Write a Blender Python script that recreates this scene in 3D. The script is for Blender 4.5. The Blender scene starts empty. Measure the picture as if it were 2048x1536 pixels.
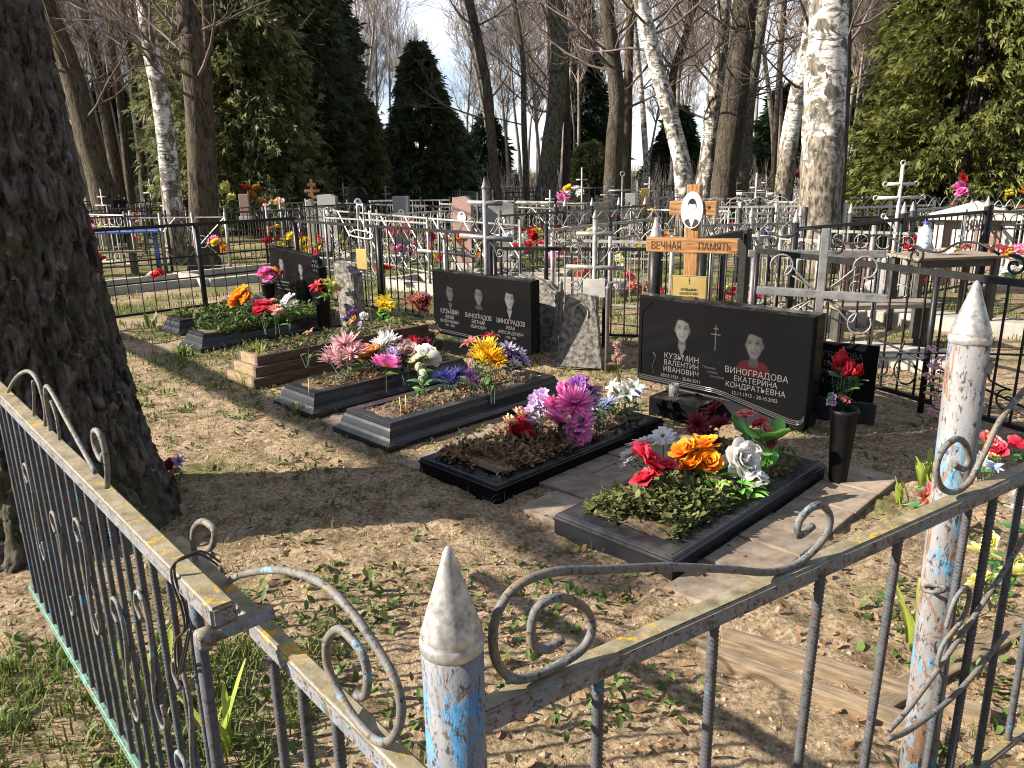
import bpy, bmesh, math, random
import numpy as np
from mathutils import Vector, Matrix
random.seed(7); RNG = np.random.default_rng(11)
SC = bpy.context.scene
COL = SC.collection
R = math.radians
# ---------------------------------------------------------------- camera
EYE = 1.6; PITCH = R(15.5); ROLL = R(1.0); FPX = 1547.0
cam_d = bpy.data.cameras.new('camera'); cam = bpy.data.objects.new('camera', cam_d); COL.objects.link(cam)
cam_d.sensor_width = 36.0; cam_d.lens = 36.0 * FPX / 2048.0; cam_d.clip_start = 0.05; cam_d.clip_end = 900
_fw = np.array([0, math.cos(PITCH), -math.sin(PITCH)]); _r0 = np.array([1.0, 0, 0]); _u0 = np.cross(_r0, _fw)
_r = math.cos(ROLL) * _r0 - math.sin(ROLL) * _u0; _u = np.cross(_r, _fw)
cam.matrix_world = Matrix(((_r[0], _u[0], -_fw[0], 0), (_r[1], _u[1], -_fw[1], 0), (_r[2], _u[2], -_fw[2], EYE), (0, 0, 0, 1)))
SC.camera = cam
def at(px, py, Y):
    """surveyed point: a photo position and its distance in metres give a place in the world"""
    d = _fw + _r * (px - 1024) / FPX - _u * (py - 768) / FPX
    p = d * (Y / d[1]); return Vector((p[0], p[1], EYE + p[2]))
def gd(px, py, z=0.0):
    d = _fw + _r * (px - 1024) / FPX - _u * (py - 768) / FPX
    p = d * ((z - EYE) / d[2]); return Vector((p[0], p[1], EYE + p[2]))
# ---------------------------------------------------------------- sky, sun, exposure
SUN_EL = R(29)
world = bpy.data.worlds.new('World'); SC.world = world; world.use_nodes = True
wn = world.node_tree; wn.nodes.clear()
def wnode(t, **kw):
    n = wn.nodes.new(t)
    for k, v in kw.items(): setattr(n, k, v)
    return n
sky = wnode('ShaderNodeTexSky', sky_type='NISHITA', sun_disc=False); sky.sun_elevation = SUN_EL; sky.sun_rotation = R(-98)
sky.air_density = 1.0; sky.dust_density = 0.15; sky.ozone_density = 2.0
tc = wnode('ShaderNodeTexCoord'); mp = wnode('ShaderNodeMapping'); mp.inputs['Scale'].default_value = (1.0, 1.0, 2.6); mp.inputs['Location'].default_value = (5.1, 2.2, 0.3)
nz = wnode('ShaderNodeTexNoise'); nz.inputs['Scale'].default_value = 2.2; nz.inputs['Detail'].default_value = 9; nz.inputs['Roughness'].default_value = 0.56
rp = wnode('ShaderNodeValToRGB'); rp.color_ramp.elements[0].position = 0.45; rp.color_ramp.elements[1].position = 0.62
mx = wnode('ShaderNodeMix', data_type='RGBA'); mx.inputs[7].default_value = (8.4, 8.5, 8.9, 1)
tint = wnode('ShaderNodeMix', data_type='RGBA', blend_type='MULTIPLY'); tint.inputs[0].default_value = 1.0; tint.inputs[7].default_value = (0.92, 0.97, 1.12, 1)
bg = wnode('ShaderNodeBackground'); bg.inputs['Strength'].default_value = 0.055
ow = wnode('ShaderNodeOutputWorld')
L = wn.links.new
L(tc.outputs['Generated'], mp.inputs['Vector']); L(mp.outputs[0], nz.inputs['Vector']); L(nz.outputs['Fac'], rp.inputs[0])
L(sky.outputs[0], tint.inputs[6]); L(tint.outputs[2], mx.inputs[6]); L(rp.outputs[0], mx.inputs[0]); L(mx.outputs[2], bg.inputs[0]); L(bg.outputs[0], ow.inputs[0])
sun_d = bpy.data.lights.new('sun', 'SUN'); sun_d.energy = 5.0; sun_d.angle = R(0.53); sun_d.color = (1.0, 0.90, 0.76)
sun = bpy.data.objects.new('sun', sun_d); COL.objects.link(sun)
_sd = Vector((math.cos(SUN_EL), 0.12, -math.sin(SUN_EL))); sun.rotation_euler = _sd.to_track_quat('-Z', 'Y').to_euler()
vs = SC.view_settings; vs.view_transform = 'Standard'; vs.look = 'None'; vs.exposure = 1.5; vs.gamma = 1.0; vs.use_curve_mapping = False
SC.cycles.pixel_filter_type = 'BLACKMAN_HARRIS'; SC.cycles.filter_width = 1.05; SC.cycles.max_bounces = 6; SC.cycles.transparent_max_bounces = 6
# ---------------------------------------------------------------- object helpers
def link(o): COL.objects.link(o); return o
def thing(name, label, cat, loc=(0, 0, 0), rz=0.0, group=None, rx=0.0, ry=0.0):
    o = link(bpy.data.objects.new(name, None)); o.empty_display_size = 0.1
    o.location = loc; o.rotation_euler = (rx, ry, rz); o['label'] = label; o['category'] = cat
    if group: o['group'] = group
    return o
def tag(o, label, cat, group=None):
    o['label'] = label; o['category'] = cat
    if group: o['group'] = group
    return o
def obj(name, mesh, mat=None, parent=None, loc=None, rot=None, scale=None, kind=None):
    if mat is not None and len(mesh.materials) == 0: mesh.materials.append(mat)
    o = link(bpy.data.objects.new(name, mesh))
    if parent is not None: o.parent = parent
    if loc is not None: o.location = loc
    if rot is not None: o.rotation_euler = rot
    if scale is not None: o.scale = scale if hasattr(scale, '__len__') else (scale,) * 3
    if kind: o['kind'] = kind
    return o
class MB:
    def __init__(s): s.v = []; s.f = []; s.t = []
    def add(s, vs, fs, t=None):
        b = len(s.v); s.v.extend(tuple(map(float, p)) for p in vs); s.f.extend(tuple(i + b for i in f) for f in fs)
        s.t.extend(t if t is not None else [0.5] * len(vs)); return s
    def mesh(s, name, smooth=False, attr=False):
        m = bpy.data.meshes.new(name); m.from_pydata(s.v, [], s.f)
        if smooth: m.polygons.foreach_set('use_smooth', [True] * len(m.polygons))
        if attr:
            a = m.attributes.new('grad', 'FLOAT', 'POINT'); a.data.foreach_set('value', np.array(s.t, dtype=np.float32))
        m.update(); return m
    def box(s, x0, x1, y0, y1, z0, z1):
        return s.add([(x0, y0, z0), (x1, y0, z0), (x1, y1, z0), (x0, y1, z0), (x0, y0, z1), (x1, y0, z1), (x1, y1, z1), (x0, y1, z1)],
                     [(0, 3, 2, 1), (4, 5, 6, 7), (0, 1, 5, 4), (1, 2, 6, 5), (2, 3, 7, 6), (3, 0, 4, 7)])
    def bbox(s, x0, x1, y0, y1, z0, z1, b=0.006):
        bm = bmesh.new(); bmesh.ops.create_cube(bm, size=1.0)
        for v in bm.verts: v.co = ((x0 + x1) / 2 + v.co.x * (x1 - x0), (y0 + y1) / 2 + v.co.y * (y1 - y0), (z0 + z1) / 2 + v.co.z * (z1 - z0))
        bmesh.ops.bevel(bm, geom=bm.edges[:], offset=b, segments=2, affect='EDGES', profile=0.6)
        bm.verts.index_update(); s.add([v.co[:] for v in bm.verts], [[v.index for v in f.verts] for f in bm.faces]); bm.free(); return s
    def tube(s, pts, r, n=8, cap=True, t=None, wob=None):
        P = [Vector(p) for p in pts]; N = len(P); rs = r if hasattr(r, '__len__') else [r] * N
        T = [(P[min(i + 1, N - 1)] - P[max(i - 1, 0)]).normalized() for i in range(N)]
        up = Vector((0, 0, 1)) if abs(T[0].z) < 0.9 else Vector((1, 0, 0)); a = T[0].cross(up).normalized()
        vs = []; tt = []
        for i in range(N):
            a = (a - T[i] * a.dot(T[i])).normalized(); b = T[i].cross(a)
            for k in range(n):
                w = 2 * math.pi * k / n; rr = rs[i] * (wob(i, k) if wob else 1)
                vs.append(P[i] + (a * math.cos(w) + b * math.sin(w)) * rr); tt.append(i / max(1, N - 1) if t is None else t)
        fs = [(i * n + k, i * n + (k + 1) % n, (i + 1) * n + (k + 1) % n, (i + 1) * n + k) for i in range(N - 1) for k in range(n)]
        if cap: fs.append(tuple(range(n - 1, -1, -1))); fs.append(tuple((N - 1) * n + k for k in range(n)))
        return s.add(vs, fs, tt)
    def lathe(s, prof, n=20, c=(0, 0, 0)):
        N = len(prof); vs = [(c[0] + r * math.cos(2 * math.pi * k / n), c[1] + r * math.sin(2 * math.pi * k / n), c[2] + z) for r, z in prof for k in range(n)]
        fs = [(i * n + k, i * n + (k + 1) % n, (i + 1) * n + (k + 1) % n, (i + 1) * n + k) for i in range(N - 1) for k in range(n)]
        fs.append(tuple(range(n - 1, -1, -1))); fs.append(tuple((N - 1) * n + k for k in range(n)))
        return s.add(vs, fs)
    def prism(s, poly, y0, y1, bev=0.0):
        """outline in x,z extruded along y, front edge (y0) chamfered"""
        n = len(poly); cx = sum(p[0] for p in poly) / n; cz = sum(p[1] for p in poly) / n
        if bev:
            ins = []
            for i in range(n):
                p0 = Vector(poly[i - 1]); p1 = Vector(poly[i]); p2 = Vector(poly[(i + 1) % n])
                e1 = (p1 - p0).normalized(); e2 = (p2 - p1).normalized(); n1 = Vector((-e1.y, e1.x)); n2 = Vector((-e2.y, e2.x))
                k = (n1 + n2); k = k / max(0.3, k.length_squared) * 2
                ins.append((p1 + k * bev)[:])
            rings = [[(x, y0, z) for x, z in ins], [(x, y0 + bev, z) for x, z in poly], [(x, y1, z) for x, z in poly]]
        else: rings = [[(x, y0, z) for x, z in poly], [(x, y1, z) for x, z in poly]]
        vs = sum(rings, []); k = len(rings)
        fs = [(j * n + i, j * n + (i + 1) % n, (j + 1) * n + (i + 1) % n, (j + 1) * n + i) for j in range(k - 1) for i in range(n)]
        fs = [tuple(reversed(f)) for f in fs]
        fs.append(tuple(range(n))); fs.append(tuple(reversed([(k - 1) * n + i for i in range(n)])))
        return s.add(vs, fs)
def npmesh(name, V, F, attr=None, smooth=False):
    """fast mesh from arrays, all faces with the same corner count"""
    V = np.asarray(V, dtype=np.float32); F = np.asarray(F, dtype=np.int32); k = F.shape[1]
    m = bpy.data.meshes.new(name); m.vertices.add(len(V)); m.vertices.foreach_set('co', V.ravel())
    m.loops.add(F.size); m.loops.foreach_set('vertex_index', F.ravel()); m.polygons.add(len(F))
    m.polygons.foreach_set('loop_start', np.arange(0, F.size, k, dtype=np.int32)); m.polygons.foreach_set('loop_total', np.full(len(F), k, dtype=np.int32))
    if smooth: m.polygons.foreach_set('use_smooth', np.ones(len(F), dtype=bool))
    if attr is not None:
        a = m.attributes.new('grad', 'FLOAT', 'POINT'); a.data.foreach_set('value', np.asarray(attr, dtype=np.float32))
    m.update(calc_edges=True); return m
def catmull(pts, k=6):
    P = [np.array(p, float) for p in pts]; out = []
    for i in range(len(P) - 1):
        p0 = P[max(i - 1, 0)]; p1 = P[i]; p2 = P[i + 1]; p3 = P[min(i + 2, len(P) - 1)]
        for j in range(k):
            t = j / k; out.append(0.5 * (2 * p1 + (p2 - p0) * t + (2 * p0 - 5 * p1 + 4 * p2 - p3) * t * t + (3 * p1 - p0 - 3 * p2 + p3) * t ** 3))
    out.append(P[-1]); return out
_LAT = np.random.default_rng(3).random((256, 256))
def vnoise(x, y):
    x = np.asarray(x, float); y = np.asarray(y, float); xi = np.floor(x).astype(int); yi = np.floor(y).astype(int); fx = x - xi; fy = y - yi
    fx = fx * fx * (3 - 2 * fx); fy = fy * fy * (3 - 2 * fy); g = lambda a, b: _LAT[a & 255, b & 255]
    return (g(xi, yi) * (1 - fx) + g(xi + 1, yi) * fx) * (1 - fy) + (g(xi, yi + 1) * (1 - fx) + g(xi + 1, yi + 1) * fx) * fy
def fbm(x, y, o=4):
    s = 0; a = 0.5; n = 0
    for i in range(o): s = s + a * vnoise(x * 2 ** i + 17 * i, y * 2 ** i + 5 * i); n += a; a *= 0.5
    return s / n
# ---------------------------------------------------------------- materials
def newmat(name):
    m = bpy.data.materials.new(name); m.use_nodes = True; t = m.node_tree; b = t.nodes['Principled BSDF']; return m, t, b
def setp(b, rough=0.7, metal=0.0, spec=0.5):
    b.inputs['Roughness'].default_value = rough; b.inputs['Metallic'].default_value = metal; b.inputs['Specular IOR Level'].default_value = spec
def coords(t, scale=(1, 1, 1), kind='Object'):
    c = t.nodes.new('ShaderNodeTexCoord'); mp = t.nodes.new('ShaderNodeMapping'); mp.inputs['Scale'].default_value = scale
    t.links.new(c.outputs[kind], mp.inputs[0]); return mp.outputs[0]
def noise(t, vec, scale, detail=5, rough=0.6, dist=0.0):
    n = t.nodes.new('ShaderNodeTexNoise'); n.inputs['Scale'].default_value = scale; n.inputs['Detail'].default_value = detail
    n.inputs['Roughness'].default_value = rough; n.inputs['Distortion'].default_value = dist
    if vec is not None: t.links.new(vec, n.inputs['Vector'])
    return n.outputs['Fac']
def ramp(t, fac, stops):
    r = t.nodes.new('ShaderNodeValToRGB'); e = r.color_ramp.elements
    while len(e) < len(stops): e.new(0.5)
    for i, (p, c) in enumerate(stops): e[i].position = p; e[i].color = (*c, 1) if len(c) == 3 else c
    t.links.new(fac, r.inputs[0]); return r.outputs[0]
def mix(t, fac, a, b, mode='MIX'):
    n = t.nodes.new('ShaderNodeMix'); n.data_type = 'RGBA'; n.blend_type = mode
    for s, v in ((0, fac), (6, a), (7, b)):
        if isinstance(v, (int, float)): n.inputs[s].default_value = v
        elif isinstance(v, tuple): n.inputs[s].default_value = (*v, 1) if len(v) == 3 else v
        else: t.links.new(v, n.inputs[s])
    return n.outputs[2]
def g3(v): return (v, v, v)
def mask(t, vec, scale, lo, hi, detail=6, rough=0.65, dist=0.3):
    return ramp(t, noise(t, vec, scale, detail, rough, dist), [(lo, g3(0)), (hi, g3(1))])
def bump(t, b, h, strength=0.4, dist=0.01):
    n = t.nodes.new('ShaderNodeBump'); n.inputs['Strength'].default_value = strength; n.inputs['Distance'].default_value = dist
    t.links.new(h, n.inputs['Height']); t.links.new(n.outputs[0], b.inputs['Normal'])
def M(name, c1, c2=None, scale=8, rough=0.7, metal=0.0, spec=0.5, stretch=(1, 1, 1), bmp=0.0, bdist=0.004, lo=0.35, hi=0.65, rnd=0.0):
    m, t, b = newmat(name); setp(b, rough, metal, spec)
    vec = coords(t, stretch); n = noise(t, vec, scale)
    col = ramp(t, n, [(lo, c1), (hi, c2 or c1)])
    if rnd:
        oi = t.nodes.new('ShaderNodeObjectInfo'); k = t.nodes.new('ShaderNodeMapRange'); k.inputs[3].default_value = 1 - rnd; k.inputs[4].default_value = 1 + rnd
        t.links.new(oi.outputs['Random'], k.inputs[0]); col = mix(t, 1.0, col, k.outputs[0], 'MULTIPLY')
    t.links.new(col, b.inputs['Base Color'])
    if bmp: bump(t, b, n, bmp, bdist)
    return m
def grad_mat(name, c0, c1, c2=None, rough=0.6, transl=0.25, spec=0.3):
    """pigment that runs from base (0) to tip (1) of a petal or leaf, thin enough to let some light through"""
    m, t, b = newmat(name); setp(b, rough, 0, spec)
    a = t.nodes.new('ShaderNodeAttribute'); a.attribute_name = 'grad'
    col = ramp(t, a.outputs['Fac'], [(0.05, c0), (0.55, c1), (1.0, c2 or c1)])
    n = noise(t, coords(t), 90, 3); col = mix(t, 0.35, col, ramp(t, n, [(0.3, g3(0.55)), (0.7, g3(1.3))]), 'MULTIPLY')
    t.links.new(col, b.inputs['Base Color'])
    tr = t.nodes.new('ShaderNodeBsdfTranslucent'); t.links.new(col, tr.inputs['Color'])
    ms = t.nodes.new('ShaderNodeMixShader'); ms.inputs[0].default_value = transl
    t.links.new(b.outputs[0], ms.inputs[1]); t.links.new(tr.outputs[0], ms.inputs[2]); t.links.new(ms.outputs[0], t.nodes['Material Output'].inputs['Surface'])
    return m
MAT = {}
def peeling(name, top, under, rust, seed, blue_hi=0.62, scale=1.0, lichen=False, rust_lo=0.57, run=1.0):
    """old paint in layers: top coat, blue coat under it, bare rust; lichen and dirt settle on upward faces"""
    m, t, b = newmat(name); setp(b, 0.62, 0, 0.35)
    mp = t.nodes.new('ShaderNodeMapping'); c = t.nodes.new('ShaderNodeNewGeometry'); t.links.new(c.outputs['Position'], mp.inputs[0]); mp.inputs['Location'].default_value = (seed, seed * 1.7, 0); mp.inputs['Scale'].default_value = (1, 1, run)
    v = mp.outputs[0]
    fine = noise(t, v, 160 * scale, 6, 0.7)
    base = ramp(t, noise(t, v, 30 * scale, 5), [(0.3, tuple(x * 0.62 for x in top)), (0.7, top)])
    f1 = mask(t, v, 17 * scale, blue_hi - 0.03, blue_hi + 0.03, 8, 0.72, 0.6)
    col = mix(t, f1, base, ramp(t, fine, [(0.35, tuple(x * 0.6 for x in under)), (0.65, under)]))
    f2 = mask(t, v, 21 * scale, rust_lo, rust_lo + 0.03, 8, 0.76, 0.9)
    col = mix(t, f2, col, rust)
    f3 = mask(t, v, 95 * scale, 0.545, 0.60, 6, 0.75, 0.4)
    col = mix(t, f3, col, (0.03, 0.03, 0.035))
    if lichen:
        sx = t.nodes.new('ShaderNodeSeparateXYZ'); t.links.new(c.outputs['Normal'], sx.inputs[0])
        upf = ramp(t, sx.outputs['Z'], [(0.55, g3(0)), (0.8, g3(1))])
        moss = ramp(t, noise(t, v, 26, 6, 0.7), [(0.3, (0.10, 0.085, 0.05)), (0.52, (0.22, 0.19, 0.12)), (0.75, (0.33, 0.30, 0.24))])
        yel = mask(t, v, 11, 0.555, 0.60, 7, 0.78, 0.9)
        moss = mix(t, yel, moss, ramp(t, fine, [(0.35, (0.28, 0.15, 0.01)), (0.6, (0.55, 0.36, 0.03))]))
        col = mix(t, upf, col, moss)
    t.links.new(col, b.inputs['Base Color'])
    bump(t, b, mix(t, 0.5, f1, fine), 0.5, 0.0025); return m
MAT['fence'] = peeling('grey_fence_paint', (0.085, 0.09, 0.10), (0.06, 0.18, 0.30), (0.09, 0.055, 0.04), 3.1, 0.61)
MAT['rail'] = peeling('rail_paint', (0.22, 0.225, 0.245), (0.14, 0.30, 0.46), (0.10, 0.075, 0.055), 8.4, 0.60, lichen=True, rust_lo=0.55)
MAT['post'] = peeling('post_paint', (0.21, 0.215, 0.23), (0.07, 0.25, 0.46), (0.10, 0.07, 0.055), 1.7, 0.565, rust_lo=0.57, run=0.45)
MAT['rustpost'] = peeling('rusty_post_paint', (0.24, 0.24, 0.245), (0.11, 0.29, 0.46), (0.17, 0.09, 0.05), 5.9, 0.55, 0.85, rust_lo=0.53, run=0.4)
MAT['rod'] = peeling('scroll_rod_paint', (0.155, 0.15, 0.145), (0.20, 0.36, 0.44), (0.17, 0.135, 0.09), 12.3, 0.59, rust_lo=0.53)
MAT['greenrail'] = peeling('green_rail_paint', (0.14, 0.26, 0.20), (0.20, 0.42, 0.34), (0.26, 0.13, 0.08), 4.4, 0.56)
MAT['capsilver'] = M('silver_cap_paint', (0.22, 0.22, 0.22), (0.50, 0.495, 0.48), 70, 0.38, 0.4, 0.5, bmp=0.2, bdist=0.002)
MAT['silver'] = M('silver_fence_paint', (0.17, 0.165, 0.15), (0.38, 0.37, 0.345), 14, 0.45, 0.35, 0.5)
MAT['white'] = M('white_paint', (0.36, 0.35, 0.33), (0.56, 0.55, 0.52), 11, 0.5)
MAT['black'] = M('black_fence_paint', (0.010, 0.010, 0.011), (0.02, 0.019, 0.019), 20, 0.42, 0, 0.25)
MAT['darkmetal'] = M('dark_metal_paint', (0.03, 0.028, 0.027), (0.07, 0.062, 0.055), 16, 0.55)
MAT['greymetal'] = M('grey_metal_paint', (0.12, 0.12, 0.125), (0.22, 0.22, 0.225), 18, 0.5, 0.15)
MAT['bluepaint'] = M('blue_paint', (0.05, 0.10, 0.30), (0.12, 0.22, 0.5), 9, 0.5)
MAT['greenpaint'] = M('green_paint', (0.02, 0.10, 0.08), (0.04, 0.17, 0.14), 9, 0.5)
def granite(name, c, rough=0.12, spec=0.16):
    m, t, b = newmat(name); setp(b, rough, 0, spec); v = coords(t)
    col = ramp(t, noise(t, v, 420, 2), [(0.35, tuple(x * 0.6 for x in c)), (0.62, c), (0.8, tuple(x * 2.2 for x in c))])
    dust = mask(t, v, 7, 0.45, 0.75, 7); sx = t.nodes.new('ShaderNodeSeparateXYZ'); ge = t.nodes.new('ShaderNodeNewGeometry'); t.links.new(ge.outputs['Normal'], sx.inputs[0])
    up = ramp(t, sx.outputs['Z'], [(0.35, g3(0)), (0.95, g3(0.4))])
    df = mix(t, 1.0, up, dust, 'MULTIPLY'); col = mix(t, df, col, (0.16, 0.14, 0.115)); t.links.new(col, b.inputs['Base Color'])
    rr = t.nodes.new('ShaderNodeMapRange'); rr.inputs[3].default_value = rough; rr.inputs[4].default_value = rough + 0.12; t.links.new(noise(t, v, 9, 6), rr.inputs[0]); rr.inputs[1].default_value = 0.45; rr.inputs[2].default_value = 0.9
    t.links.new(rr.outputs[0], b.inputs['Roughness']); return m
MAT['granite'] = granite('black_granite', (0.007, 0.007, 0.008), 0.12, 0.09)
MAT['gabbro'] = granite('dark_grey_granite', (0.018, 0.019, 0.022), 0.26, 0.4)
MAT['polish_glint'] = granite('polished_granite_glint', (0.05, 0.05, 0.055), 0.08, 0.8)  # paler than the slabs: light caught on polished bevels put into the colour
MAT['greystone'] = M('grey_gravestone', (0.13, 0.13, 0.13), (0.25, 0.25, 0.245), 60, 0.45, bmp=0.1)
MAT['redstone'] = M('reddish_gravestone', (0.20, 0.12, 0.10), (0.34, 0.23, 0.20), 60, 0.45, bmp=0.1)
MAT['oldstone'] = M('weathered_concrete', (0.06, 0.057, 0.05), (0.25, 0.235, 0.21), 24, 0.9, bmp=0.8, bdist=0.012, lo=0.38, hi=0.62)
MAT['concrete'] = M('pale_concrete', (0.26, 0.24, 0.21), (0.42, 0.39, 0.34), 10, 0.9, bmp=0.3)
MAT['engrave'] = M('engraved_letters', (0.065, 0.065, 0.065), (0.115, 0.115, 0.115), 60, 0.7)
MAT['paver'] = M('concrete_paver', (0.14, 0.11, 0.08), (0.27, 0.215, 0.16), 14, 0.9, bmp=0.5, rnd=0.14)
MAT['varnish'] = M('varnished_pine', (0.16, 0.07, 0.025), (0.40, 0.215, 0.085), 6, 0.45, 0, 0.5, stretch=(14, 14, 1.2), bmp=0.15)
MAT['varnishx'] = M('varnished_pine_beam', (0.16, 0.07, 0.025), (0.40, 0.215, 0.085), 6, 0.45, 0, 0.5, stretch=(1.2, 14, 14), bmp=0.15)
MAT['carve'] = M('dark_carved_letters', (0.07, 0.03, 0.012), (0.12, 0.05, 0.02), 30, 0.8)
MAT['brass'] = M('brass_plate', (0.36, 0.26, 0.09), (0.46, 0.34, 0.13), 6, 0.4, 0.3)
MAT['blackprint'] = M('black_print', (0.02, 0.02, 0.02), None, 5, 0.6)
MAT['plankend'] = M('tan_plank', (0.17, 0.115, 0.065), (0.29, 0.21, 0.125), 6, 0.85, stretch=(2, 2, 12), bmp=0.4)
MAT['plank'] = M('brown_plank', (0.055, 0.032, 0.02), (0.12, 0.075, 0.048), 6, 0.75, stretch=(8, 1.2, 8), bmp=0.4)
MAT['oldplank'] = M('weathered_plank', (0.11, 0.08, 0.05), (0.26, 0.195, 0.125), 6, 0.9, stretch=(1.5, 10, 10), bmp=0.6, bdist=0.008)
MAT['tabletop'] = M('grey_wood', (0.13, 0.10, 0.075), (0.27, 0.22, 0.17), 6, 0.85, stretch=(1.5, 12, 12), bmp=0.4)
MAT['soil'] = M('dry_soil', (0.07, 0.045, 0.028), (0.19, 0.13, 0.08), 30, 0.95, bmp=0.9, bdist=0.015)
MAT['vaseblack'] = M('black_plastic', (0.006, 0.006, 0.007), (0.010, 0.010, 0.011), 8, 0.5, 0, 0.15)
MAT['plwhite'] = M('white_plastic', (0.7, 0.7, 0.68), (0.8, 0.8, 0.78), 5, 0.4)
MAT['capblue'] = M('blue_plastic', (0.03, 0.05, 0.45), None, 5, 0.35)
MAT['candle'] = M('yellow_wax', (0.62, 0.38, 0.09), (0.72, 0.48, 0.14), 12, 0.5)
MAT['wire'] = M('dark_wire', (0.03, 0.03, 0.03), (0.06, 0.055, 0.05), 40, 0.5, 0.4)
def glassy(name, col, rough=0.05, alpha=0.35):
    m, t, b = newmat(name); setp(b, rough, 0, 0.5); b.inputs['Base Color'].default_value = (*col, 1); b.inputs['Transmission Weight'].default_value = 1.0 - alpha; b.inputs['IOR'].default_value = 1.33; return m
MAT['glass'] = glassy('clear_glass', (0.95, 0.95, 0.9), 0.03, 0.1)
MAT['pet'] = glassy('clear_bottle_plastic', (0.80, 0.90, 0.98), 0.12, 0.45)
MAT['bluepet'] = glassy('bluish_water', (0.35, 0.62, 0.9), 0.1, 0.5)
# bark
def bark(name, c1, c2, moss=None, sx=22, sz=3.2, strength=1.0, dist=0.05):
    m, t, b = newmat(name); setp(b, 0.92, 0, 0.2); v = coords(t, (sx, sx, sz)); n = noise(t, v, 1.0, 7, 0.68, 0.5)
    col = ramp(t, n, [(0.40, c1), (0.60, c2)])
    v2 = coords(t, (1, 1, 1))
    if moss: col = mix(t, mask(t, v2, 2.6, 0.48, 0.66, 7, 0.7), col, moss)
    col = mix(t, mask(t, v2, 15, 0.62, 0.7, 5), col, tuple(min(0.5, x * 1.7) for x in c2))
    t.links.new(col, b.inputs['Base Color']); bump(t, b, n, strength, dist); return m
MAT['barkbig'] = bark('dark_furrowed_bark', (0.016, 0.013, 0.011), (0.15, 0.125, 0.108), (0.065, 0.064, 0.032), 26, 9, 1.0, 0.03)
MAT['barkbrown'] = bark('brown_bark', (0.022, 0.017, 0.013), (0.115, 0.088, 0.068), (0.085, 0.078, 0.036), 22, 4.5)
MAT['barkgrey'] = bark('grey_green_bark', (0.03, 0.027, 0.021), (0.18, 0.165, 0.13), (0.115, 0.12, 0.06), 16, 8)
MAT['barkdark'] = bark('dark_bark', (0.03, 0.024, 0.02), (0.10, 0.082, 0.066), (0.06, 0.056, 0.032), 20, 6)
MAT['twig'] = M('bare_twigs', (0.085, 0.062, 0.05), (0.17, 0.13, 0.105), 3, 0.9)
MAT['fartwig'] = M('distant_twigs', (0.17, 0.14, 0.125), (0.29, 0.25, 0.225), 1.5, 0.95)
def birch(name, dark_lo, foot_z=0.9):
    m, t, b = newmat(name); setp(b, 0.75, 0, 0.3); v = coords(t, (4, 4, 26)); lent = mask(t, v, 1.0, 0.52, 0.60, 6, 0.7, 0.6)
    v2 = coords(t, (1, 1, 1)); col = ramp(t, noise(t, v2, 9, 6), [(0.3, (0.38, 0.355, 0.32)), (0.65, (0.70, 0.68, 0.64))])
    col = mix(t, lent, col, (0.10, 0.085, 0.07))
    blot = mask(t, coords(t, (3.0, 3.0, 2.6)), 1.5, dark_lo, dark_lo + 0.07, 8, 0.7, 0.8)
    dk = ramp(t, noise(t, coords(t, (14, 14, 5)), 1.0, 6), [(0.35, (0.035, 0.03, 0.025)), (0.65, (0.17, 0.15, 0.115))])
    col = mix(t, blot, col, dk)
    s = t.nodes.new('ShaderNodeSeparateXYZ'); t.links.new(coords(t), s.inputs[0])
    hn = t.nodes.new('ShaderNodeMath'); hn.operation = 'MULTIPLY_ADD'; hn.inputs[1].default_value = 1.3; t.links.new(noise(t, coords(t), 3.0, 4), hn.inputs[0])
    hz = t.nodes.new('ShaderNodeMath'); hz.operation = 'MULTIPLY'; hz.inputs[1].default_value = -0.65 / foot_z; t.links.new(s.outputs['Z'], hz.inputs[0]); t.links.new(hz.outputs[0], hn.inputs[2])
    foot = ramp(t, hn.outputs[0], [(0.0, g3(0)), (0.14, g3(1))]); rough = ramp(t, noise(t, coords(t, (22, 22, 8)), 1.0, 8), [(0.40, (0.045, 0.036, 0.028)), (0.60, (0.26, 0.225, 0.175))])
    col = mix(t, foot, col, rough)
    t.links.new(col, b.inputs['Base Color']); bump(t, b, noise(t, coords(t, (10, 10, 12)), 1, 6), 0.7, 0.015); return m
MAT['birch'] = birch('birch_bark', 0.50)
MAT['birchold'] = birch('old_birch_bark', 0.475, 2.1)
MAT['birchdark'] = birch('dark_birch_bark', 0.445, 1.2)
# leaves
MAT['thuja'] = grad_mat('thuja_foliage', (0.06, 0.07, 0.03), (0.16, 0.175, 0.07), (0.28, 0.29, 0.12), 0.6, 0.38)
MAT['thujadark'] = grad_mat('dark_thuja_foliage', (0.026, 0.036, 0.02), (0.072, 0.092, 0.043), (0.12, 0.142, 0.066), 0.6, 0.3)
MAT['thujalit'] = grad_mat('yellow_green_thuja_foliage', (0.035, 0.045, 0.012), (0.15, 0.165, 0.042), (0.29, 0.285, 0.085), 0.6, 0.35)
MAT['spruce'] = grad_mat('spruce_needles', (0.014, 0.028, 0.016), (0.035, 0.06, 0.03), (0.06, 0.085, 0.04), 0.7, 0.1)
MAT['grass'] = grad_mat('spring_grass', (0.07, 0.085, 0.02), (0.13, 0.18, 0.035), (0.21, 0.25, 0.06), 0.6, 0.3)
MAT['drygrass'] = grad_mat('dry_grass', (0.16, 0.11, 0.055), (0.30, 0.22, 0.11), (0.42, 0.33, 0.18), 0.8, 0.15)
MAT['weed'] = grad_mat('weed_leaves', (0.05, 0.08, 0.02), (0.10, 0.155, 0.035), (0.15, 0.20, 0.055), 0.55, 0.3)
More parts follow.
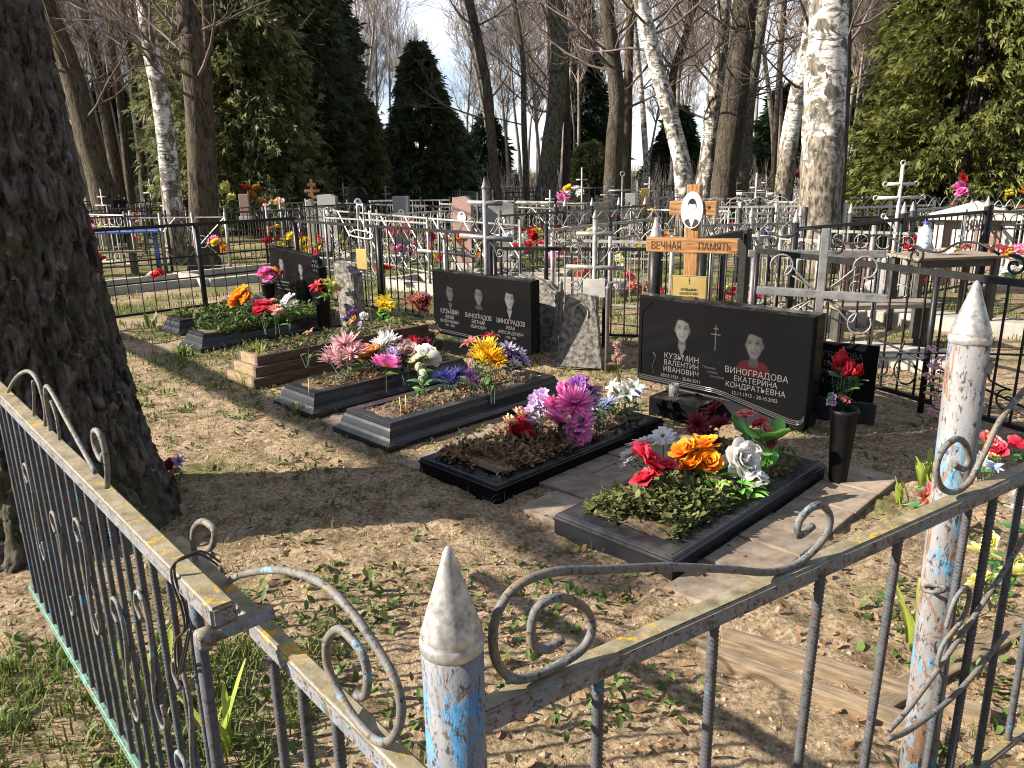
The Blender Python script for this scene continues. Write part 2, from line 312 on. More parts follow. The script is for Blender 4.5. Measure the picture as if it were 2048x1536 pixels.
MAT['cover'] = grad_mat('ground_cover_leaves', (0.05, 0.06, 0.02), (0.12, 0.14, 0.045), (0.19, 0.20, 0.075), 0.6, 0.25)
MAT['deadleaf'] = grad_mat('fallen_leaves', (0.12, 0.06, 0.03), (0.25, 0.145, 0.075), (0.36, 0.24, 0.14), 0.8, 0.15)
MAT['fleaf'] = grad_mat('artificial_leaf', (0.02, 0.07, 0.015), (0.05, 0.17, 0.035), (0.10, 0.26, 0.07), 0.45, 0.2, 0.5)
MAT['fleafdark'] = grad_mat('dark_artificial_leaf', (0.012, 0.03, 0.015), (0.03, 0.07, 0.03), (0.05, 0.10, 0.05), 0.45, 0.1, 0.5)
MAT['bright'] = grad_mat('bright_green_leaf', (0.05, 0.20, 0.03), (0.14, 0.42, 0.06), (0.30, 0.58, 0.14), 0.5, 0.3, 0.4)
MAT['stem'] = M('plastic_stem', (0.02, 0.05, 0.018), (0.04, 0.085, 0.03), 20, 0.5)
# ground
def ground_mat():
    m, t, b = newmat('ground_earth'); setp(b, 0.95, 0, 0.15); v = coords(t)
    fine = noise(t, v, 46, 8, 0.72); big = noise(t, v, 0.9, 6, 0.6); mid = noise(t, v, 5.5, 6, 0.65)
    sand = ramp(t, fine, [(0.36, (0.13, 0.088, 0.054)), (0.5, (0.35, 0.26, 0.165)), (0.62, (0.52, 0.41, 0.275))])
    dark = ramp(t, fine, [(0.3, (0.050, 0.035, 0.020)), (0.7, (0.19, 0.135, 0.075))])
    col = mix(t, ramp(t, mid, [(0.50, g3(0)), (0.66, g3(.9))]), sand, dark)
    gr = ramp(t, fine, [(0.3, (0.045, 0.055, 0.016)), (0.7, (0.17, 0.19, 0.055))])
    s = t.nodes.new('ShaderNodeSeparateXYZ'); t.links.new(v, s.inputs[0])
    mr = t.nodes.new('ShaderNodeMapRange'); mr.inputs[1].default_value = 5.0; mr.inputs[2].default_value = 11.0; mr.inputs[3].default_value = -0.02; mr.inputs[4].default_value = 0.13; t.links.new(s.outputs['Y'], mr.inputs[0])
    ad = t.nodes.new('ShaderNodeMath'); ad.operation = 'ADD'; t.links.new(big, ad.inputs[0]); t.links.new(mr.outputs[0], ad.inputs[1])
    col = mix(t, ramp(t, ad.outputs[0], [(0.52, g3(0)), (0.66, g3(0.85))]), col, gr)
    t.links.new(col, b.inputs['Base Color']); gr2 = noise(t, v, 140, 4, 0.7); bump(t, b, mix(t, 0.45, fine, gr2), 1.0, 0.03); return m
MAT['ground'] = ground_mat()
# ================================================================ GROUND
def gz(x, y):
    near = np.clip(1.6 - np.hypot(np.asarray(x, float) - 0.3, np.asarray(y, float) - 3.2) / 8.0, 0, 1)
    return near * ((fbm(np.asarray(x) * 1.3 + 40, np.asarray(y) * 1.3 + 40, 3) - 0.5) * 0.05 + (fbm(np.asarray(x) * 14 + 9, np.asarray(y) * 14 + 3, 3) - 0.5) * 0.034 + (fbm(np.asarray(x) * 45 + 9, np.asarray(y) * 45 + 3, 2) - 0.5) * 0.016)
def axis(lo, hi, step, far):
    a = list(np.arange(lo, hi, step)); s = step; x = hi
    while x < far: a.append(x); s *= 1.13; x += s
    s = step; x = lo - step; b = []
    while x > -far: b.append(x); s *= 1.13; x -= s
    return np.array(b[::-1] + a)
_gx = axis(-2.6, 3.2, 0.022, 420); _gy = axis(0.7, 5.6, 0.022, 420)
_X, _Y = np.meshgrid(_gx, _gy); _Z = gz(_X, _Y); nx, ny = len(_gx), len(_gy)
_i = np.arange((ny - 1) * (nx - 1)); _q = (_i // (nx - 1)) * nx + _i % (nx - 1)
obj('ground', npmesh('ground', np.stack([_X, _Y, _Z], -1).reshape(-1, 3), np.stack([_q, _q + 1, _q + nx + 1, _q + nx], -1), smooth=True), MAT['ground'], kind='structure')
# ================================================================ TREES
def grow(out, p, d, length, r, lvl, rng, up=0.10, wig=0.22, kids=(5, 4, 3)):
    n = 5 if lvl > 0 else 4; pts = [p]; q = np.array(p, float); dd = np.array(d, float)
    for i in range(n):
        dd = dd + rng.normal(0, wig, 3) * 0.5 + np.array([0, 0, up]); dd /= np.linalg.norm(dd); q = q + dd * length / n; pts.append(q.copy())
    rs = [max(0.0035, r * (1 - 0.78 * i / n)) for i in range(n + 1)]; out.append((pts, rs))
    if lvl > 0:
        for k in range(kids[lvl - 1] if lvl <= len(kids) else 4):
            t = rng.uniform(0.25, 1.0); i = min(n - 1, int(t * n)); s = pts[i] + (pts[i + 1] - pts[i]) * (t * n - i)
            ax = rng.normal(0, 1, 3); ax -= ax @ dd * dd; ax /= np.linalg.norm(ax); a = rng.uniform(0.5, 1.05)
            grow(out, s, dd * math.cos(a) + ax * math.sin(a), length * rng.uniform(0.42, 0.68), rs[i] * 0.55, lvl - 1, rng, up, wig, kids)
def trunk_mesh(name, pts, r0, r1, n=16, seg=60, flare=0.35, amp=0.13, seed=0):
    P = catmull(pts, max(2, seg // (len(pts) - 1))); N = len(P); rng = np.random.default_rng(seed); ph = rng.uniform(0, 50)
    z0 = P[0][2]
    rs = [(r0 + (r1 - r0) * i / (N - 1)) * (1 + flare * math.exp(-max(0, P[i][2] - z0) / 0.45)) for i in range(N)]
    mb = MB(); mb.tube(P, rs, n, wob=lambda i, k: 1 + amp * 2 * (float(fbm(k * 0.9 + ph if k < n / 2 else (n - k) * 0.9 + ph + 3, P[i][2] * 1.6 + ph, 3)) - 0.5))
    return mb.mesh(name, smooth=True), P, rs
def branch_mesh(name, segs, big=5):
    mb = MB()
    for pts, rs in segs: mb.tube(pts, rs, big if rs[0] > 0.03 else 3, cap=False)
    return mb.mesh(name, smooth=True)
def bare_tree(name, label, cat, pts, r0, r1, mat, limbs, seed, group=None, zlo=1.6, llen=2.2, lvl=2, kids=(5, 4, 3), up=0.10, twigmat='twig', n=14, seg=36, flare=0.35):
    base = Vector(pts[0]); t = thing(name, label, 'tree', base, group=group)
    loc = [np.array(p) - np.array(base) for p in pts]
    me, P, rs = trunk_mesh('trunk', loc, r0, r1, n, seg, flare, seed=seed)
    obj('trunk', me, MAT[mat], t)
    rng = np.random.default_rng(seed); segs = []
    cand = [i for i in range(len(P)) if P[i][2] > zlo]
    for k in range(int(limbs * 1.5)):
        i = cand[int(rng.integers(0, len(cand)))]; w = rng.uniform(0, 2 * math.pi)
        grow(segs, P[i], np.array([math.cos(w), math.sin(w), rng.uniform(0.1, 0.9)]), llen * rng.uniform(0.6, 1.25), min(rs[i] * 0.3, 0.032), lvl, rng, up, 0.25, kids)
    if segs: obj('crown', branch_mesh('crown', segs), MAT[twigmat], t)
    return t
# --- the huge trunk on the left, with furrowed bark as relief
def big_trunk():
    t = thing('tree', 'huge dark furrowed trunk filling the left edge behind the lichened gate', 'tree', (-2.19, 3.5, 0))
    n = 260; zs = np.concatenate([np.arange(-0.1, 2.6, 0.011), np.arange(2.6, 9.0, 0.12)]); w = np.arange(n) / n * 2 * math.pi
    W, Z = np.meshgrid(w, zs)
    rad = 0.315 + 0.07 * np.exp(-np.maximum(Z, 0) / 0.30) * (1 + 0.35 * np.cos(5 * W + 0.6)) + 0.10 * np.exp(-np.maximum(Z, 0) / 0.6) - 0.006 * np.maximum(Z, 0)
    cx, cy = np.cos(W), np.sin(W)
    U = W * 8.5 + 1.6 * (fbm(cx * 2 + Z * 1.1, cy * 2 + 20 + Z * 0.3, 3) - 0.5)
    def per(f): a = W / (2 * math.pi); return f(0) * (1 - a) + f(1) * a
    ridge = per(lambda k: np.abs(fbm(U * 1.05 - k * 8.5 * 2 * math.pi * 1.05 + 60, Z * 6.5 + 11, 4) - 0.5) * 2)
    det = per(lambda k: fbm((W - k * 2 * math.pi) * 26 + 90, Z * 34, 3) - 0.5)
    plate = np.clip(ridge * 3.2, 0, 1) ** 0.7
    rad = rad + 0.050 * plate + 0.022 * det
    X = rad * cx - 0.05 * Z; Y = rad * cy
    V = np.stack([X, Y, Z], -1).reshape(-1, 3); m = len(zs); i = np.arange((m - 1) * n); r_, c_ = i // n, i % n
    F = np.stack([r_ * n + c_, r_ * n + (c_ + 1) % n, (r_ + 1) * n + (c_ + 1) % n, (r_ + 1) * n + c_], -1)
    obj('trunk', npmesh('trunk', V, F, smooth=True), MAT['barkbig'], t)
    rng = np.random.default_rng(5); segs = []
    for k in range(14):
        a = rng.uniform(0, 6.28); grow(segs, np.array([-0.05 * 8.8, 0, rng.uniform(5.5, 8.9)]), np.array([math.cos(a), math.sin(a), 0.7]), rng.uniform(2.5, 4), 0.11, 2, rng, 0.08, 0.25, (4, 4))
    obj('crown', branch_mesh('crown', segs), MAT['twig'], t)
big_trunk()
# leaning trunk hidden behind the big one; its shadow crosses the sand diagonally
bare_tree('tree', 'thin leaning trunk hidden behind the huge dark trunk', 'tree', [(-5.0, 8.85, -0.05), (-5.7, 7.9, 0.75), (-6.55, 6.67, 1.75), (-7.76, 4.76, 3.2), (-9.24, 2.86, 4.8), (-10.8, 1.17, 6.2)], 0.095, 0.07, 'barkbrown', 4, 71, zlo=4.5, llen=1.2)
# --- trees of the middle distance: (label, Y, [(px,py)...bottom to top], width px, bark, limbs)
def px_tree(label, Y, pp, wpx, mat, limbs, seed, name='tree', llen=2.6, wtop=0.75, zlo=2.7, lvl=2, kids=(6, 5, 3), extra=5.0, group=None, flare=0.3):
    pts = [at(x, y, Y) for x, y in pp]; pts[0].z = -0.05
    d = pts[-1] - pts[-2]; d.normalize(); pts.append(pts[-1] + d * extra)
    r = wpx * 0.5 * Y / FPX * 1.02
    return bare_tree(name, label, 'tree', [p[:] for p in pts], r, r * wtop * 0.85, mat, limbs, seed, zlo=zlo, llen=llen, lvl=lvl, kids=kids, group=group, flare=flare)
px_tree('brown furrowed trunk leaning left, next right of the huge dark trunk', 19, [(225, 452), (205, 380), (172, 260), (140, 140), (88, 0)], 50, 'barkbrown', 12, 21, llen=3.2)
px_tree('leaning birch with white left side and dark right side, before the brown twin trunk', 14.5, [(352, 510), (340, 350), (322, 200), (303, 100), (288, 0)], 37, 'birchdark', 8, 22, name='birch_tree')
px_tree('stout furrowed brown trunk left of the big dark thuja', 13.5, [(408, 525), (402, 350), (395, 200), (382, 80), (372, 0)], 52, 'barkbrown', 9, 23, wtop=0.8, llen=2.2)
px_tree('slim brown trunk crossing behind the leaning furrowed trunk', 24, [(245, 425), (225, 300), (190, 120), (166, 0)], 24, 'barkbrown', 12, 24, llen=3.0)
px_tree('straight thin trunk between the leaning trunk and the birch', 26, [(262, 415), (240, 200), (212, 0)], 16, 'barkbrown', 9, 25)
px_tree('dark slim trunk just left of the leaning birch', 23, [(292, 425), (275, 250), (256, 100), (243, 0)], 17, 'barkdark', 9, 26)
px_tree('dark trunk close behind the leaning birch', 25, [(322, 420), (312, 250), (285, 90), (268, 0)], 28, 'barkdark', 7, 27)
px_tree('pale slim trunk touching the left edge of the big dark thuja', 17, [(432, 470), (425, 300), (415, 120), (408, 0)], 14, 'barkbrown', 3, 28)
px_tree('slender curved trunk with orange bark standing alone against the clouds', 22, [(1000, 420), (988, 340), (980, 240), (975, 180), (958, 90), (938, 0)], 20, 'barkbrown', 5, 29, llen=2.6, wtop=0.9)
px_tree('mossy grey trunk swelling at its foot behind the pale far fence', 24, [(1086, 402), (1098, 320), (1112, 210), (1119, 100), (1112, 0)], 37, 'barkgrey', 2, 30, wtop=0.9, flare=0.9)
px_tree('dark forked trunk with long side branches, right of the mossy trunk', 20, [(1222, 425), (1228, 300), (1234, 200), (1224, 100), (1213, 0)], 34, 'barkdark', 10, 31, llen=3.4, zlo=2.4)
px_tree('reddish straight trunk close behind the forked trunk', 22, [(1250, 415), (1254, 250), (1258, 100), (1262, 0)], 20, 'barkbrown', 5, 32)
px_tree('white birch leaning left whose foot stands behind the wooden cross', 18, [(1372, 440), (1366, 350), (1345, 250), (1318, 150), (1296, 60), (1280, 0)], 35, 'birch', 7, 33, name='birch_tree')
px_tree('half-blackened birch in front of the stout dark trunk', 20, [(1402, 425), (1418, 300), (1428, 200), (1442, 80), (1450, 0)], 34, 'birchdark', 5, 34, name='birch_tree')
px_tree('stout dark trunk leaning right beside the half-blackened birch', 19, [(1440, 430), (1455, 310), (1472, 180), (1485, 80), (1490, 0)], 48, 'barkdark', 5, 35, wtop=0.95)
px_tree('grey trunk curving right behind the stout dark trunk', 24, [(1480, 410), (1492, 280), (1505, 150), (1530, 0)], 27, 'barkgrey', 6, 36)
px_tree('bright white birch leaning right with dark foot, left of the broad birch', 17, [(1560, 440), (1574, 320), (1590, 220), (1612, 110), (1632, 0)], 36, 'birchold', 4, 37, name='birch_tree')
px_tree('broad old birch with white peeling bark and brown lower trunk', 12, [(1636, 540), (1640, 400), (1648, 250), (1654, 100), (1660, 0)], 80, 'birchold', 3, 38, name='birch_tree', wtop=0.95, zlo=3.2, flare=0.15)
px_tree('thin white birch stem between the forked trunk and the leaning birch', 27, [(1302, 405), (1292, 320), (1284, 200), (1270, 60), (1265, 0)], 12, 'birch', 8, 39, name='birch_tree')
px_tree('dark thin trunk rising behind the leaning white birch', 23, [(1360, 415), (1352, 300), (1345, 160), (1375, 60), (1392, 0)], 16, 'barkdark', 9, 40)
px_tree('slim grey trunk left of the mossy trunk', 27, [(1055, 405), (1048, 250), (1046, 120), (1028, 0)], 12, 'barkgrey', 12, 41, llen=3.0)
px_tree('dark slender trunk behind the mossy trunk', 25, [(1130, 405), (1134, 250), (1130, 100), (1128, 0)], 15, 'barkdark', 8, 42)
px_tree('thin dark trunk behind the broad birch on its right', 15, [(1672, 480), (1682, 300), (1690, 120), (1694, 0)], 26, 'barkdark', 4, 43)
px_tree('brown thin trunk between the grey trunk and the white leaning birch', 28, [(1545, 400), (1552, 250), (1562, 100), (1570, 0)], 11, 'barkbrown', 12, 44, llen=3.0)
# --- conifers: flat drooping sprays all through an uneven crown
def sprays(P, D, size, tilt, rng, nl=5):
    """P,D (N,3): spray bases and directions; each spray = nl narrow leaf blades in one plane"""
    N = len(P); up = rng.normal(0, 1, (N, 3)); S = np.cross(D, up); S /= np.linalg.norm(S, axis=1, keepdims=True) + 1e-9
    Vs = []; A = []
    tone = rng.uniform(0, 1, N)
    for k in range(nl):
        f = (k / (nl - 1) - 0.5) * 2 if nl > 1 else 0; s0 = 0.12 + 0.5 * (1 - abs(f)) * rng.uniform(0, 1, N) * 0.5
        ang = f * 0.95; d = D * math.cos(ang) + S * math.sin(ang); nrm = np.cross(d, S); nrm /= np.linalg.norm(nrm, axis=1, keepdims=True) + 1e-9
        sd = np.cross(nrm, d); ln = size * (1 - 0.45 * abs(f)) * rng.uniform(0.7, 1.2, N); wd = ln * rng.uniform(0.10, 0.18, N)
        b = P + D * (size * s0)[:, None] * 0.6
        m_ = b + d * (ln * 0.5)[:, None] + sd * wd[:, None] - np.array([0, 0, 1]) * (ln * 0.05)[:, None]; m2 = b + d * (ln * 0.5)[:, None] - sd * wd[:, None]
        e = b + d * ln[:, None] - np.array([0, 0, 1]) * (ln * 0.22)[:, None]
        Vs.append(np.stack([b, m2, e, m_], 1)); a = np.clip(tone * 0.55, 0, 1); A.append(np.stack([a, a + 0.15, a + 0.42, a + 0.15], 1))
    V = np.concatenate(Vs, 0).reshape(-1, 3); A = np.concatenate(A, 0).ravel(); F = np.arange(len(V)).reshape(-1, 4)
    return V, F, A
def conifer(name, label, loc, H, Rm, N, mat, seed, size=0.3, z0=0.3, prof=0.75, trunk_r=0.14, droop=0.45, squash=1.0, lean=(0, 0)):
    rng = np.random.default_rng(seed); t = thing(name, label, 'tree', loc)
    N = int(N * 1.75); size = size * 0.66; h = 1 - (1 - rng.uniform(0, 1, N)) ** 0.72; h = np.clip(h * 1.02, 0, 1); w = rng.uniform(0, 2 * math.pi, N)
    lob = 0.62 + 1.0 * (fbm(np.cos(w) * 1.8 + 9 + seed, np.sin(w) * 1.8 + h * 7 + seed * 3, 3) - 0.32)
    base = np.minimum(1.0, (h / 0.10 + 0.55)); rad = Rm * ((1 - h) ** prof) * base * lob + 0.06
    q = np.sqrt(rng.uniform(0.2, 1.0, N)) * rng.choice([1, 1, 1, 1.12, 1.25], N); z = z0 + h * (H - z0)
    kp = fbm(w * 2.2 + seed, h * 11 + seed, 2) + fbm(w * 5 + 3, h * 26 + 5, 2) > 0.80; q, z, w, rad, h = q[kp], z[kp], w[kp], rad[kp], h[kp]; N = len(q)
    P = np.stack([np.cos(w) * rad * q + lean[0] * z, np.sin(w) * rad * q * squash + lean[1] * z, z - 0.25 * rad * q * (droop)], -1)
    D = np.stack([np.cos(w), np.sin(w), rng.normal(0.25, 0.35, N) - droop * rng.uniform(0.2, 1.2, N)], -1) + rng.normal(0, 0.35, (N, 3)); D /= np.linalg.norm(D, axis=1, keepdims=True)
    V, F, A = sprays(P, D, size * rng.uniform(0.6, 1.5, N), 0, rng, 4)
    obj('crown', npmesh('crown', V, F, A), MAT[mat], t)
    me, _, _ = trunk_mesh('trunk', [(0, 0, -0.05), (lean[0] * H * 0.5, lean[1] * H * .5, H * 0.5), (lean[0] * H * .9, lean[1] * H * .9, H * 0.9)], trunk_r, 0.03, 10, 20, 0.3, seed=seed)
    obj('trunk', me, MAT['barkdark'], t)
def ground_at(px, Y): p = at(px, 700, Y); return (p.x, p.y, 0.0)
conifer('thuja_tree', 'broad dark thuja with olive lit sprays, right of the stout brown trunk', ground_at(530, 22), 11.5, 2.25, 21000, 'thuja', 101, 0.33, prof=0.30)
conifer('thuja_tree', 'tall dark thuja merging with the olive one on its right', ground_at(640, 23.5), 11, 1.9, 17000, 'thujadark', 102, 0.34, prof=0.33)
conifer('thuja_tree', 'ragged thuja at the right end of the big left clump', ground_at(706, 26), 8.6, 1.25, 8000, 'thujadark', 103, 0.34, prof=0.5)
conifer('thuja_tree', 'thuja behind the gap between stout trunk and big thuja', ground_at(462, 25), 9.5, 1.3, 8000, 'thuja', 104, 0.36, prof=0.55)
conifer('thuja_tree', 'dark round-topped thuja standing free in the middle of the skyline', ground_at(862, 25), 5.25, 1.6, 13000, 'thujadark', 105, 0.33, prof=0.66)
conifer('thuja_tree', 'low brownish thuja hugging the left foot of the round-topped one', ground_at(762, 24), 3.55, 0.72, 5000, 'thuja', 106, 0.28, prof=0.55)
conifer('thuja_tree', 'small dark thuja at the right foot of the round-topped one', ground_at(925, 27), 3.2, 0.8, 4000, 'thujadark', 107, 0.3, prof=0.6)
conifer('thuja_tree', 'sunlit yellow-green thuja filling the right edge', ground_at(1880, 16.5), 9.5, 2.1, 30000, 'thujalit', 108, 0.25, z0=0.6, prof=0.40, droop=0.6)
conifer('thuja_tree', 'olive thuja just right of the broad birch', ground_at(1762, 19), 7.2, 1.0, 10000, 'thujalit', 109, 0.28, z0=0.5, prof=0.6, droop=0.6)
conifer('thuja_tree', 'dense green thuja cut by the right picture edge', ground_at(2045, 18), 9.0, 1.9, 14000, 'thuja', 110, 0.29, z0=0.5, prof=0.4, droop=0.6)
conifer('spruce_tree', 'dark far spruce behind the mossy trunk', ground_at(1160, 44), 10.4, 2.2, 6000, 'spruce', 111, 0.6, prof=0.9)
conifer('spruce_tree', 'dark far spruce behind the broad birch', ground_at(1700, 40), 12.5, 2.6, 6000, 'spruce', 112, 0.6, prof=0.9)
for k_, (px_, Y_, H_, R_, lab_) in enumerate(((120, 44, 8.5, 2.4, 'dark far spruce between the huge trunk and the leaning trunk'), (200, 50, 9.5, 2.6, 'dark far spruce behind the leaning furrowed trunk'), (290, 46, 7.5, 2.2, 'dark far spruce behind the slim dark trunk left of the birch'), (375, 42, 8.0, 2.2, 'dark far spruce between birch and stout brown trunk'), (985, 48, 4.6, 2.2, 'low dark far spruce behind the curved orange trunk'), (1340, 46, 4.8, 2.0, 'low far spruce behind the leaning white birch'), (1530, 42, 5.4, 2.2, 'green far spruce left of the leaning white birch'))):
    conifer('spruce_tree', lab_, ground_at(px_, Y_), H_, R_, 2600, 'spruce', 130 + k_, 0.75, prof=0.85)
for k_, (x_, y_, H_, lab_) in enumerate(((-9, -9, 9, 'unseen thuja added behind the viewer on the left to cut sky light'), (-3.5, -12, 10, 'unseen thuja added far behind the viewer to cut sky light'), (3, -10, 9, 'unseen tall thuja added straight behind the viewer to cut sky light'), (9, -7, 10, 'unseen thuja added behind the viewer on the right to cut sky light'), (13, 0, 9, 'unseen thuja added to the right of the plot to cut sky light'))):  # unseen thujas added to cut the sky fill and darken granite reflections
    conifer('thuja_tree', lab_, (x_, y_, 0), H_, 2.2, 2600, 'thuja', 150 + k_, 0.8, prof=0.5)
conifer('juniper_bush', 'low dark evergreen bush on the horizon left of the leaning furrowed trunk', ground_at(150, 30), 3.4, 1.6, 4000, 'thujadark', 113, 0.36, prof=0.4)
conifer('juniper_bush', 'brown-green bush at the horizon right of the mossy trunk', ground_at(1180, 33), 2.6, 1.2, 3000, 'thuja', 114, 0.36, prof=0.4)
# --- distant leafless wood: five patterns, many individual trees
def wood_pattern(seed, H):
    rng = np.random.default_rng(seed); segs = []; p = np.array([0, 0, -0.1]); d = np.array([rng.normal(0, .05), rng.normal(0, .05), 1.0]); pts = [p.copy()]
    for i in range(8): d = d + rng.normal(0, 0.045, 3); d[2] = 1; p = p + d * H / 8; pts.append(p.copy())
    r0 = H * 0.0105; rs = [r0 * (1 - 0.85 * i / 8) + 0.01 for i in range(9)]; segs.append((pts, rs))
    for k in range(22):
        i = int(rng.integers(4, 9)); i = min(i, 8); a = rng.uniform(0, 6.28)
        grow(segs, pts[i], np.array([math.cos(a) * 0.7, math.sin(a) * 0.7, rng.uniform(0.7, 1.5)]), H * rng.uniform(0.12, 0.28), rs[i] * 0.5, 2, rng, 0.14, 0.2, (7, 5))
    segs = [(p_, [max(r_, 0.009) for r_ in q_]) for p_, q_ in segs]
    return branch_mesh('bare_wood_tree', segs, 4)
WOOD = [wood_pattern(200 + i, h) for i, h in enumerate((9.5, 11, 12.5, 10, 13.5, 8.5))]
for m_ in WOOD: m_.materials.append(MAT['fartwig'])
rw = np.random.default_rng(77); spots = []
for k in range(250):
    a = rw.uniform(-0.78, 0.78); rr = rw.uniform(29, 68); spots.append((rr * math.sin(a), rr * math.cos(a)))
for k in range(46):
    a = rw.uniform(0.85, 5.43); rr = rw.uniform(34, 60); spots.append((rr * math.sin(a), rr * math.cos(a)))
for k, (x, y) in enumerate(spots):
    if y > 0 and -0.26 < x / y < 0.02 and rw.random() < 0.45: continue
    o = obj('bare_tree', WOOD[k % 6], None, None, (x, y, 0), (0, 0, rw.uniform(0, 6.28)), rw.uniform(0.75, 1.15))
    tag(o, 'slender bare tree in the distant leafless wood', 'tree', 'bare trees of the distant wood')
# undergrowth at the foot of that wood
N = 26000; a = rw.uniform(-3.14, 3.14, N); a[:17000] = rw.uniform(-0.8, 0.8, 17000); rr = rw.uniform(33, 72, N)
B = np.stack([rr * np.sin(a), rr * np.cos(a), np.zeros(N)], -1); hh = rw.uniform(0.5, 1.0, N) ** 2 * 2.2
T = B + np.stack([rw.normal(0, 0.5, N), rw.normal(0, 0.5, N), hh], -1); wv = np.stack([np.cos(a), -np.sin(a), 0 * a], -1) * (0.012 + 0.016 * rw.uniform(0, 1, N))[:, None]
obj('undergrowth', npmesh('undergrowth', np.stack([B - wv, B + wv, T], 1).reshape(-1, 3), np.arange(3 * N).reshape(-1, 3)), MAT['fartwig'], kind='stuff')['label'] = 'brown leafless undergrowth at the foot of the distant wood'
# ================================================================ FENCES
_C = {}
def cached(key, fn):
    if key not in _C: _C[key] = fn()
    return _C[key]
def pipe_mesh(name, Lm, r, n=8): return MB().tube([(0, 0, 0), (Lm * 0.5, 0, 0), (Lm, 0, 0)], r, n).mesh(name, smooth=True)
def bar_mesh(name, Lm, w, hh): return MB().box(0, Lm, -w / 2, w / 2, -hh / 2, hh / 2).mesh(name)
def rod_mesh(name, hgt, r, n=5, tip=0):
    mb = MB()
    if tip: mb.tube([(0, 0, 0), (0, 0, hgt), (0, 0, hgt + 0.01), (0, 0, hgt + tip)], [r, r, r * 2.2, 0.001], n)
    else: mb.tube([(0, 0, 0), (0, 0, hgt)], r, n)
    return mb.mesh(name, smooth=n > 5)
def spiral(cx, cz, r0, r1, a0, turns, n=20):
    return [(cx + (r0 + (r1 - r0) * i / n) * math.cos(a0 + turns * 2 * math.pi * i / n), cz + (r0 + (r1 - r0) * i / n) * math.sin(a0 + turns * 2 * math.pi * i / n)) for i in range(n + 1)]
def curve2(name, pts, r, n=6, smooth=True, k=5, y=0.0):
    q = catmull(pts, k) if k > 1 else pts
    return MB().tube([(p[0], y, p[1]) for p in q], r, n).mesh(name, smooth=True)
def c_scroll(w, hh, flip=1):
    """S shaped scroll, w wide and hh high, its two ends rolled up"""
    r = min(hh * 0.42, w * 0.26); a = spiral(w * 0.5 - r, r, r * 0.25, r, 2.5, 1.1, 14); b = [(-x * 1.0, hh - z) for x, z in a[::-1]]
    return [((x) * flip, z) for x, z in a + b]
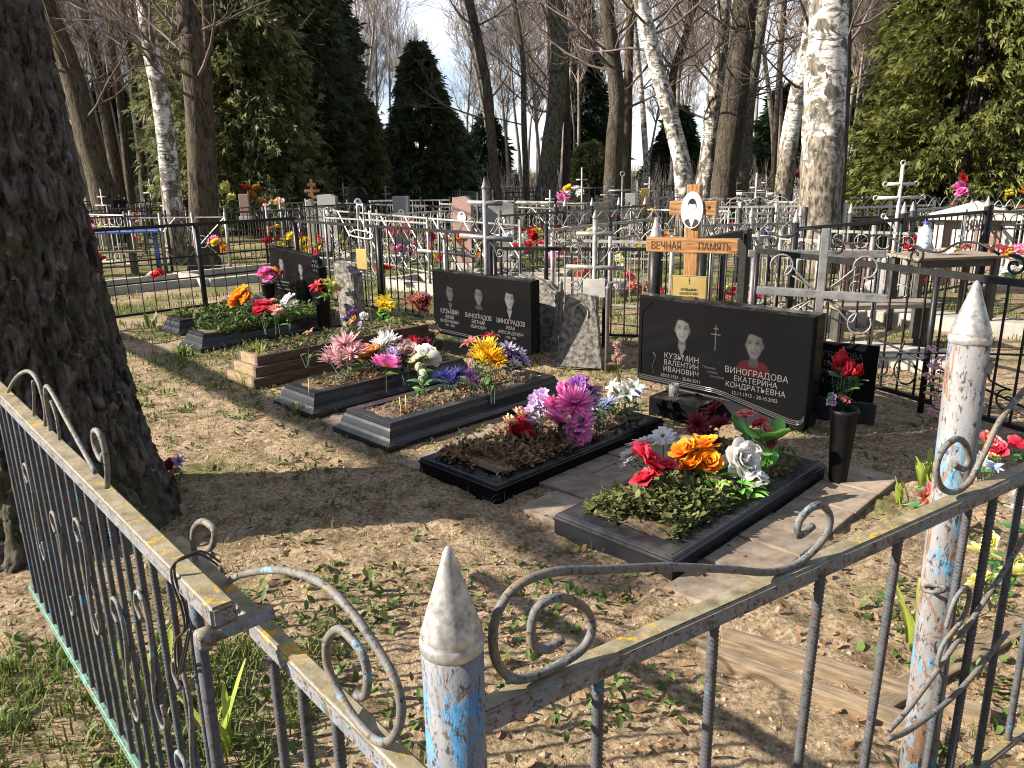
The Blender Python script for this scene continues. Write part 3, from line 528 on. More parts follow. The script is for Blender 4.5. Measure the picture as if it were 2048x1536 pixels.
def fence(name, label, A, B, h, style, mat, cat='fence', group=None, sp=0.12, r=0.007, posts=1, zb=0.12, rail=0.03, rail_r=None, posth=0.08, caps=None, tilt=0.0, postmat=None, pr=0.025, zt=None):
    A = Vector(A); B = Vector(B); A.z = B.z = 0; d = B - A; Ln = d.length; rz = math.atan2(d.y, d.x)
    t = thing(name, label, cat, A, rz, group, rx=tilt); m = MAT[mat]; pm = MAT[postmat or mat]
    zt = zt or h
    top = pipe_mesh('top_rail', Ln, rail_r, 8) if rail_r else bar_mesh('top_rail', Ln, rail, rail)
    obj('top_rail', top, m, t, (0, 0, h)); obj('bottom_rail', top if rail_r else bar_mesh('bottom_rail', Ln, rail * 0.8, rail * 0.7), m, t, (0, 0.001, zb))
    for k in range(posts + 1):
        x = Ln * k / max(1, posts) if posts else 0
        pmesh = cached(('post', mat, h, posth, pr), lambda: rod_mesh('post', h + posth, pr, 8)); obj('post', pmesh, pm, t, (x, 0, 0))
        if caps: obj('post_cap', cached(('cap', caps), lambda: MB().lathe([(0.03, 0), (0.033, 0.01), (0.03, 0.03), (0.004, 0.13)], 10).mesh('post_cap', True)), MAT[caps], t, (x, 0, h + posth))
    npk = max(2, int(Ln / sp)); hp = (zt - zb)
    if style in ('bars', 'spear', 'mesh', 'scroll', 'rings'):
        tip = 0.07 if style == 'spear' else 0
        pk = cached(('pk', style, round(hp, 3), r, mat), lambda: rod_mesh('picket', hp + (0.09 if tip else 0), r, 5, tip))
        for k in range(1, npk): obj('picket', pk, m, t, (Ln * k / npk, -0.002, zb))
    if style == 'mesh':
        for z in (0.36, 0.62): obj('cross_bar', bar_mesh('cross_bar', Ln, 0.012, 0.016), m, t, (0, 0.008, zb + (h - zb) * z))
    if style == 'spear': obj('middle_rail', bar_mesh('middle_rail', Ln, rail * .8, rail * .7), m, t, (0, 0.004, h - 0.14))
    if style == 'scroll':
        nn = max(1, int(Ln / 0.30)); cw = Ln / nn
        sc = cached(('sc', round(cw, 2), mat), lambda: curve2('scroll', c_scroll(cw * 0.92, 0.13), 0.007, 5, k=1)); arch = cached(('ar', round(cw, 2), mat), lambda: curve2('arch', [(-cw * .5, 0.02), (-cw * .3, 0.10), (0, 0.15), (cw * .3, .10), (cw * .5, 0.02)], 0.006, 5))
        for k in range(nn): obj('scroll', sc, m, t, (cw * (k + 0.5), 0.0, h - 0.16), scale=(1 if k % 2 else -1, 1, 1)); obj('arch', arch, m, t, (cw * (k + .5), 0, h + 0.005))
        obj('middle_rail', bar_mesh('middle_rail', Ln, rail * .6, rail * .5), m, t, (0, 0.004, h - 0.18))
    if style == 'rings':
        nn = max(2, int(Ln / 0.2)); cw = Ln / nn; rg = cached(('rg', round(cw, 2), mat), lambda: curve2('ring', spiral(0, 0, min(0.075, cw * .42), min(0.075, cw * .42), 0, 1, 16), 0.006, 5, k=1))
        for k in range(nn): obj('ring', rg, m, t, (cw * (k + .5), -0.012, h - 0.10)); obj('ring', rg, m, t, (cw * (k + .5), -0.012, zb + 0.10))
        obj('middle_rail', bar_mesh('middle_rail', Ln, rail * .6, rail * .5), m, t, (0, 0.004, h - 0.2))
    if style in ('zig', 'lattice'):
        nn = max(1, int(Ln / sp)); cw = Ln / nn
        for k in range(nn):
            def brace(x0, z0, x1, z1, y):
                dx, dz = x1 - x0, z1 - z0; ln = math.hypot(dx, dz)
                obj('brace', cached(('br', round(ln, 2), r), lambda: MB().tube([(0, 0, 0), (ln, 0, 0)], r, 5).mesh('brace')), m, t, (x0, y, z0), (0, -math.atan2(dz, dx), 0))
            x0 = k * cw; zm = (zb + h) / 2
            if style == 'zig':
                brace(x0, zm, x0 + cw / 2, h, -.01); brace(x0 + cw / 2, h, x0 + cw, zm, -.01); brace(x0, zm, x0 + cw / 2, zb, -.01); brace(x0 + cw / 2, zb, x0 + cw, zm, -.01)
            else:
                brace(x0, zb, x0 + cw, h, -.01); brace(x0, h, x0 + cw, zb, .01)
                obj('ring', cached(('rgl', mat), lambda: curve2('ring', spiral(0, 0, .1, .1, 0, 1, 16), 0.007, 5, k=1)), m, t, (x0 + cw / 2, -0.025, zm))
    return t
# ---------------- the black fences round the family plot
fence('black_fence', 'black fence with thin grid bars left behind the far black kerbs', (-5.35, 7.27, 0), (-2.68, 9.85, 0), 1.06, 'mesh', 'black', sp=0.135, r=0.006, posts=3, zb=0.13, rail=0.035, pr=0.032, posth=0.01)
fence('black_fence', 'black picket fence running right behind the three-portrait headstone', (-2.66, 9.80, 0), (-0.18, 7.22, 0), 1.03, 'bars', 'black', sp=0.12, r=0.008, posts=2, zb=0.13, rail=0.03, pr=0.032, posth=0.0)
fence('black_fence', 'black picket fence with flat rail between metal cross and wooden cross', (-0.14, 7.2, 0), (1.85, 6.75, 0), 0.90, 'bars', 'black', sp=0.12, r=0.007, posts=2, zb=0.12, rail=0.03, pr=0.022, posth=0.0)
f_ = fence('black_fence', 'black scrolled fence on the right behind the vase of red tulips', (2.02, 6.35, 0), (3.35, 3.35, 0), 0.93, 'bars', 'black', sp=0.13, r=0.008, posts=2, zb=0.10, rail=0.04, pr=0.02, posth=0.0)
_s1 = curve2('scroll', spiral(-0.16, 0.07, 0.012, 0.06, 0, 1.4, 22)[:-1] + [(-0.02, 0.10), (0.08, 0.16), (0.2, 0.17), (0.32, 0.12)], 0.007, 6, k=3)
for x in (0.35, 1.0, 1.65, 2.3, 2.9): obj('scroll', _s1, MAT['black'], f_, (x, 0, 0.945), scale=(1.15, 1, 1.1))
_s2 = curve2('scroll', spiral(0, 0.10, 0.02, 0.075, 0.5, 1.2, 18) + [(0.12, 0.2), (0.17, 0.32)], 0.006, 6, k=2)
for x in (0.15, 0.52, 0.9, 1.3, 1.75, 2.2): obj('scroll', _s2, MAT['black'], f_, (x, -0.012, 0.14), scale=(1 if int(x * 10) % 2 else -1, 1, 1)); obj('ring', cached(('rgb',), lambda: curve2('ring', spiral(0, 0, .085, .085, 0, 1, 18), 0.006, 6, k=1)), MAT['black'], f_, (x + .2, -0.012, 0.26))
obj('diagonal_rod', MB().tube([(0.3, -0.02, 0.62), (2.7, -0.02, 0.16)], 0.007, 6).mesh('diagonal_rod', True), MAT['black'], f_)
obj('diagonal_rod', MB().tube([(0.3, -0.03, 0.16), (2.7, -0.03, 0.62)], 0.007, 6).mesh('diagonal_rod', True), MAT['black'], f_)
f_ = fence('black_fence', 'black fence of the right neighbour rising above the wooden table', (2.75, 7.55, 0), (5.9, 9.75, 0), 1.0, 'bars', 'black', sp=0.14, r=0.008, posts=2, zb=0.12, rail=0.035, pr=0.035, posth=0.06, caps='capsilver')
fence('black_fence', 'black fence continuing past the table to the right edge', (5.95, 9.75, 0), (9.6, 6.3, 0), 1.0, 'rings', 'black', sp=0.14, r=0.007, posts=2, zb=0.12, rail=0.035, pr=0.03)
# thick black gate frame right of the wooden cross
t = thing('gate_frame', 'thick black square-tube frame standing right behind the wooden cross', 'gate frame', (1.72, 6.95, 0), R(40))
obj('gate_post', MB().bbox(-0.03, 0.03, -0.03, 0.03, 0, 0.90).mesh('gate_post'), MAT['black'], t); obj('gate_post', MB().bbox(0.62, 0.70, -0.04, 0.04, 0, 1.03).mesh('gate_post'), MAT['black'], t)
obj('gate_beam', MB().bbox(0.031, 0.62, -0.03, 0.03, 0.90, 0.99).mesh('gate_beam'), MAT['black'], t, rot=(0, -0.05, 0))
for k in range(4): obj('picket', cached(('gfp',), lambda: rod_mesh('picket', 0.8, 0.008, 6)), MAT['black'], t, (0.13 + k * 0.12, 0, 0.1))
t = thing('dark_post', 'thick black pipe post close behind the wooden cross on its left', 'post', (1.28, 6.85, 0)); obj('post', MB().tube([(0, 0, 0), (0, 0, 0.99)], 0.055, 12).mesh('post', True), MAT['black'], t)
obj('post_cap', MB().lathe([(0.055, 0), (0.06, 0.02), (0.05, 0.04), (0.012, 0.19)], 12).mesh('post_cap', True), MAT['capsilver'], t, (0, 0, 0.99))
t = thing('dark_post', 'black pipe post right of the wooden cross, without a cap', 'post', (1.66, 6.72, 0)); obj('post', MB().tube([(0, 0, 0), (0, 0, 0.93)], 0.04, 12).mesh('post', True), MAT['black'], t)
t = thing('rail_stub', 'flat grey rail crossing behind the grey tube cross', 'rail', (2.05, 6.7, 0), R(-12)); obj('top_rail', MB().bbox(0, 1.1, -0.02, 0.02, 0.84, 0.90).mesh('top_rail'), MAT['greymetal'], t)
for x in (0.05, 1.05): obj('post', MB().tube([(x, 0, 0), (x, 0, 0.84)], 0.02, 8).mesh('post', True), MAT['greymetal'], t)
# ---------------- fences of the other plots, from left to right and back
def pf(name, label, a, b, h, style, mat, **k):
    A = gd(a[0], a[1], h); B = gd(b[0], b[1], h); return fence(name, label, A, B, h, style, mat, **k)
pf('spear_fence', 'dark spear-topped fence behind the foot of the leaning furrowed trunk', (150, 404), (250, 400), 0.95, 'spear', 'darkmetal', sp=0.14, r=0.009, posts=2)
pf('spear_fence', 'dark spear-topped fence between the two trunks right of the leaning furrowed trunk', (290, 404), (374, 402), 0.95, 'spear', 'darkmetal', sp=0.12, r=0.010, posts=2)
pf('lattice_fence', 'white lattice fence with rings and crosses behind the left black grid fence', (255, 436), (450, 434), 0.92, 'lattice', 'silver', sp=0.8, r=0.009, posts=3, pr=0.024, rail=.02)
pf('dark_fence', 'thin dark fence in front of the leaning trunk', (165, 436), (330, 430), 0.95, 'bars', 'darkmetal', sp=0.16, r=0.008, posts=2)
pf('grey_fence', 'thin grey fence below the olive thuja', (440, 398), (596, 392), 0.95, 'bars', 'greymetal', sp=0.16, r=0.010, posts=3)
pf('dark_fence', 'dark fence crossing in front of the far left headstones', (450, 425), (600, 420), 0.95, 'mesh', 'darkmetal', sp=0.17, r=0.009, posts=2)
pf('zigzag_fence', 'white pipe fence with big zigzag braces across the middle', (658, 421), (1040, 452), 0.92, 'zig', 'silver', sp=0.85, r=0.012, posts=3, rail_r=0.017, pr=0.018)
pf('zigzag_fence', 'far row of the zigzag pipe fence in front of the red headstone', (880, 408), (1110, 418), 0.95, 'zig', 'silver', sp=0.9, r=0.012, posts=2, rail_r=0.017, pr=0.018)
pf('dark_fence', 'dark pipe fence left behind the zigzag fence', (612, 404), (905, 414), 0.95, 'bars', 'darkmetal', sp=0.2, r=0.009, posts=3)
pf('picket_fence', 'dark green picket fence under the round-topped thuja', (738, 380), (862, 378), 1.0, 'bars', 'greenpaint', sp=0.16, r=0.018, posts=3, pr=0.04)
pf('picket_fence', 'grey picket fence right of the dark green one', (866, 380), (985, 386), 1.0, 'bars', 'greymetal', sp=0.2, r=0.014, posts=2)
pf('pale_fence', 'pale fence of crossed rods left of the mossy trunk', (1003, 373), (1085, 374), 1.0, 'lattice', 'silver', sp=0.5, r=0.016, posts=2)
pf('pale_fence', 'pale barred fence right of the mossy trunk', (1115, 377), (1215, 375), 1.0, 'bars', 'silver', sp=0.18, r=0.014, posts=2)
pf('scroll_fence', 'silver scroll fence under a black beam behind the pipe cross', (1092, 462), (1325, 436), 0.95, 'scroll', 'silver', sp=0.16, r=0.008, posts=2, postmat='black')
pf('scroll_fence', 'silver curl fence seen just above the black picket rail', (1105, 480), (1345, 486), 0.82, 'scroll', 'silver', sp=0.14, r=0.007, posts=2)
pf('ring_fence', 'brown ringed fence behind the silver scroll fence', (1000, 432), (1290, 412), 0.95, 'rings', 'darkmetal', sp=0.18, r=0.008, posts=3)
pf('scroll_fence', 'white scroll fence behind the top of the wooden cross on its right', (1408, 415), (1625, 412), 0.95, 'scroll', 'white', sp=0.16, r=0.009, posts=3)
pf('ring_fence', 'silver ringed fence between wooden cross and broad birch', (1402, 452), (1600, 446), 0.9, 'rings', 'silver', sp=0.15, r=0.008, posts=2, caps='capsilver')
pf('scroll_fence', 'silver curl fence low behind the black gate frame', (1425, 482), (1600, 470), 0.85, 'scroll', 'silver', sp=0.15, r=0.007, posts=2)
pf('white_fence', 'far white rail fence left of the wooden cross', (1236, 374), (1340, 373), 0.95, 'bars', 'white', sp=0.3, r=0.012, posts=2)
pf('white_fence', 'far white rail fence between the stout dark trunk and the leaning white birch', (1470, 386), (1600, 388), 0.95, 'rings', 'white', sp=0.2, r=0.010, posts=2)
pf('scroll_fence', 'white scroll fence right of the broad birch', (1690, 416), (1868, 410), 0.95, 'scroll', 'white', sp=0.2, r=0.008, posts=2)
pf('scroll_fence', 'white arched fence at the right edge behind the white monument', (1930, 432), (2075, 418), 0.95, 'scroll', 'white', sp=0.14, r=0.009, posts=2)
pf('ring_fence', 'brownish ringed fence behind the tall white cross', (1700, 440), (1940, 430), 0.9, 'rings', 'darkmetal', sp=0.16, r=0.008, posts=2, caps='capsilver')
pf('dark_fence', 'far dark fence under the sunlit thuja', (1690, 366), (1985, 352), 1.1, 'bars', 'darkmetal', sp=0.22, r=0.012, posts=4)
pf('silver_fence', 'silver barred fence in front of the mossy trunk', (1030, 405), (1200, 408), 0.95, 'bars', 'silver', sp=0.18, r=0.009, posts=2, rail_r=0.02)
pf('silver_fence', 'silver barred fence with round post knobs left of the broad birch', (1520, 402), (1640, 406), 0.95, 'bars', 'silver', sp=0.14, r=0.010, posts=2)
pf('ring_fence', 'dark ringed fence deep behind the forked trunk', (1195, 398), (1370, 394), 0.95, 'rings', 'silver', sp=0.16, r=0.010, posts=2)
# ================================================================ CROSSES
def cross_bars(t, m, hgt, bars, r, sq=False, knobs=0.0, ry=0.0):
    up = MB(); (up.bbox(-r, r, -r, r, 0, hgt, r * .2) if sq else up.tube([(0, 0, 0), (0, 0, hgt)], r, 10)); obj('upright', up.mesh('upright', not sq), m, t)
    for z, w, sl in bars:
        b = MB(); (b.bbox(-w, w, -r * 1.03, r * 1.03, -r, r, r * .2) if sq else b.tube([(-w, 0, 0), (w, 0, 0)], r * 0.95, 10)); obj('crossbar', b.mesh('crossbar', not sq), m, t, (0, 0, z), (0, sl, 0))
        if knobs:
            for sx in (-1, 1): obj('end_ring', cached(('er', knobs), lambda: curve2('end_ring', spiral(0, 0, knobs, knobs, 0, 1, 14), knobs * 0.33, 6, k=1)), m, t, (sx * (w + knobs) * math.cos(sl), 0, z - sx * (w + knobs) * math.sin(sl)))
    if knobs: obj('end_ring', _C[('er', knobs)], m, t, (0, 0, hgt + knobs))
t = thing('metal_cross', 'tall grey pipe cross behind the three-portrait headstone', 'cross', (-0.21, 6.98, 0), R(-20)); cross_bars(t, MAT['greymetal'], 1.44, [(1.02, 0.25, 0.06), (1.32, 0.16, 0.02)], 0.024)
obj('finial', MB().lathe([(0.026, 0), (0.032, 0.015), (0.022, 0.03), (0.003, 0.10)], 10).mesh('finial', True), MAT['greymetal'], t, (0, 0, 1.44))
_q = curve2('scroll', spiral(0.13, 0.13, 0.012, 0.04, 1.0, 1.2, 14) + [(0.08, 0.09), (0.02, 0.02)], 0.006, 5, k=2)
for sx, sz in ((1, 1), (-1, 1), (1, -1), (-1, -1)): obj('scroll', _q, MAT['greymetal'], t, (0, 0, 1.02), scale=(sx, 1, sz))
t = thing('metal_cross', 'silver pipe cross with curls above the old leaning tablet', 'cross', (0.69, 6.32, 0), R(-12)); cross_bars(t, MAT['silver'], 1.21, [(1.09, 0.15, 0.0), (0.82, 0.235, 0.02)], 0.021)
obj('finial', MB().lathe([(0.022, 0), (0.026, 0.01), (0.002, 0.07)], 10).mesh('finial', True), MAT['silver'], t, (0, 0, 1.21))
for sx, sz in ((1, 1), (-1, 1), (1, -1), (-1, -1)): obj('scroll', _q, MAT['white'], t, (0, 0, 0.82), scale=(sx * 1.2, 1, sz * 1.1))
obj('name_plate', MB().bbox(-0.09, 0.09, -0.032, -0.026, 0.58, 0.73, 0.002).mesh('name_plate'), MAT['white'], t)
t = thing('metal_cross', 'grey square-tube cross with radiating rods right of the big double headstone', 'cross', (1.88, 4.66, 0), R(-22)); cross_bars(t, MAT['greymetal'], 1.23, [(0.84, 0.37, 0.03)], 0.0235, sq=True)
for a in (40, 140, 220, 320):
    ca, sa = math.cos(R(a)), math.sin(R(a)); P = [(0.03 * ca, 0.03 * sa), (0.14 * ca, 0.14 * sa), (0.24 * ca, 0.26 * sa)]; c = (0.24 * ca + 0.05 * (1 if ca > 0 else -1), 0.26 * sa - 0.0)
    obj('curled_rod', curve2('curled_rod', P + [(c[0] + 0.065 * math.cos(R(a) + 2.6 - q * 0.7 * (1 if ca * sa > 0 else -1)), c[1] + 0.065 * math.sin(R(a) + 2.6 - q * 0.7 * (1 if ca * sa > 0 else -1))) for q in range(8)], 0.0065, 6, k=3), MAT['greymetal'], t, (0, 0.0, 0.84))
    obj('straight_rod', MB().tube([(0.02 * ca, 0.012, 0.84 + 0.02 * sa), (0.27 * ca, 0.012, 0.84 + 0.20 * sa)], 0.006, 6).mesh('straight_rod', True), MAT['greymetal'], t)
def bent_loop(w, hgt): return [(-w, 0), (-w, hgt * .5), (-w, hgt - w), (-w * .7, hgt - w * .3), (0, hgt), (w * .7, hgt - w * .3), (w, hgt - w), (w, hgt * .5), (w, 0)]
t = thing('wire_cross', 'white cross bent from thin tube behind the grey leaning stele', 'cross', (-1.53, 8.15, 0), R(-30)); obj('upright', curve2('upright', bent_loop(0.040, 1.28), 0.009, 7, k=4), MAT['white'], t)
for z, w in ((0.98, 0.14), (0.55, 0.14)):
    P = [(-w, 0), (-w * .5, 0.036), (0, .036), (w * .5, 0.036), (w, 0.025), (w + 0.02, 0), (w, -.025), (w * .5, -.036), (0, -.036), (-w * .5, -.036), (-w, -.025), (-w - .02, 0), (-w, 0.025)]
    obj('crossbar', curve2('crossbar', P, 0.008, 7, k=3, y=-0.014), MAT['white'], t, (0, 0, z), (0, 0.10, 0))
obj('name_plate', MB().bbox(-0.07, 0.07, -0.032, -0.027, 0.62, 0.83, 0.002).mesh('name_plate'), MAT['brass'], t)
def far_cross(name, label, px, ytop, Y, hgt, mat, bars, r, sq=False, knobs=0.0, rz=0.0):
    p = at(px, ytop, Y); t = thing(name, label, 'cross', (p.x, p.y, p.z - hgt), rz); t.location.z = min(0.0, p.z - hgt) if p.z - hgt > -0.3 else p.z - hgt; cross_bars(t, MAT[mat], p.z - t.location.z, [(p.z - t.location.z - dz, w, sl) for dz, w, sl in bars], r, sq, knobs); return t
far_cross('pipe_cross', 'tall white pipe cross with ring ends left of the sunlit thuja', 1806, 330, 9.6, 1.62, 'white', [(0.22, 0.16, 0.0), (0.38, 0.26, 0.0), (0.75, 0.20, 0.75)], 0.021, knobs=0.026)
far_cross('pipe_cross', 'thin silver cross beside the foot of the mossy trunk', 1164, 335, 17, 1.7, 'silver', [(0.25, 0.12, 0), (0.42, 0.22, 0)], 0.02)
far_cross('pipe_cross', 'silver cross with many curls left of the wooden cross', 1245, 352, 15.5, 1.5, 'silver', [(0.27, 0.26, 0)], 0.018, knobs=0.04)
far_cross('pipe_cross', 'white cross between the stout dark trunk and the leaning white birch', 1514, 346, 17, 1.6, 'white', [(0.3, 0.13, 0), (0.55, 0.25, -0.1)], 0.02)
far_cross('wooden_cross', 'small orange wooden cross below the big dark thuja', 622, 358, 20, 1.4, 'varnish', [(0.14, 0.10, 0), (0.29, 0.19, 0), (0.42, 0.11, 0.4)], 0.035, sq=True)
far_cross('wooden_cross', 'orange wooden cross with a slanting foot bar below the olive thuja', 489, 368, 21, 1.3, 'varnish', [(0.15, 0.10, 0), (0.3, 0.17, 0)], 0.04, sq=True)
far_cross('pipe_cross', 'small grey cross behind the dark spear fence on the left', 298, 356, 22, 1.5, 'greymetal', [(0.2, 0.13, 0), (0.4, 0.2, 0)], 0.025)
far_cross('wooden_cross', 'orange roof-topped cross right of the broad birch', 1687, 318, 20, 1.8, 'varnish', [(0.3, 0.2, 0)], 0.05, sq=True)
far_cross('pipe_cross', 'low silver cross standing before the silver curl fence', 888, 462, 7.9, 0.9, 'silver', [(0.22, 0.28, 0.12)], 0.019)
# more fences and crosses deep among the far plots
for name, lab, a, b_, h_, st_, mt, kw in (
    ('silver_fence', 'silver fence with knobs far behind the silver curl cross', (1130, 424), (1290, 420), .95, 'rings', 'silver', dict(sp=.15, r=.009, posts=3, caps='capsilver')),
    ('silver_fence', 'thin silver fence in the far rows left of the broad birch', (1480, 428), (1612, 426), .95, 'scroll', 'silver', dict(sp=.14, r=.009, posts=2)),
    ('silver_fence', 'pale fence in the far rows behind the half-blackened birch', (1395, 398), (1560, 396), .95, 'bars', 'silver', dict(sp=.16, r=.012, posts=3)),
    ('dark_fence', 'dark fence with thin bars right behind the broad birch', (1660, 400), (1860, 394), .95, 'bars', 'darkmetal', dict(sp=.15, r=.010, posts=3)),
    ('scroll_fence', 'white curl fence right of the tall white cross', (1830, 420), (1990, 408), .95, 'scroll', 'silver', dict(sp=.14, r=.009, posts=2)),
    ('dark_fence', 'dark fence with rings at the far right edge', (1960, 392), (2080, 386), .95, 'rings', 'darkmetal', dict(sp=.14, r=.010, posts=2)),
    ('silver_fence', 'silver fence far left in front of the dark thuja', (560, 408), (660, 402), .95, 'bars', 'greymetal', dict(sp=.16, r=.010, posts=2)),
    ('silver_fence', 'grey fence between the middle headstones', (730, 402), (900, 400), .95, 'bars', 'silver', dict(sp=.2, r=.010, posts=3)),
    ('dark_fence', 'brown fence far left between leaning trunk and birch', (215, 418), (345, 414), .95, 'bars', 'darkmetal', dict(sp=.14, r=.010, posts=2)),
    ('scroll_fence', 'silver scroll fence behind the gate frame and the rail stub', (1490, 470), (1640, 482), .85, 'rings', 'silver', dict(sp=.13, r=.007, posts=2)),
    ('ring_fence', 'pale ringed fence in front of the white monument', (1660, 462), (1840, 468), .85, 'rings', 'silver', dict(sp=.15, r=.008, posts=2))):
    pf(name, lab, a, b_, h_, st_, mt, **kw)
for lab, px, yt, Y, mt, kn in (('small silver cross right of the ring-ended silver cross', 1275, 362, 19, 'silver', 0), ('white cross low behind the mossy trunk', 1100, 380, 20, 'white', 0), ('thin white cross far behind the wooden cross on its right', 1445, 372, 20, 'white', .03), ('silver cross far left of the broad birch', 1592, 392, 16, 'silver', .03),
    ('grey cross far behind the dark headstone of the middle', 770, 372, 22, 'greymetal', 0), ('dark cross between the reddish headstone and the pipe cross', 955, 385, 19, 'darkmetal', 0), ('thin grey cross far right of the leaning birch', 460, 375, 22, 'greymetal', 0), ('white cross far right under the sunlit thuja', 1955, 372, 17, 'white', .03)):
    far_cross('pipe_cross', lab, px, yt, Y, 1.5, mt, [(.22, .12, 0), (.38, .22, 0)], .02, knobs=kn)
# ---------------- the crowded far plots: panels, small crosses and specks of colour that nothing tells apart
rq = np.random.default_rng(31)
for k in range(46):
    x_, y_ = rq.uniform(-.62, .66), rq.uniform(12, 27); X0 = x_ * y_; a_ = R(rq.choice([-42, 48, -38, 50])) + rq.normal(0, .08); ln = rq.uniform(1.6, 2.6); dk = k % 2 == 0
    B_ = (X0 + ln * math.cos(a_), y_ + ln * math.sin(a_), 0)
    fence('dark_fence' if dk else 'silver_fence', 'thin dark fence panel deep in the crowded far rows' if dk else 'thin silver fence panel deep in the crowded far rows', (X0, y_, 0), B_, rq.uniform(.8, 1.05), ('bars', 'rings', 'scroll', 'lattice')[k % 4] if not dk else ('bars', 'spear', 'rings')[k % 3], ('darkmetal', 'black')[k % 4 // 2] if dk else ('silver', 'white', 'greymetal')[k % 3], group='thin dark fence panels of the far rows' if dk else 'thin silver fence panels of the far rows', sp=.15 if (k % 4 != 3 or dk) else .5, r=.008, posts=1, pr=.018, rail=.022)
for k in range(16):
    y_ = rq.uniform(15, 27); t = thing('pipe_cross', 'small pale pipe cross deep in the crowded far rows', 'cross', (rq.uniform(-.6, .66) * y_, y_, 0), R(rq.uniform(-40, 10)), 'small pale crosses of the far rows'); cross_bars(t, MAT[('silver', 'white', 'greymetal')[k % 3]], 1.35, [(1.0, .24, 0), (1.18, .13, 0)], .018)
# the varnished Orthodox cross behind the double headstone
t = thing('wooden_cross', 'varnished wooden cross with an oval photograph and brass plate', 'cross', (1.385, 5.92, 0), R(-26)); hb = 0.05
obj('upright', MB().bbox(-hb, hb, -0.045, 0.045, 0, 1.47, 0.006).mesh('upright'), MAT['varnish'], t)
obj('crossbar', MB().bbox(-0.345, 0.345, -0.052, 0.052, -0.054, 0.054, 0.006).mesh('crossbar'), MAT['varnishx'], t, (0, 0, 1.025)); obj('crossbar', MB().bbox(-0.175, 0.175, -0.051, 0.051, -0.052, 0.052, 0.006).mesh('crossbar'), MAT['varnishx'], t, (0, 0, 1.30))
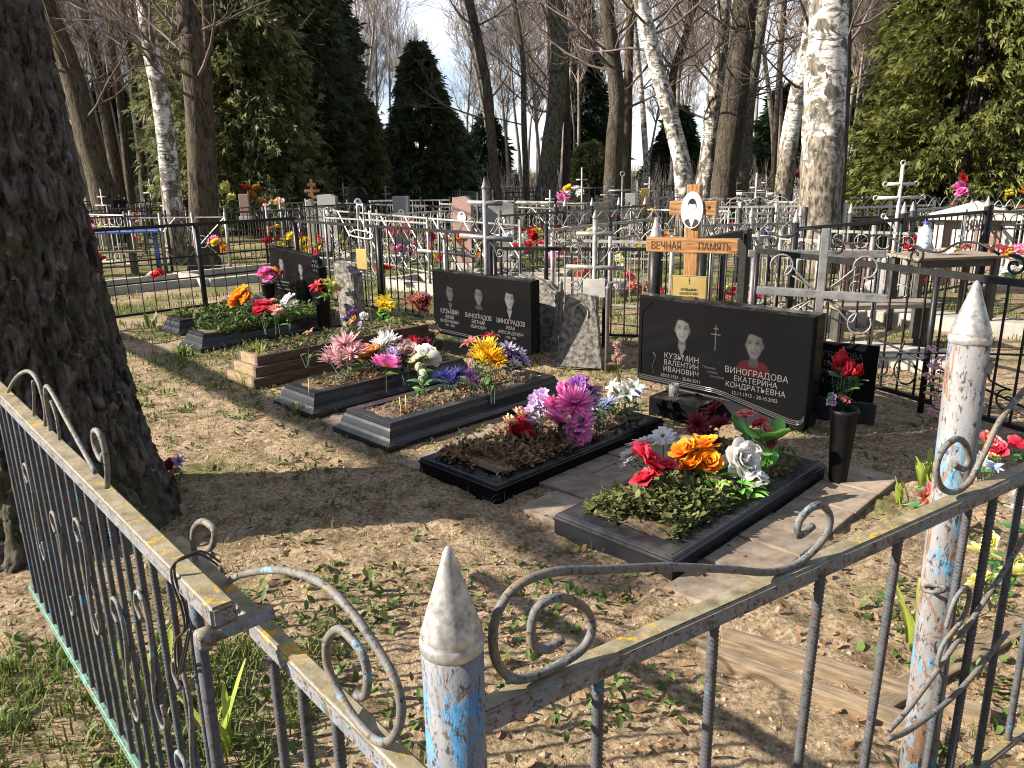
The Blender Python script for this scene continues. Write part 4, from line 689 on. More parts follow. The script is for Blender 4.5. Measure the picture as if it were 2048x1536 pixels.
# ================================================================ LETTERING AND PORTRAITS
def text_mesh(s, size, depth=0.0008, align='CENTER', sx=1.0):
    c = bpy.data.curves.new('lettering', 'FONT'); c.body = s; c.size = size; c.align_x = align; c.extrude = depth; c.resolution_u = 2
    o = bpy.data.objects.new('lettering', c); me = bpy.data.meshes.new_from_object(o); bpy.data.objects.remove(o); bpy.data.curves.remove(c)
    me.name = 'lettering'
    for v in me.vertices: v.co = (v.co.x * sx, -v.co.z, v.co.y)
    return me
def lettering(parent, s, x, z, size, y, mat='engrave', sx=1.0):
    if mat == 'engrave': size *= 0.9
    return obj('lettering', text_mesh(s, size, sx=sx), MAT[mat], parent, (x, y, z))
def portrait_mesh(kind, w, h, bgc, gain, seed):
    nx_, nz_ = 60, 76; u, v = np.meshgrid(np.linspace(-1, 1, nx_), np.linspace(-1.3, 1.15, nz_)); rng = np.random.default_rng(seed); j = lambda s: rng.normal(0, s)
    G = lambda cx, cy, sx, sy: np.exp(-(((u - cx) / sx) ** 2 + ((v - cy) / sy) ** 2)); st = lambda d, e=0.06: np.clip(0.5 - d / e, 0, 1)
    rx, ry = 0.42 + j(.015), 0.60 + j(.02); woman = kind == 'woman'; turn = j(0.03)
    ell = lambda cx, cy, a, b: np.sqrt(((u - cx) / a) ** 2 + ((v - cy) / b) ** 2) - 1
    jaw = rx * (1 - 0.28 * np.clip((-0.05 - v) / 0.5, 0, 1) ** 1.4); face = st((np.sqrt((u / jaw) ** 2 + ((v - 0.08) / ry) ** 2) - 1), 0.12)
    img = np.zeros_like(u) + bgc[0]; col = np.stack([img] * 3, -1)
    def put(mk, c): 
        nonlocal col
        c = np.asarray(c) if np.ndim(c) else np.array([c] * 3); col = col * (1 - mk[..., None]) + (c if c.ndim == 3 else c[None, None, :]) * mk[..., None]
    suit = {'suit': 0.07, 'uniform': 0.16, 'open': 0.10, 'woman': None, 'suitlight': 0.05}[kind]
    body = st(np.where(v < -0.62, np.abs(u) - (0.40 + 0.62 * np.sqrt(np.clip((-0.62 - v) / 0.68, 0, 1))), 1.0), 0.08)
    put(body, (0.034, 0.007, 0.009) if woman else suit * gain)
    neck = st(np.maximum(np.abs(u) - 0.24, np.maximum(v - 0.0, -0.86 - v)), 0.08); put(neck, 0.38 * gain)
    if kind in ('suit', 'suitlight'):
        vee = st(np.abs(u) - (v + 1.32) * 0.42 * (v < -0.5) - 0.0, 0.05) * (v < -0.62); put(vee, 0.72 * gain)
        put(st(np.abs(np.abs(u) - (v + 1.32) * .42) - .03, .04) * (v < -.62), .03 * gain)
    if kind == 'open': put(st(np.abs(u) - (v + 1.32) * 0.34, 0.05) * (v < -0.66), 0.6 * gain)
    if kind == 'uniform':
        for s in (-1, 1): put(G(s * 0.32, -0.72, 0.1, 0.07), 0.5 * gain); put(G(s * .55, -0.95, .2, .03), .35 * gain)
        put(G(-0.05, -1.02, .05, .05), .7 * gain)
    hairc = 0.05 * gain if bgc[0] < 0.3 else 0.03
    hr = st(ell(0, 0.30 if not woman else 0.24, rx * 1.13, 0.58), 0.10); put(hr, hairc + (0.06 * gain * (woman)))
    for s in (-1, 1): put(st(ell(s * rx * 1.02, 0.05, 0.06, 0.14), 0.3), 0.4 * gain)
    hl = 0.47 + 0.05 * np.sin(u * 5 + seed) - (0.10 * u if not woman else 0)
    shade = 0.66 + 0.22 * np.clip(-u * 1.4 + 0.25, -1, 1) - 0.16 * np.clip((np.abs(u) / rx) ** 3, 0, 1)
    for s in (-1, 1):
        shade -= 0.40 * G(s * 0.19 + turn, 0.17, 0.085, 0.034) + 0.30 * G(s * 0.20 + turn, 0.275, 0.13, 0.026) + 0.10 * G(s * 0.19 + turn, 0.13, 0.13, 0.08)
        shade += 0.10 * G(s * 0.22, -0.05, 0.10, 0.10); shade -= 0.16 * G(s * .17, -.16, .025, .10)
    shade += 0.12 * G(turn, 0.02, 0.045, 0.16) - 0.26 * G(0.06 + turn, -0.085, 0.06, 0.024) - 0.10 * G(0.07, 0.08, 0.03, 0.10)
    shade -= 0.30 * G(turn, -0.265, 0.13, 0.020) + 0.14 * G(turn, -0.335, 0.09, 0.02); shade += 0.08 * G(0, -0.40, 0.09, 0.05)
    put(face * st(v - hl, 0.08), (np.clip((shade - .58) * 1.5 + .58, 0.04, 1) * gain)[..., None] * np.ones(3))
    col = np.clip(col + rng.normal(0, 0.010, u.shape)[..., None] * gain * (col.max(-1, keepdims=True) > bgc[0] + .01), 0.002, 0.9)
    mb = np.stack([u * w / 2, np.zeros_like(u), v * h / 2.45], -1).reshape(-1, 3); i = np.arange((nz_ - 1) * (nx_ - 1)); q = (i // (nx_ - 1)) * nx_ + i % (nx_ - 1)
    F = np.stack([q, q + 1, q + nx_ + 1, q + nx_], -1); edge = np.hypot(u, (v + 0.075) / 1.225).ravel()
    return mb, F, col.reshape(-1, 3), edge
def print_mat(name, rough, spec):
    m, t, b = newmat(name); setp(b, rough, 0, spec); a = t.nodes.new('ShaderNodeVertexColor'); a.layer_name = 'ink'; t.links.new(a.outputs[0], b.inputs['Base Color']); return m
MAT['print'] = print_mat('engraved_portrait', 0.25, 0.12); MAT['enamel'] = print_mat('enamel_photograph', 0.15, 0.5)
def portrait(parent, kind, x, z, w, h, y, seed, bgc=(0.007,), gain=0.42, oval=False, mat='print'):
    V, F, Cc, e = portrait_mesh(kind, w, h, bgc, gain, seed)
    F = F[e[F].max(1) < (0.97 if oval else 0.99 if bgc[0] > .3 else 1.12)]
    if bgc[0] < .3: F = F[np.abs(Cc - bgc[0]).max(1)[F].max(1) > 0.03 * gain + 0.012]
    m = npmesh('portrait', V, F, smooth=True); ca = m.color_attributes.new('ink', 'FLOAT_COLOR', 'POINT'); ca.data.foreach_set('color', np.concatenate([Cc, np.ones((len(Cc), 1))], 1).astype(np.float32).ravel())
    return obj('portrait', m, MAT[mat], parent, (x, y, z))
# photograph, plate and carving on the wooden cross (the cross is the last thing made)
obj('photo_disc', MB().prism([(0.083 * math.cos(k * math.pi / 16), 0.135 * math.sin(k * math.pi / 16)) for k in range(32)], -0.066, -0.0535, 0.004).mesh('photo_disc', False), MAT['plwhite'], t, (0.0, 0, 1.285))
portrait(t, 'suitlight', 0.0, 1.285, 0.150, 0.245, -0.0672, 5, (0.78,), 1.0, True, 'enamel')
obj('name_plate', MB().bbox(-0.135, 0.135, -0.0555, -0.0475, 0.56, 0.80, 0.002).mesh('name_plate'), MAT['brass'], t)
for i, s in enumerate(('КУЗЬМИН', 'ВАЛЕНТИН', 'ИВАНОВИЧ')): lettering(t, s, 0, 0.685 - i * 0.030, 0.026, -0.057, 'blackprint')
obj('printed_cross', MB().box(-0.002, 0.002, -0.0575, -0.057, 0.735, 0.785).box(-0.007, 0.007, -0.0582, -0.0576, 0.765, 0.769).mesh('printed_cross'), MAT['blackprint'], t)
for x, z, w_, h_ in ((0, 0.795, .258, .002), (-.129, .68, .002, .226), (.129, .68, .002, .226)): obj('printed_line', MB().box(x - w_ / 2, x + w_ / 2, -0.0572, -0.0565, z - h_ / 2, z + h_ / 2).mesh('printed_line'), MAT['blackprint'], t)
lettering(t, 'ВЕЧНАЯ', -0.19, 0.994, 0.082, -0.054, 'carve', 0.72); lettering(t, 'ПАМЯТЬ', 0.175, 0.994, 0.082, -0.054, 'carve', 0.70)
obj('nail_head', MB().lathe([(0.012, 0), (0.012, 0.004), (0.004, 0.007)], 8).mesh('nail_head'), MAT['carve'], t, (0.115, -0.053, 1.31), (R(90), 0, 0))
# ================================================================ HEADSTONES
G45 = R(-45)
def local(o, l): return (o[0] + 0.7071 * l[0] + 0.7071 * l[1], o[1] - 0.7071 * l[0] + 0.7071 * l[1], 0.0)
# big double stone
t = thing('headstone', 'wide black granite headstone with portraits of a man and a woman', 'headstone', (1.375, 4.885, 0), G45); big_stone = t
def arc(cx, cz, r, a0, a1, n=5): return [(cx + r * math.cos(R(a0 + (a1 - a0) * i / n)), cz + r * math.sin(R(a0 + (a1 - a0) * i / n))) for i in range(n + 1)]
out = [(-0.64, 0.15), (0.0, 0.15), (0.07, 0.135), (0.53, 0.045)] + arc(0.57, 0.085, 0.05, -110, 0, 5) + [(0.62, 0.755), (-0.64, 0.755)]
obj('slab', MB().prism(out, -0.06, 0.06, 0.016).mesh('slab'), MAT['granite'], t)
for k, off in enumerate((0.012, 0.024, 0.036)):
    P = [(-0.615, 0.16 + off), (-0.01, 0.16 + off), (0.07, 0.148 + off), (0.50, 0.064 + off)] + arc(0.545, 0.112 + off, 0.05, -100, -10, 5)
    obj('edge_moulding', MB().tube([(p[0], 0, p[1]) for p in P], 0.0042, 6).mesh('edge_moulding', True), MAT['polish_glint'], t, (0, -0.0595, 0))
obj('edge_moulding', MB().tube([(-0.60, 0, 0.20), (-0.60, 0, 0.62), (-0.585, 0, 0.66), (-0.52, 0, 0.715)], 0.004, 6).mesh('edge_moulding', True), MAT['granite'], t, (0, -0.061, 0))
portrait(t, 'open', -0.275, 0.545, 0.25, 0.34, -0.0615, 2, gain=0.105); portrait(t, 'woman', 0.245, 0.515, 0.27, 0.36, -0.0615, 9, gain=0.062)
yf = -0.0618
for s, x, z, sz in (('КУЗЬМИН', -0.275, 0.345, .062), ('ВАЛЕНТИН', -0.275, 0.30, .055), ('ИВАНОВИЧ', -0.275, 0.254, .055), ('28.03.1933 - 20.06.2011', -0.275, 0.212, .036),
                    ('ВИНОГРАДОВА', 0.265, 0.325, .062), ('ЕКАТЕРИНА', 0.265, 0.278, .055), ('КОНДРАТЬЕВНА', 0.265, 0.232, .055), ('12.11.1913 - 28.10.2003', 0.265, 0.188, .036)): lettering(t, s, x, z, sz, yf)
MAT['faintengrave'] = M('faint_engraving', (0.022, 0.022, 0.022), (0.036, 0.036, 0.036), 60, 0.6)
for s, x, z in (('Помним,', -0.06, 0.325), ('любим,', -0.035, 0.298), ('скорбим', 0.0, 0.272)): lettering(t, s, x, z, 0.024, yf, 'faintengrave')
obj('engraved_cross', MB().box(-0.03, -0.024, yf, -0.06, 0.45, 0.62).box(-0.062, 0.008, yf - .0004, -0.06, 0.555, 0.561).box(-0.045, -0.009, yf - .0004, -0.06, 0.592, 0.598).mesh('engraved_cross'), MAT['faintengrave'], t)
obj('engraved_candle', curve2('engraved_candle', [(-0.49, 0.22), (-0.50, 0.28), (-0.48, 0.33), (-0.50, 0.37), (-0.47, 0.34)], 0.003, 5, y=-0.0615), MAT['faintengrave'], t)
obj('plinth', MB().bbox(-0.40, 0.45, -0.05, 0.11, 0, 0.142, 0.008).mesh('plinth'), MAT['gabbro'], t); 
obj('flower_stand', MB().bbox(-0.36, 0.02, -0.30, -0.075, 0, 0.135, 0.008).mesh('flower_stand'), MAT['granite'], t)
g_ = thing('drinking_glass', 'small clear glass standing on the black stand before the double headstone', 'glass', local((1.375, 4.885), (-0.235, -0.20)), G45); g_.location.z = 0.1355
obj('glass_body', MB().lathe([(0.026, 0), (0.031, 0.002), (0.034, 0.085), (0.031, 0.085), (0.028, 0.008), (0.001, 0.008)], 20).mesh('glass_body', True), MAT['glass'], g_)
# three-portrait stone
t = thing('headstone', 'black granite headstone with three portraits of men side by side', 'headstone', (-0.235, 6.64, 0), G45)
out = [(-0.62, 0.25)] + arc(-0.55, 0.20, 0.05, 200, 270, 4) + [(-0.2, 0.15), (0.25, 0.13), (0.55, 0.12)] + arc(0.58, 0.16, 0.04, -90, 0, 4) + [(0.62, 0.74), (-0.62, 0.74)]
obj('slab', MB().prism(out, -0.045, 0.045, 0.014).mesh('slab'), MAT['granite'], t)
for off in (0.014, 0.028): obj('edge_moulding', MB().tube([(p[0], 0, p[1] + off) for p in arc(-0.53, 0.22, 0.05, 190, 265, 4) + [(-0.2, 0.165), (0.25, 0.145), (0.57, 0.135)]], 0.004, 6).mesh('edge_moulding', True), MAT['polish_glint'], t, (0, -0.0455, 0))
portrait(t, 'open', -0.385, 0.54, 0.235, 0.32, -0.0465, 4, gain=0.05); portrait(t, 'uniform', -0.01, 0.545, 0.235, 0.32, -0.0465, 8, gain=0.065); portrait(t, 'suit', 0.365, 0.555, 0.235, 0.32, -0.0465, 11, gain=0.11)
for s, x, z, sz in (('КУЗЬМИН', -0.40, 0.355, .066), ('ЮРИЙ', -0.40, 0.31, .048), ('ВАЛЕНТИНОВИЧ', -0.40, 0.272, .040), ('1961 - 2002', -0.40, 0.24, .034), ('ВИНОГРАДОВ', -0.02, 0.355, .062), ('ЕВГЕНИЙ', -0.02, 0.31, .048), ('ИВАНОВИЧ', -0.02, 0.268, .046),
                    ('ВИНОГРАДОВ', 0.375, 0.355, .062), ('ИВАН', 0.375, 0.31, .048), ('АЛЕКСАНДРОВИЧ', 0.375, 0.268, .042), ('1938 - 1976', 0.375, 0.232, .034)): lettering(t, s, x, z, sz, -0.0472, 'engrave', 0.86)
obj('plinth', MB().bbox(-0.45, 0.45, -0.09, 0.08, 0, 0.118, 0.008).mesh('plinth'), MAT['granite'], t)
# far pair stone
t = thing('headstone', 'black granite headstone with two faded portraits and a carved rose corner', 'headstone', (-2.38, 8.70, 0), R(-43))
out = [(-0.50, 0.16), (0.50, 0.16), (0.50, 0.62), (0.44, 0.645), (0.42, 0.70), (0.36, 0.735), (-0.46, 0.80), (-0.50, 0.78)]
obj('slab', MB().prism(out, -0.045, 0.045, 0.01).mesh('slab'), MAT['granite'], t)
portrait(t, 'open', -0.25, 0.60, 0.20, 0.30, -0.047, 14, gain=0.14); portrait(t, 'suit', 0.14, 0.57, 0.19, 0.29, -0.047, 15, gain=0.15)
for s, x, z in (('КОЛЕСНИКОВ', -0.25, 0.40), ('ПЁТР', -0.25, 0.36), ('ИВАНОВИЧ', -0.25, 0.32)): obj('engraved_line', MB().box(x - .13, x + .13, -0.0475, -0.045, z, z + .016).mesh('engraved_line'), MAT['faintengrave'], t)
obj('plinth', MB().bbox(-0.52, 0.52, -0.10, 0.10, 0, 0.157, 0.008).mesh('plinth'), MAT['gabbro'], t)
mb = MB()
for k in range(7): mb.add(*[(lambda c, rr: ([(c[0] + rr * math.cos(a) * math.cos(b), -0.05 + rr * .5 * math.sin(b), c[1] + rr * math.sin(a) * math.cos(b)) for b in (-1.2, 0, 1.2) for a in np.arange(6) * 1.047], [(i * 6 + j, i * 6 + (j + 1) % 6, i * 6 + 6 + (j + 1) % 6, i * 6 + 6 + j) for i in range(2) for j in range(6)]))((0.44 + 0.045 * math.cos(k * 1.05) * (k > 0), 0.62 + 0.055 * math.sin(k * 1.05) * (k > 0)), 0.035)][0])
obj('carved_rose', mb.mesh('carved_rose', True), MAT['polish_glint'], t)
# small stone behind the vase
t = thing('headstone', 'small low black headstone half hidden behind the vase of red tulips', 'headstone', (2.09, 4.78, 0), R(-30), rx=R(-8))
obj('slab', MB().bbox(-0.30, 0.22, -0.03, 0.03, 0.14, 0.50, 0.006).mesh('slab'), MAT['granite'], t); obj('plinth', MB().bbox(-0.32, 0.24, -0.06, 0.06, 0, 0.137, 0.006).mesh('plinth'), MAT['gabbro'], t)
for s, z, sz in (('ВИНОГРАДОВА', 0.40, .062), ('ЕКАТЕРИНА', 0.345, .055), ('КОНДРАТЬЕВНА', 0.295, .050), ('1913 - 2003', 0.235, .05)): lettering(t, s, -0.06, z, sz, -0.0312, 'engrave', .9)
# old stones
def slab_from(name, label, loc, rz, outline, depth, mat, rx=0.0, jit=0.006, cat='old stone'):
    t = thing(name, label, cat, loc, rz, rx=rx); bm = bmesh.new(); mb = MB().prism(outline, -depth / 2, depth / 2, 0.012); me = mb.mesh('slab'); bm.from_mesh(me)
    bmesh.ops.triangulate(bm, faces=bm.faces[:]); bmesh.ops.subdivide_edges(bm, edges=bm.edges[:], cuts=3, use_grid_fill=True); rng = np.random.default_rng(int(abs(loc[0]) * 100))
    for v in bm.verts: v.co += Vector(rng.normal(0, jit, 3))
    bm.to_mesh(me); bm.free(); obj('slab', me, MAT[mat], t); return t
t = slab_from('old_tablet', 'old grey concrete tablet leaning between two thin metal posts', (0.56, 6.22, 0), R(-12), [(-0.19, 0), (0.19, 0), (0.125, 0.60), (0.0, 0.62), (-0.125, 0.60)], 0.09, 'oldstone', R(-10), 0.003)
obj('carved_arch', curve2('carved_arch', [(-0.06, 0.42), (-0.06, 0.48), (0, 0.535), (0.06, 0.48), (0.06, 0.42)], 0.007, 5, y=-0.046), MAT['concrete'], t)
for x, y, h_ in ((0.415, 6.30, 0.74), (0.775, 6.12, 0.72)):
    t = thing('metal_post', 'thin pointed metal post on the %s of the leaning concrete tablet' % ('left side' if x < .5 else 'right side'), 'post', (x, y, 0)); obj('post', MB().lathe([(0.017, 0), (0.017, h_ - 0.05), (0.020, h_ - .045), (0.020, h_ - .035), (0.015, h_ - .03), (0.003, h_)], 10).mesh('post', True), MAT['greymetal'], t)
slab_from('old_stele', 'weathered grey stele with a slanted top behind the three-portrait headstone', (0.30, 6.85, 0), R(-30), [(-0.10, 0), (0.09, 0), (0.15, 0.45), (0.155, 0.56), (0.02, 0.63), (-0.22, 0.70), (-0.25, 0.60)], 0.16, 'oldstone', 0, 0.004)
slab_from('old_stele', 'grey wooden-looking stele in front of the bent white wire cross', (-1.64, 8.0, 0), R(-35), [(-0.13, 0), (0.12, 0), (0.11, 0.60), (0.03, 0.68), (-0.15, 0.72)], 0.14, 'oldstone', R(3), 0.003)
# ================================================================ KERBS
def kerb(label, foot, w, l, prof, mat, soilz, inner, seed, rz=G45, name='grave_kerb'):
    t = thing(name, label, 'grave kerb', (foot[0], foot[1], 0), rz); cs = [(-w / 2, 0), (w / 2, 0), (w / 2, l), (-w / 2, l)]; sg = [(1, 1), (-1, 1), (-1, -1), (1, -1)]
    rings = [[(c[0] + s[0] * o, c[1] + s[1] * o, z) for o, z in prof] for c, s in zip(cs, sg)]; n = len(prof)
    for k in range(4):
        a, b = rings[k], rings[(k + 1) % 4]; mb = MB(); mb.add(a + b, [(i, n + i, n + i + 1, i + 1) for i in range(n - 1)]); obj('kerb_stone', mb.mesh('kerb_stone'), MAT[mat], t)
    g = 14; xs = np.linspace(-w / 2 + inner, w / 2 - inner, g); ys = np.linspace(inner, l - inner, g * 2); X, Y = np.meshgrid(xs, ys); Z = soilz + 0.02 * (fbm(X * 9 + seed, Y * 9, 3) - 0.5) * 2 + 0.03 * (1 - (X / (w / 2)) ** 2)
    i = np.arange((2 * g - 1) * (g - 1)); q = (i // (g - 1)) * g + i % (g - 1)
    obj('soil', npmesh('soil', np.stack([X, Y, Z], -1).reshape(-1, 3), np.stack([q, q + 1, q + g + 1, q + g], -1), smooth=True), MAT['soil'], t); return t
TALL = [(0, -0.02), (0, 0.028), (0.004, 0.032), (0.016, 0.037), (0.028, 0.048), (0.037, 0.064), (0.043, 0.084), (0.050, 0.104), (0.060, 0.118), (0.064, 0.121), (0.064, 0.131), (0.069, 0.134), (0.069, 0.143), (0.073, 0.147), (0.140, 0.147), (0.142, 0.143), (0.142, 0.09)]
FLAT = [(0, -0.02), (0, 0.060), (-0.006, 0.066), (-0.006, 0.074), (0.002, 0.080), (0.000, 0.086), (0.008, 0.093), (0.016, 0.095), (0.022, 0.099), (0.115, 0.099), (0.117, 0.096), (0.117, 0.04)]
kerb('nearest black kerb, low and flat with a moulded rim, under the red and white flowers', (0.405, 3.0), 0.63, 1.42, FLAT, 'gabbro', 0.075, 0.10, 5)
kerb('second nearest black kerb, low and buried in dry leaves under the pink daisies', (-0.30, 3.755), 0.60, 1.45, FLAT, 'granite', 0.085, 0.10, 6)
kerb('tall moulded dark grey kerb with two yellow candles', (-0.945, 4.515), 0.60, 1.62, TALL, 'gabbro', 0.115, 0.12, 7)
kerb('tall moulded dark grey kerb behind the candle kerb, with pale pink chrysanthemums', (-1.535, 5.165), 0.52, 1.50, TALL, 'gabbro', 0.115, 0.12, 8)
kerb('far black kerb overgrown with ivy leaves in front of the two-portrait headstone', (-3.07, 7.235), 0.46, 1.55, TALL, 'gabbro', 0.12, 0.12, 9)
kerb('farthest dark kerb, grass grown, on the left of the ivy kerb', (-3.60, 8.0), 0.46, 1.45, TALL, 'gabbro', 0.10, 0.12, 10)
# stepped plank border
t = thing('plank_border', 'stepped wooden grave border of brown planks with tan ends', 'grave border', (-2.16, 5.92, 0), G45)
for k in range(3):
    i = 0.045 * k; z0, z1 = 0.075 * k, 0.075 * k + 0.077
    for sx in (-1, 1): x = sx * (0.25 - i); obj('plank', MB().bbox(min(x, x - sx * .04), max(x, x - sx * .04), i, 1.9 - i, z0, z1, .004).mesh('plank'), MAT['plank'], t)
    for y in (i, 1.9 - i - 0.04): obj('plank', MB().bbox(-0.21 + i, 0.21 - i, y + .001, y + 0.039, z0, z1 + .002, .004).mesh('plank'), MAT['plankend'], t)
obj('soil', MB().box(-0.13, 0.13, 0.13, 1.77, 0.1, 0.215).mesh('soil'), MAT['soil'], t)
# ================================================================ PAVING
pv = obj('paving_bed', MB().box(-0.01, 0.01, 0, 0.01, -0.03, -0.02).mesh('paving_bed'), MAT['concrete'], kind='structure', loc=(0, 0, 0), rot=(0, 0, 0))
_pm = [MB().bbox(-0.142, 0.142, -0.142, 0.142, -0.03, 0.03, 0.007).mesh('paver') for _ in range(1)][0]; _ph = MB().bbox(-0.098, 0.098, -0.148, 0.148, -0.03, 0.03, 0.007).mesh('paver')
rp_ = np.random.default_rng(9)
def pave(foot, a0, l0, na, nl, mesh, da, dl):
    for i in range(na):
        for j in range(nl):
            x, y, _ = local(foot, (a0 + i * da, l0 + j * dl)); obj('paver', mesh, MAT['paver'], pv, (x, y, -0.010 + rp_.normal(0, 0.004)), (rp_.normal(0, .015), rp_.normal(0, .015), G45 + rp_.normal(0, .012)))
pave((0.405, 3.0), -0.47, 0.20, 1, 5, _pm, .29, .291); pave((0.405, 3.0), -0.755, 0.49, 1, 3, _pm, .29, .291)
pave((-0.30, 3.755), -0.42, 0.15, 1, 5, _ph, .2, .302); pave((-0.945, 4.515), -0.40, 0.18, 1, 5, _ph, .2, .302)
pave((0.405, 3.0), 0.47, 0.06, 1, 6, _pm, .291, .291)
# weathered planks bottom right
for k, (x, y, a, ln, w_, lab) in enumerate(((0.72, 2.36, -33, 0.8, 0.03, 'weathered grey plank lying in the sand under the right rail, the upper one'), (0.62, 2.30, -36, 0.75, 0.026, 'weathered plank edging lying half buried below the upper plank'), (1.05, 1.98, 30, 1.2, 0.04, 'dark weathered plank behind the rusty right post'))):
    t = obj('plank_edging', MB().bbox(0, ln, -w_, w_, -0.02, 0.045 - 0.01 * k, 0.008).mesh('plank_edging'), MAT['oldplank'], None, (x, y, 0), (0.06, 0, R(a))); tag(t, lab, 'plank')
# ================================================================ FOREGROUND FENCE
def ribbed(name, hgt, r, n=7, pitch=0.0085):
    N = int(hgt / (pitch / 3)); return MB().tube([(0, 0, hgt * i / N) for i in range(N + 1)], r, n, wob=lambda i, k: 1.16 if (i + (k % n) * 0.43) % 3 < 1.1 else 0.96).mesh(name, smooth=True)
P0 = Vector((-0.080, 0.84, 0)); RB = Vector((0.92, 1.486, 0)); LB = Vector((-0.477, 1.105, 0)); GB = Vector((-1.688, 2.457, 0))
ra = math.atan2(RB.y - P0.y, RB.x - P0.x); la = math.atan2(LB.y - P0.y, LB.x - P0.x); ga = math.atan2(GB.y - LB.y, GB.x - LB.x)
fz = thing('iron_fence', 'grey peeling iron fence in the foreground with scrolls on its rails', 'fence', P0)
obj('corner_post', MB().tube([(0, 0, 0), (0, 0, 0.3), (0, 0, 0.6), (0, 0, 1.035)], 0.039, 28).mesh('corner_post', True), MAT['post'], fz)
cap_m = MB().lathe([(0.0385, 0), (0.0405, 0.004), (0.041, 0.012), (0.0395, 0.017), (0.0375, 0.019), (0.039, 0.023), (0.037, 0.030), (0.0305, 0.052), (0.023, 0.076), (0.0155, 0.10), (0.0095, 0.121), (0.0065, 0.133), (0.002, 0.139)], 28).mesh('post_cap', True)
obj('post_cap', cap_m, MAT['capsilver'], fz, (0, 0, 1.028))
def rail_mesh(name, ln, w, hgt, x0=0.0):
    bm = bmesh.new(); bmesh.ops.create_cube(bm, size=1.0)
    for v in bm.verts: v.co = (x0 + (v.co.x + .5) * (ln - x0), v.co.y * w, (v.co.z - .5) * hgt)
    bmesh.ops.bevel(bm, geom=bm.edges[:], offset=0.005, segments=3, affect='EDGES'); me = bpy.data.meshes.new(name); bm.to_mesh(me); bm.free(); return me
RL = (RB - P0).length
rr_ = obj('top_rail', rail_mesh('top_rail', RL + 0.75, 0.036, 0.036, 0.025), MAT['rail'], fz, (0, 0, 0.928), (0, 0, ra))
obj('bottom_rail', rail_mesh('bottom_rail', RL + 0.75, 0.028, 0.02, 0.045), MAT['rail'], fz, (0, 0, 0.10), (0, 0, ra))
obj('top_rail', rail_mesh('top_rail', 0.95, 0.036, 0.034, 0.02), MAT['rail'], fz, (-0.032, -0.028, 0.846), (0, 0, math.atan2(0.754, -0.656)))
rb = ribbed('picket', 0.80, 0.0088)
ux = Vector((math.cos(ra), math.sin(ra), 0)); nxr = Vector((-ux.y, ux.x, 0)); lx = Vector((math.cos(la), math.sin(la), 0)); gx = Vector((math.cos(ga), math.sin(ga), 0))
for s in (0.235, 0.475, 0.725, 0.96, 1.235, 1.355, 1.50, 1.66): obj('picket', rb, MAT['fence'], fz, ux * s + Vector((0, 0, 0.105)), (0.0, -0.02 * (s > .6), s * 3))
rbs = ribbed('picket', 0.72, 0.0088)
for s in (0.13, 0.25, 0.365, 0.474): obj('picket', rbs, MAT['fence'], fz, Vector((-0.032 - 0.656 * s, -0.028 + 0.754 * s, 0.105)), (0, 0, s))
def scroll_on(parent, pts, dirv, r, mat='rod', name='scroll', off=0.0):
    q = catmull(pts, 6); nrm = Vector((-dirv.y, dirv.x, 0)); P = [dirv * float(p[0]) + nrm * off + Vector((0, 0, float(p[1]))) for p in q]
    return obj(name, MB().tube(P, r, 10).mesh(name, True), MAT[mat], parent)
R1 = [(0.171, 0.975), (0.139, 0.972), (0.119, 0.994), (0.127, 1.036), (0.164, 1.042), (0.207, 1.012), (0.223, 0.975), (0.208, 0.948), (0.172, 0.938), (0.13, 0.936), (0.092, 0.944), (0.067, 0.975), (0.059, 1.017), (0.069, 1.057), (0.1, 1.082), (0.156, 1.083), (0.242, 1.059), (0.367, 1.024), (0.5, 0.978), (0.61, 0.938), (0.69, 0.934), (0.752, 0.965), (0.757, 1.004), (0.719, 1.033), (0.674, 1.017), (0.675, 0.987), (0.712, 0.995)]
scroll_on(fz, R1, ux, 0.0066)
R2 = [(1.164, 1.005), (1.207, 0.986), (1.22, 1.009), (1.191, 1.048), (1.15, 1.062), (1.108, 1.044), (1.098, 1.009), (1.127, 0.965), (1.182, 0.940), (1.238, 0.950), (1.282, 1.001), (1.335, 1.069), (1.44, 1.125), (1.6, 1.15), (1.8, 1.12)]
scroll_on(fz, R2, ux, 0.0066)
L1 = [(0.683, 0.91), (0.724, 0.9), (0.675, 0.934), (0.656, 0.971), (0.714, 0.969), (0.773, 0.93), (0.79, 0.88), (0.772, 0.837), (0.723, 0.825), (0.65, 0.859), (0.551, 0.923), (0.375, 1.004), (0.238, 1.04), (0.155, 1.033), (0.095, 1.01), (0.051, 0.981), (0.04, 0.943), (0.06, 0.893), (0.101, 0.856), (0.154, 0.852), (0.207, 0.871), (0.239, 0.904), (0.231, 0.95), (0.189, 0.988), (0.136, 0.981), (0.121, 0.951), (0.132, 0.913), (0.158, 0.898)]
fo = Vector((-0.112, 0.812, 0)) - P0; fx = Vector((-0.656, 0.754, 0)); fn = Vector((-0.754, -0.656, 0)); fa = math.atan2(0.754, -0.656)
q_ = catmull(L1, 6); obj("scroll", MB().tube([fo + fx * float(p[0]) + fn * 0.012 + Vector((0, 0, float(p[1]))) for p in q_], 0.0064, 10).mesh("scroll", True), MAT["rod"], fz)
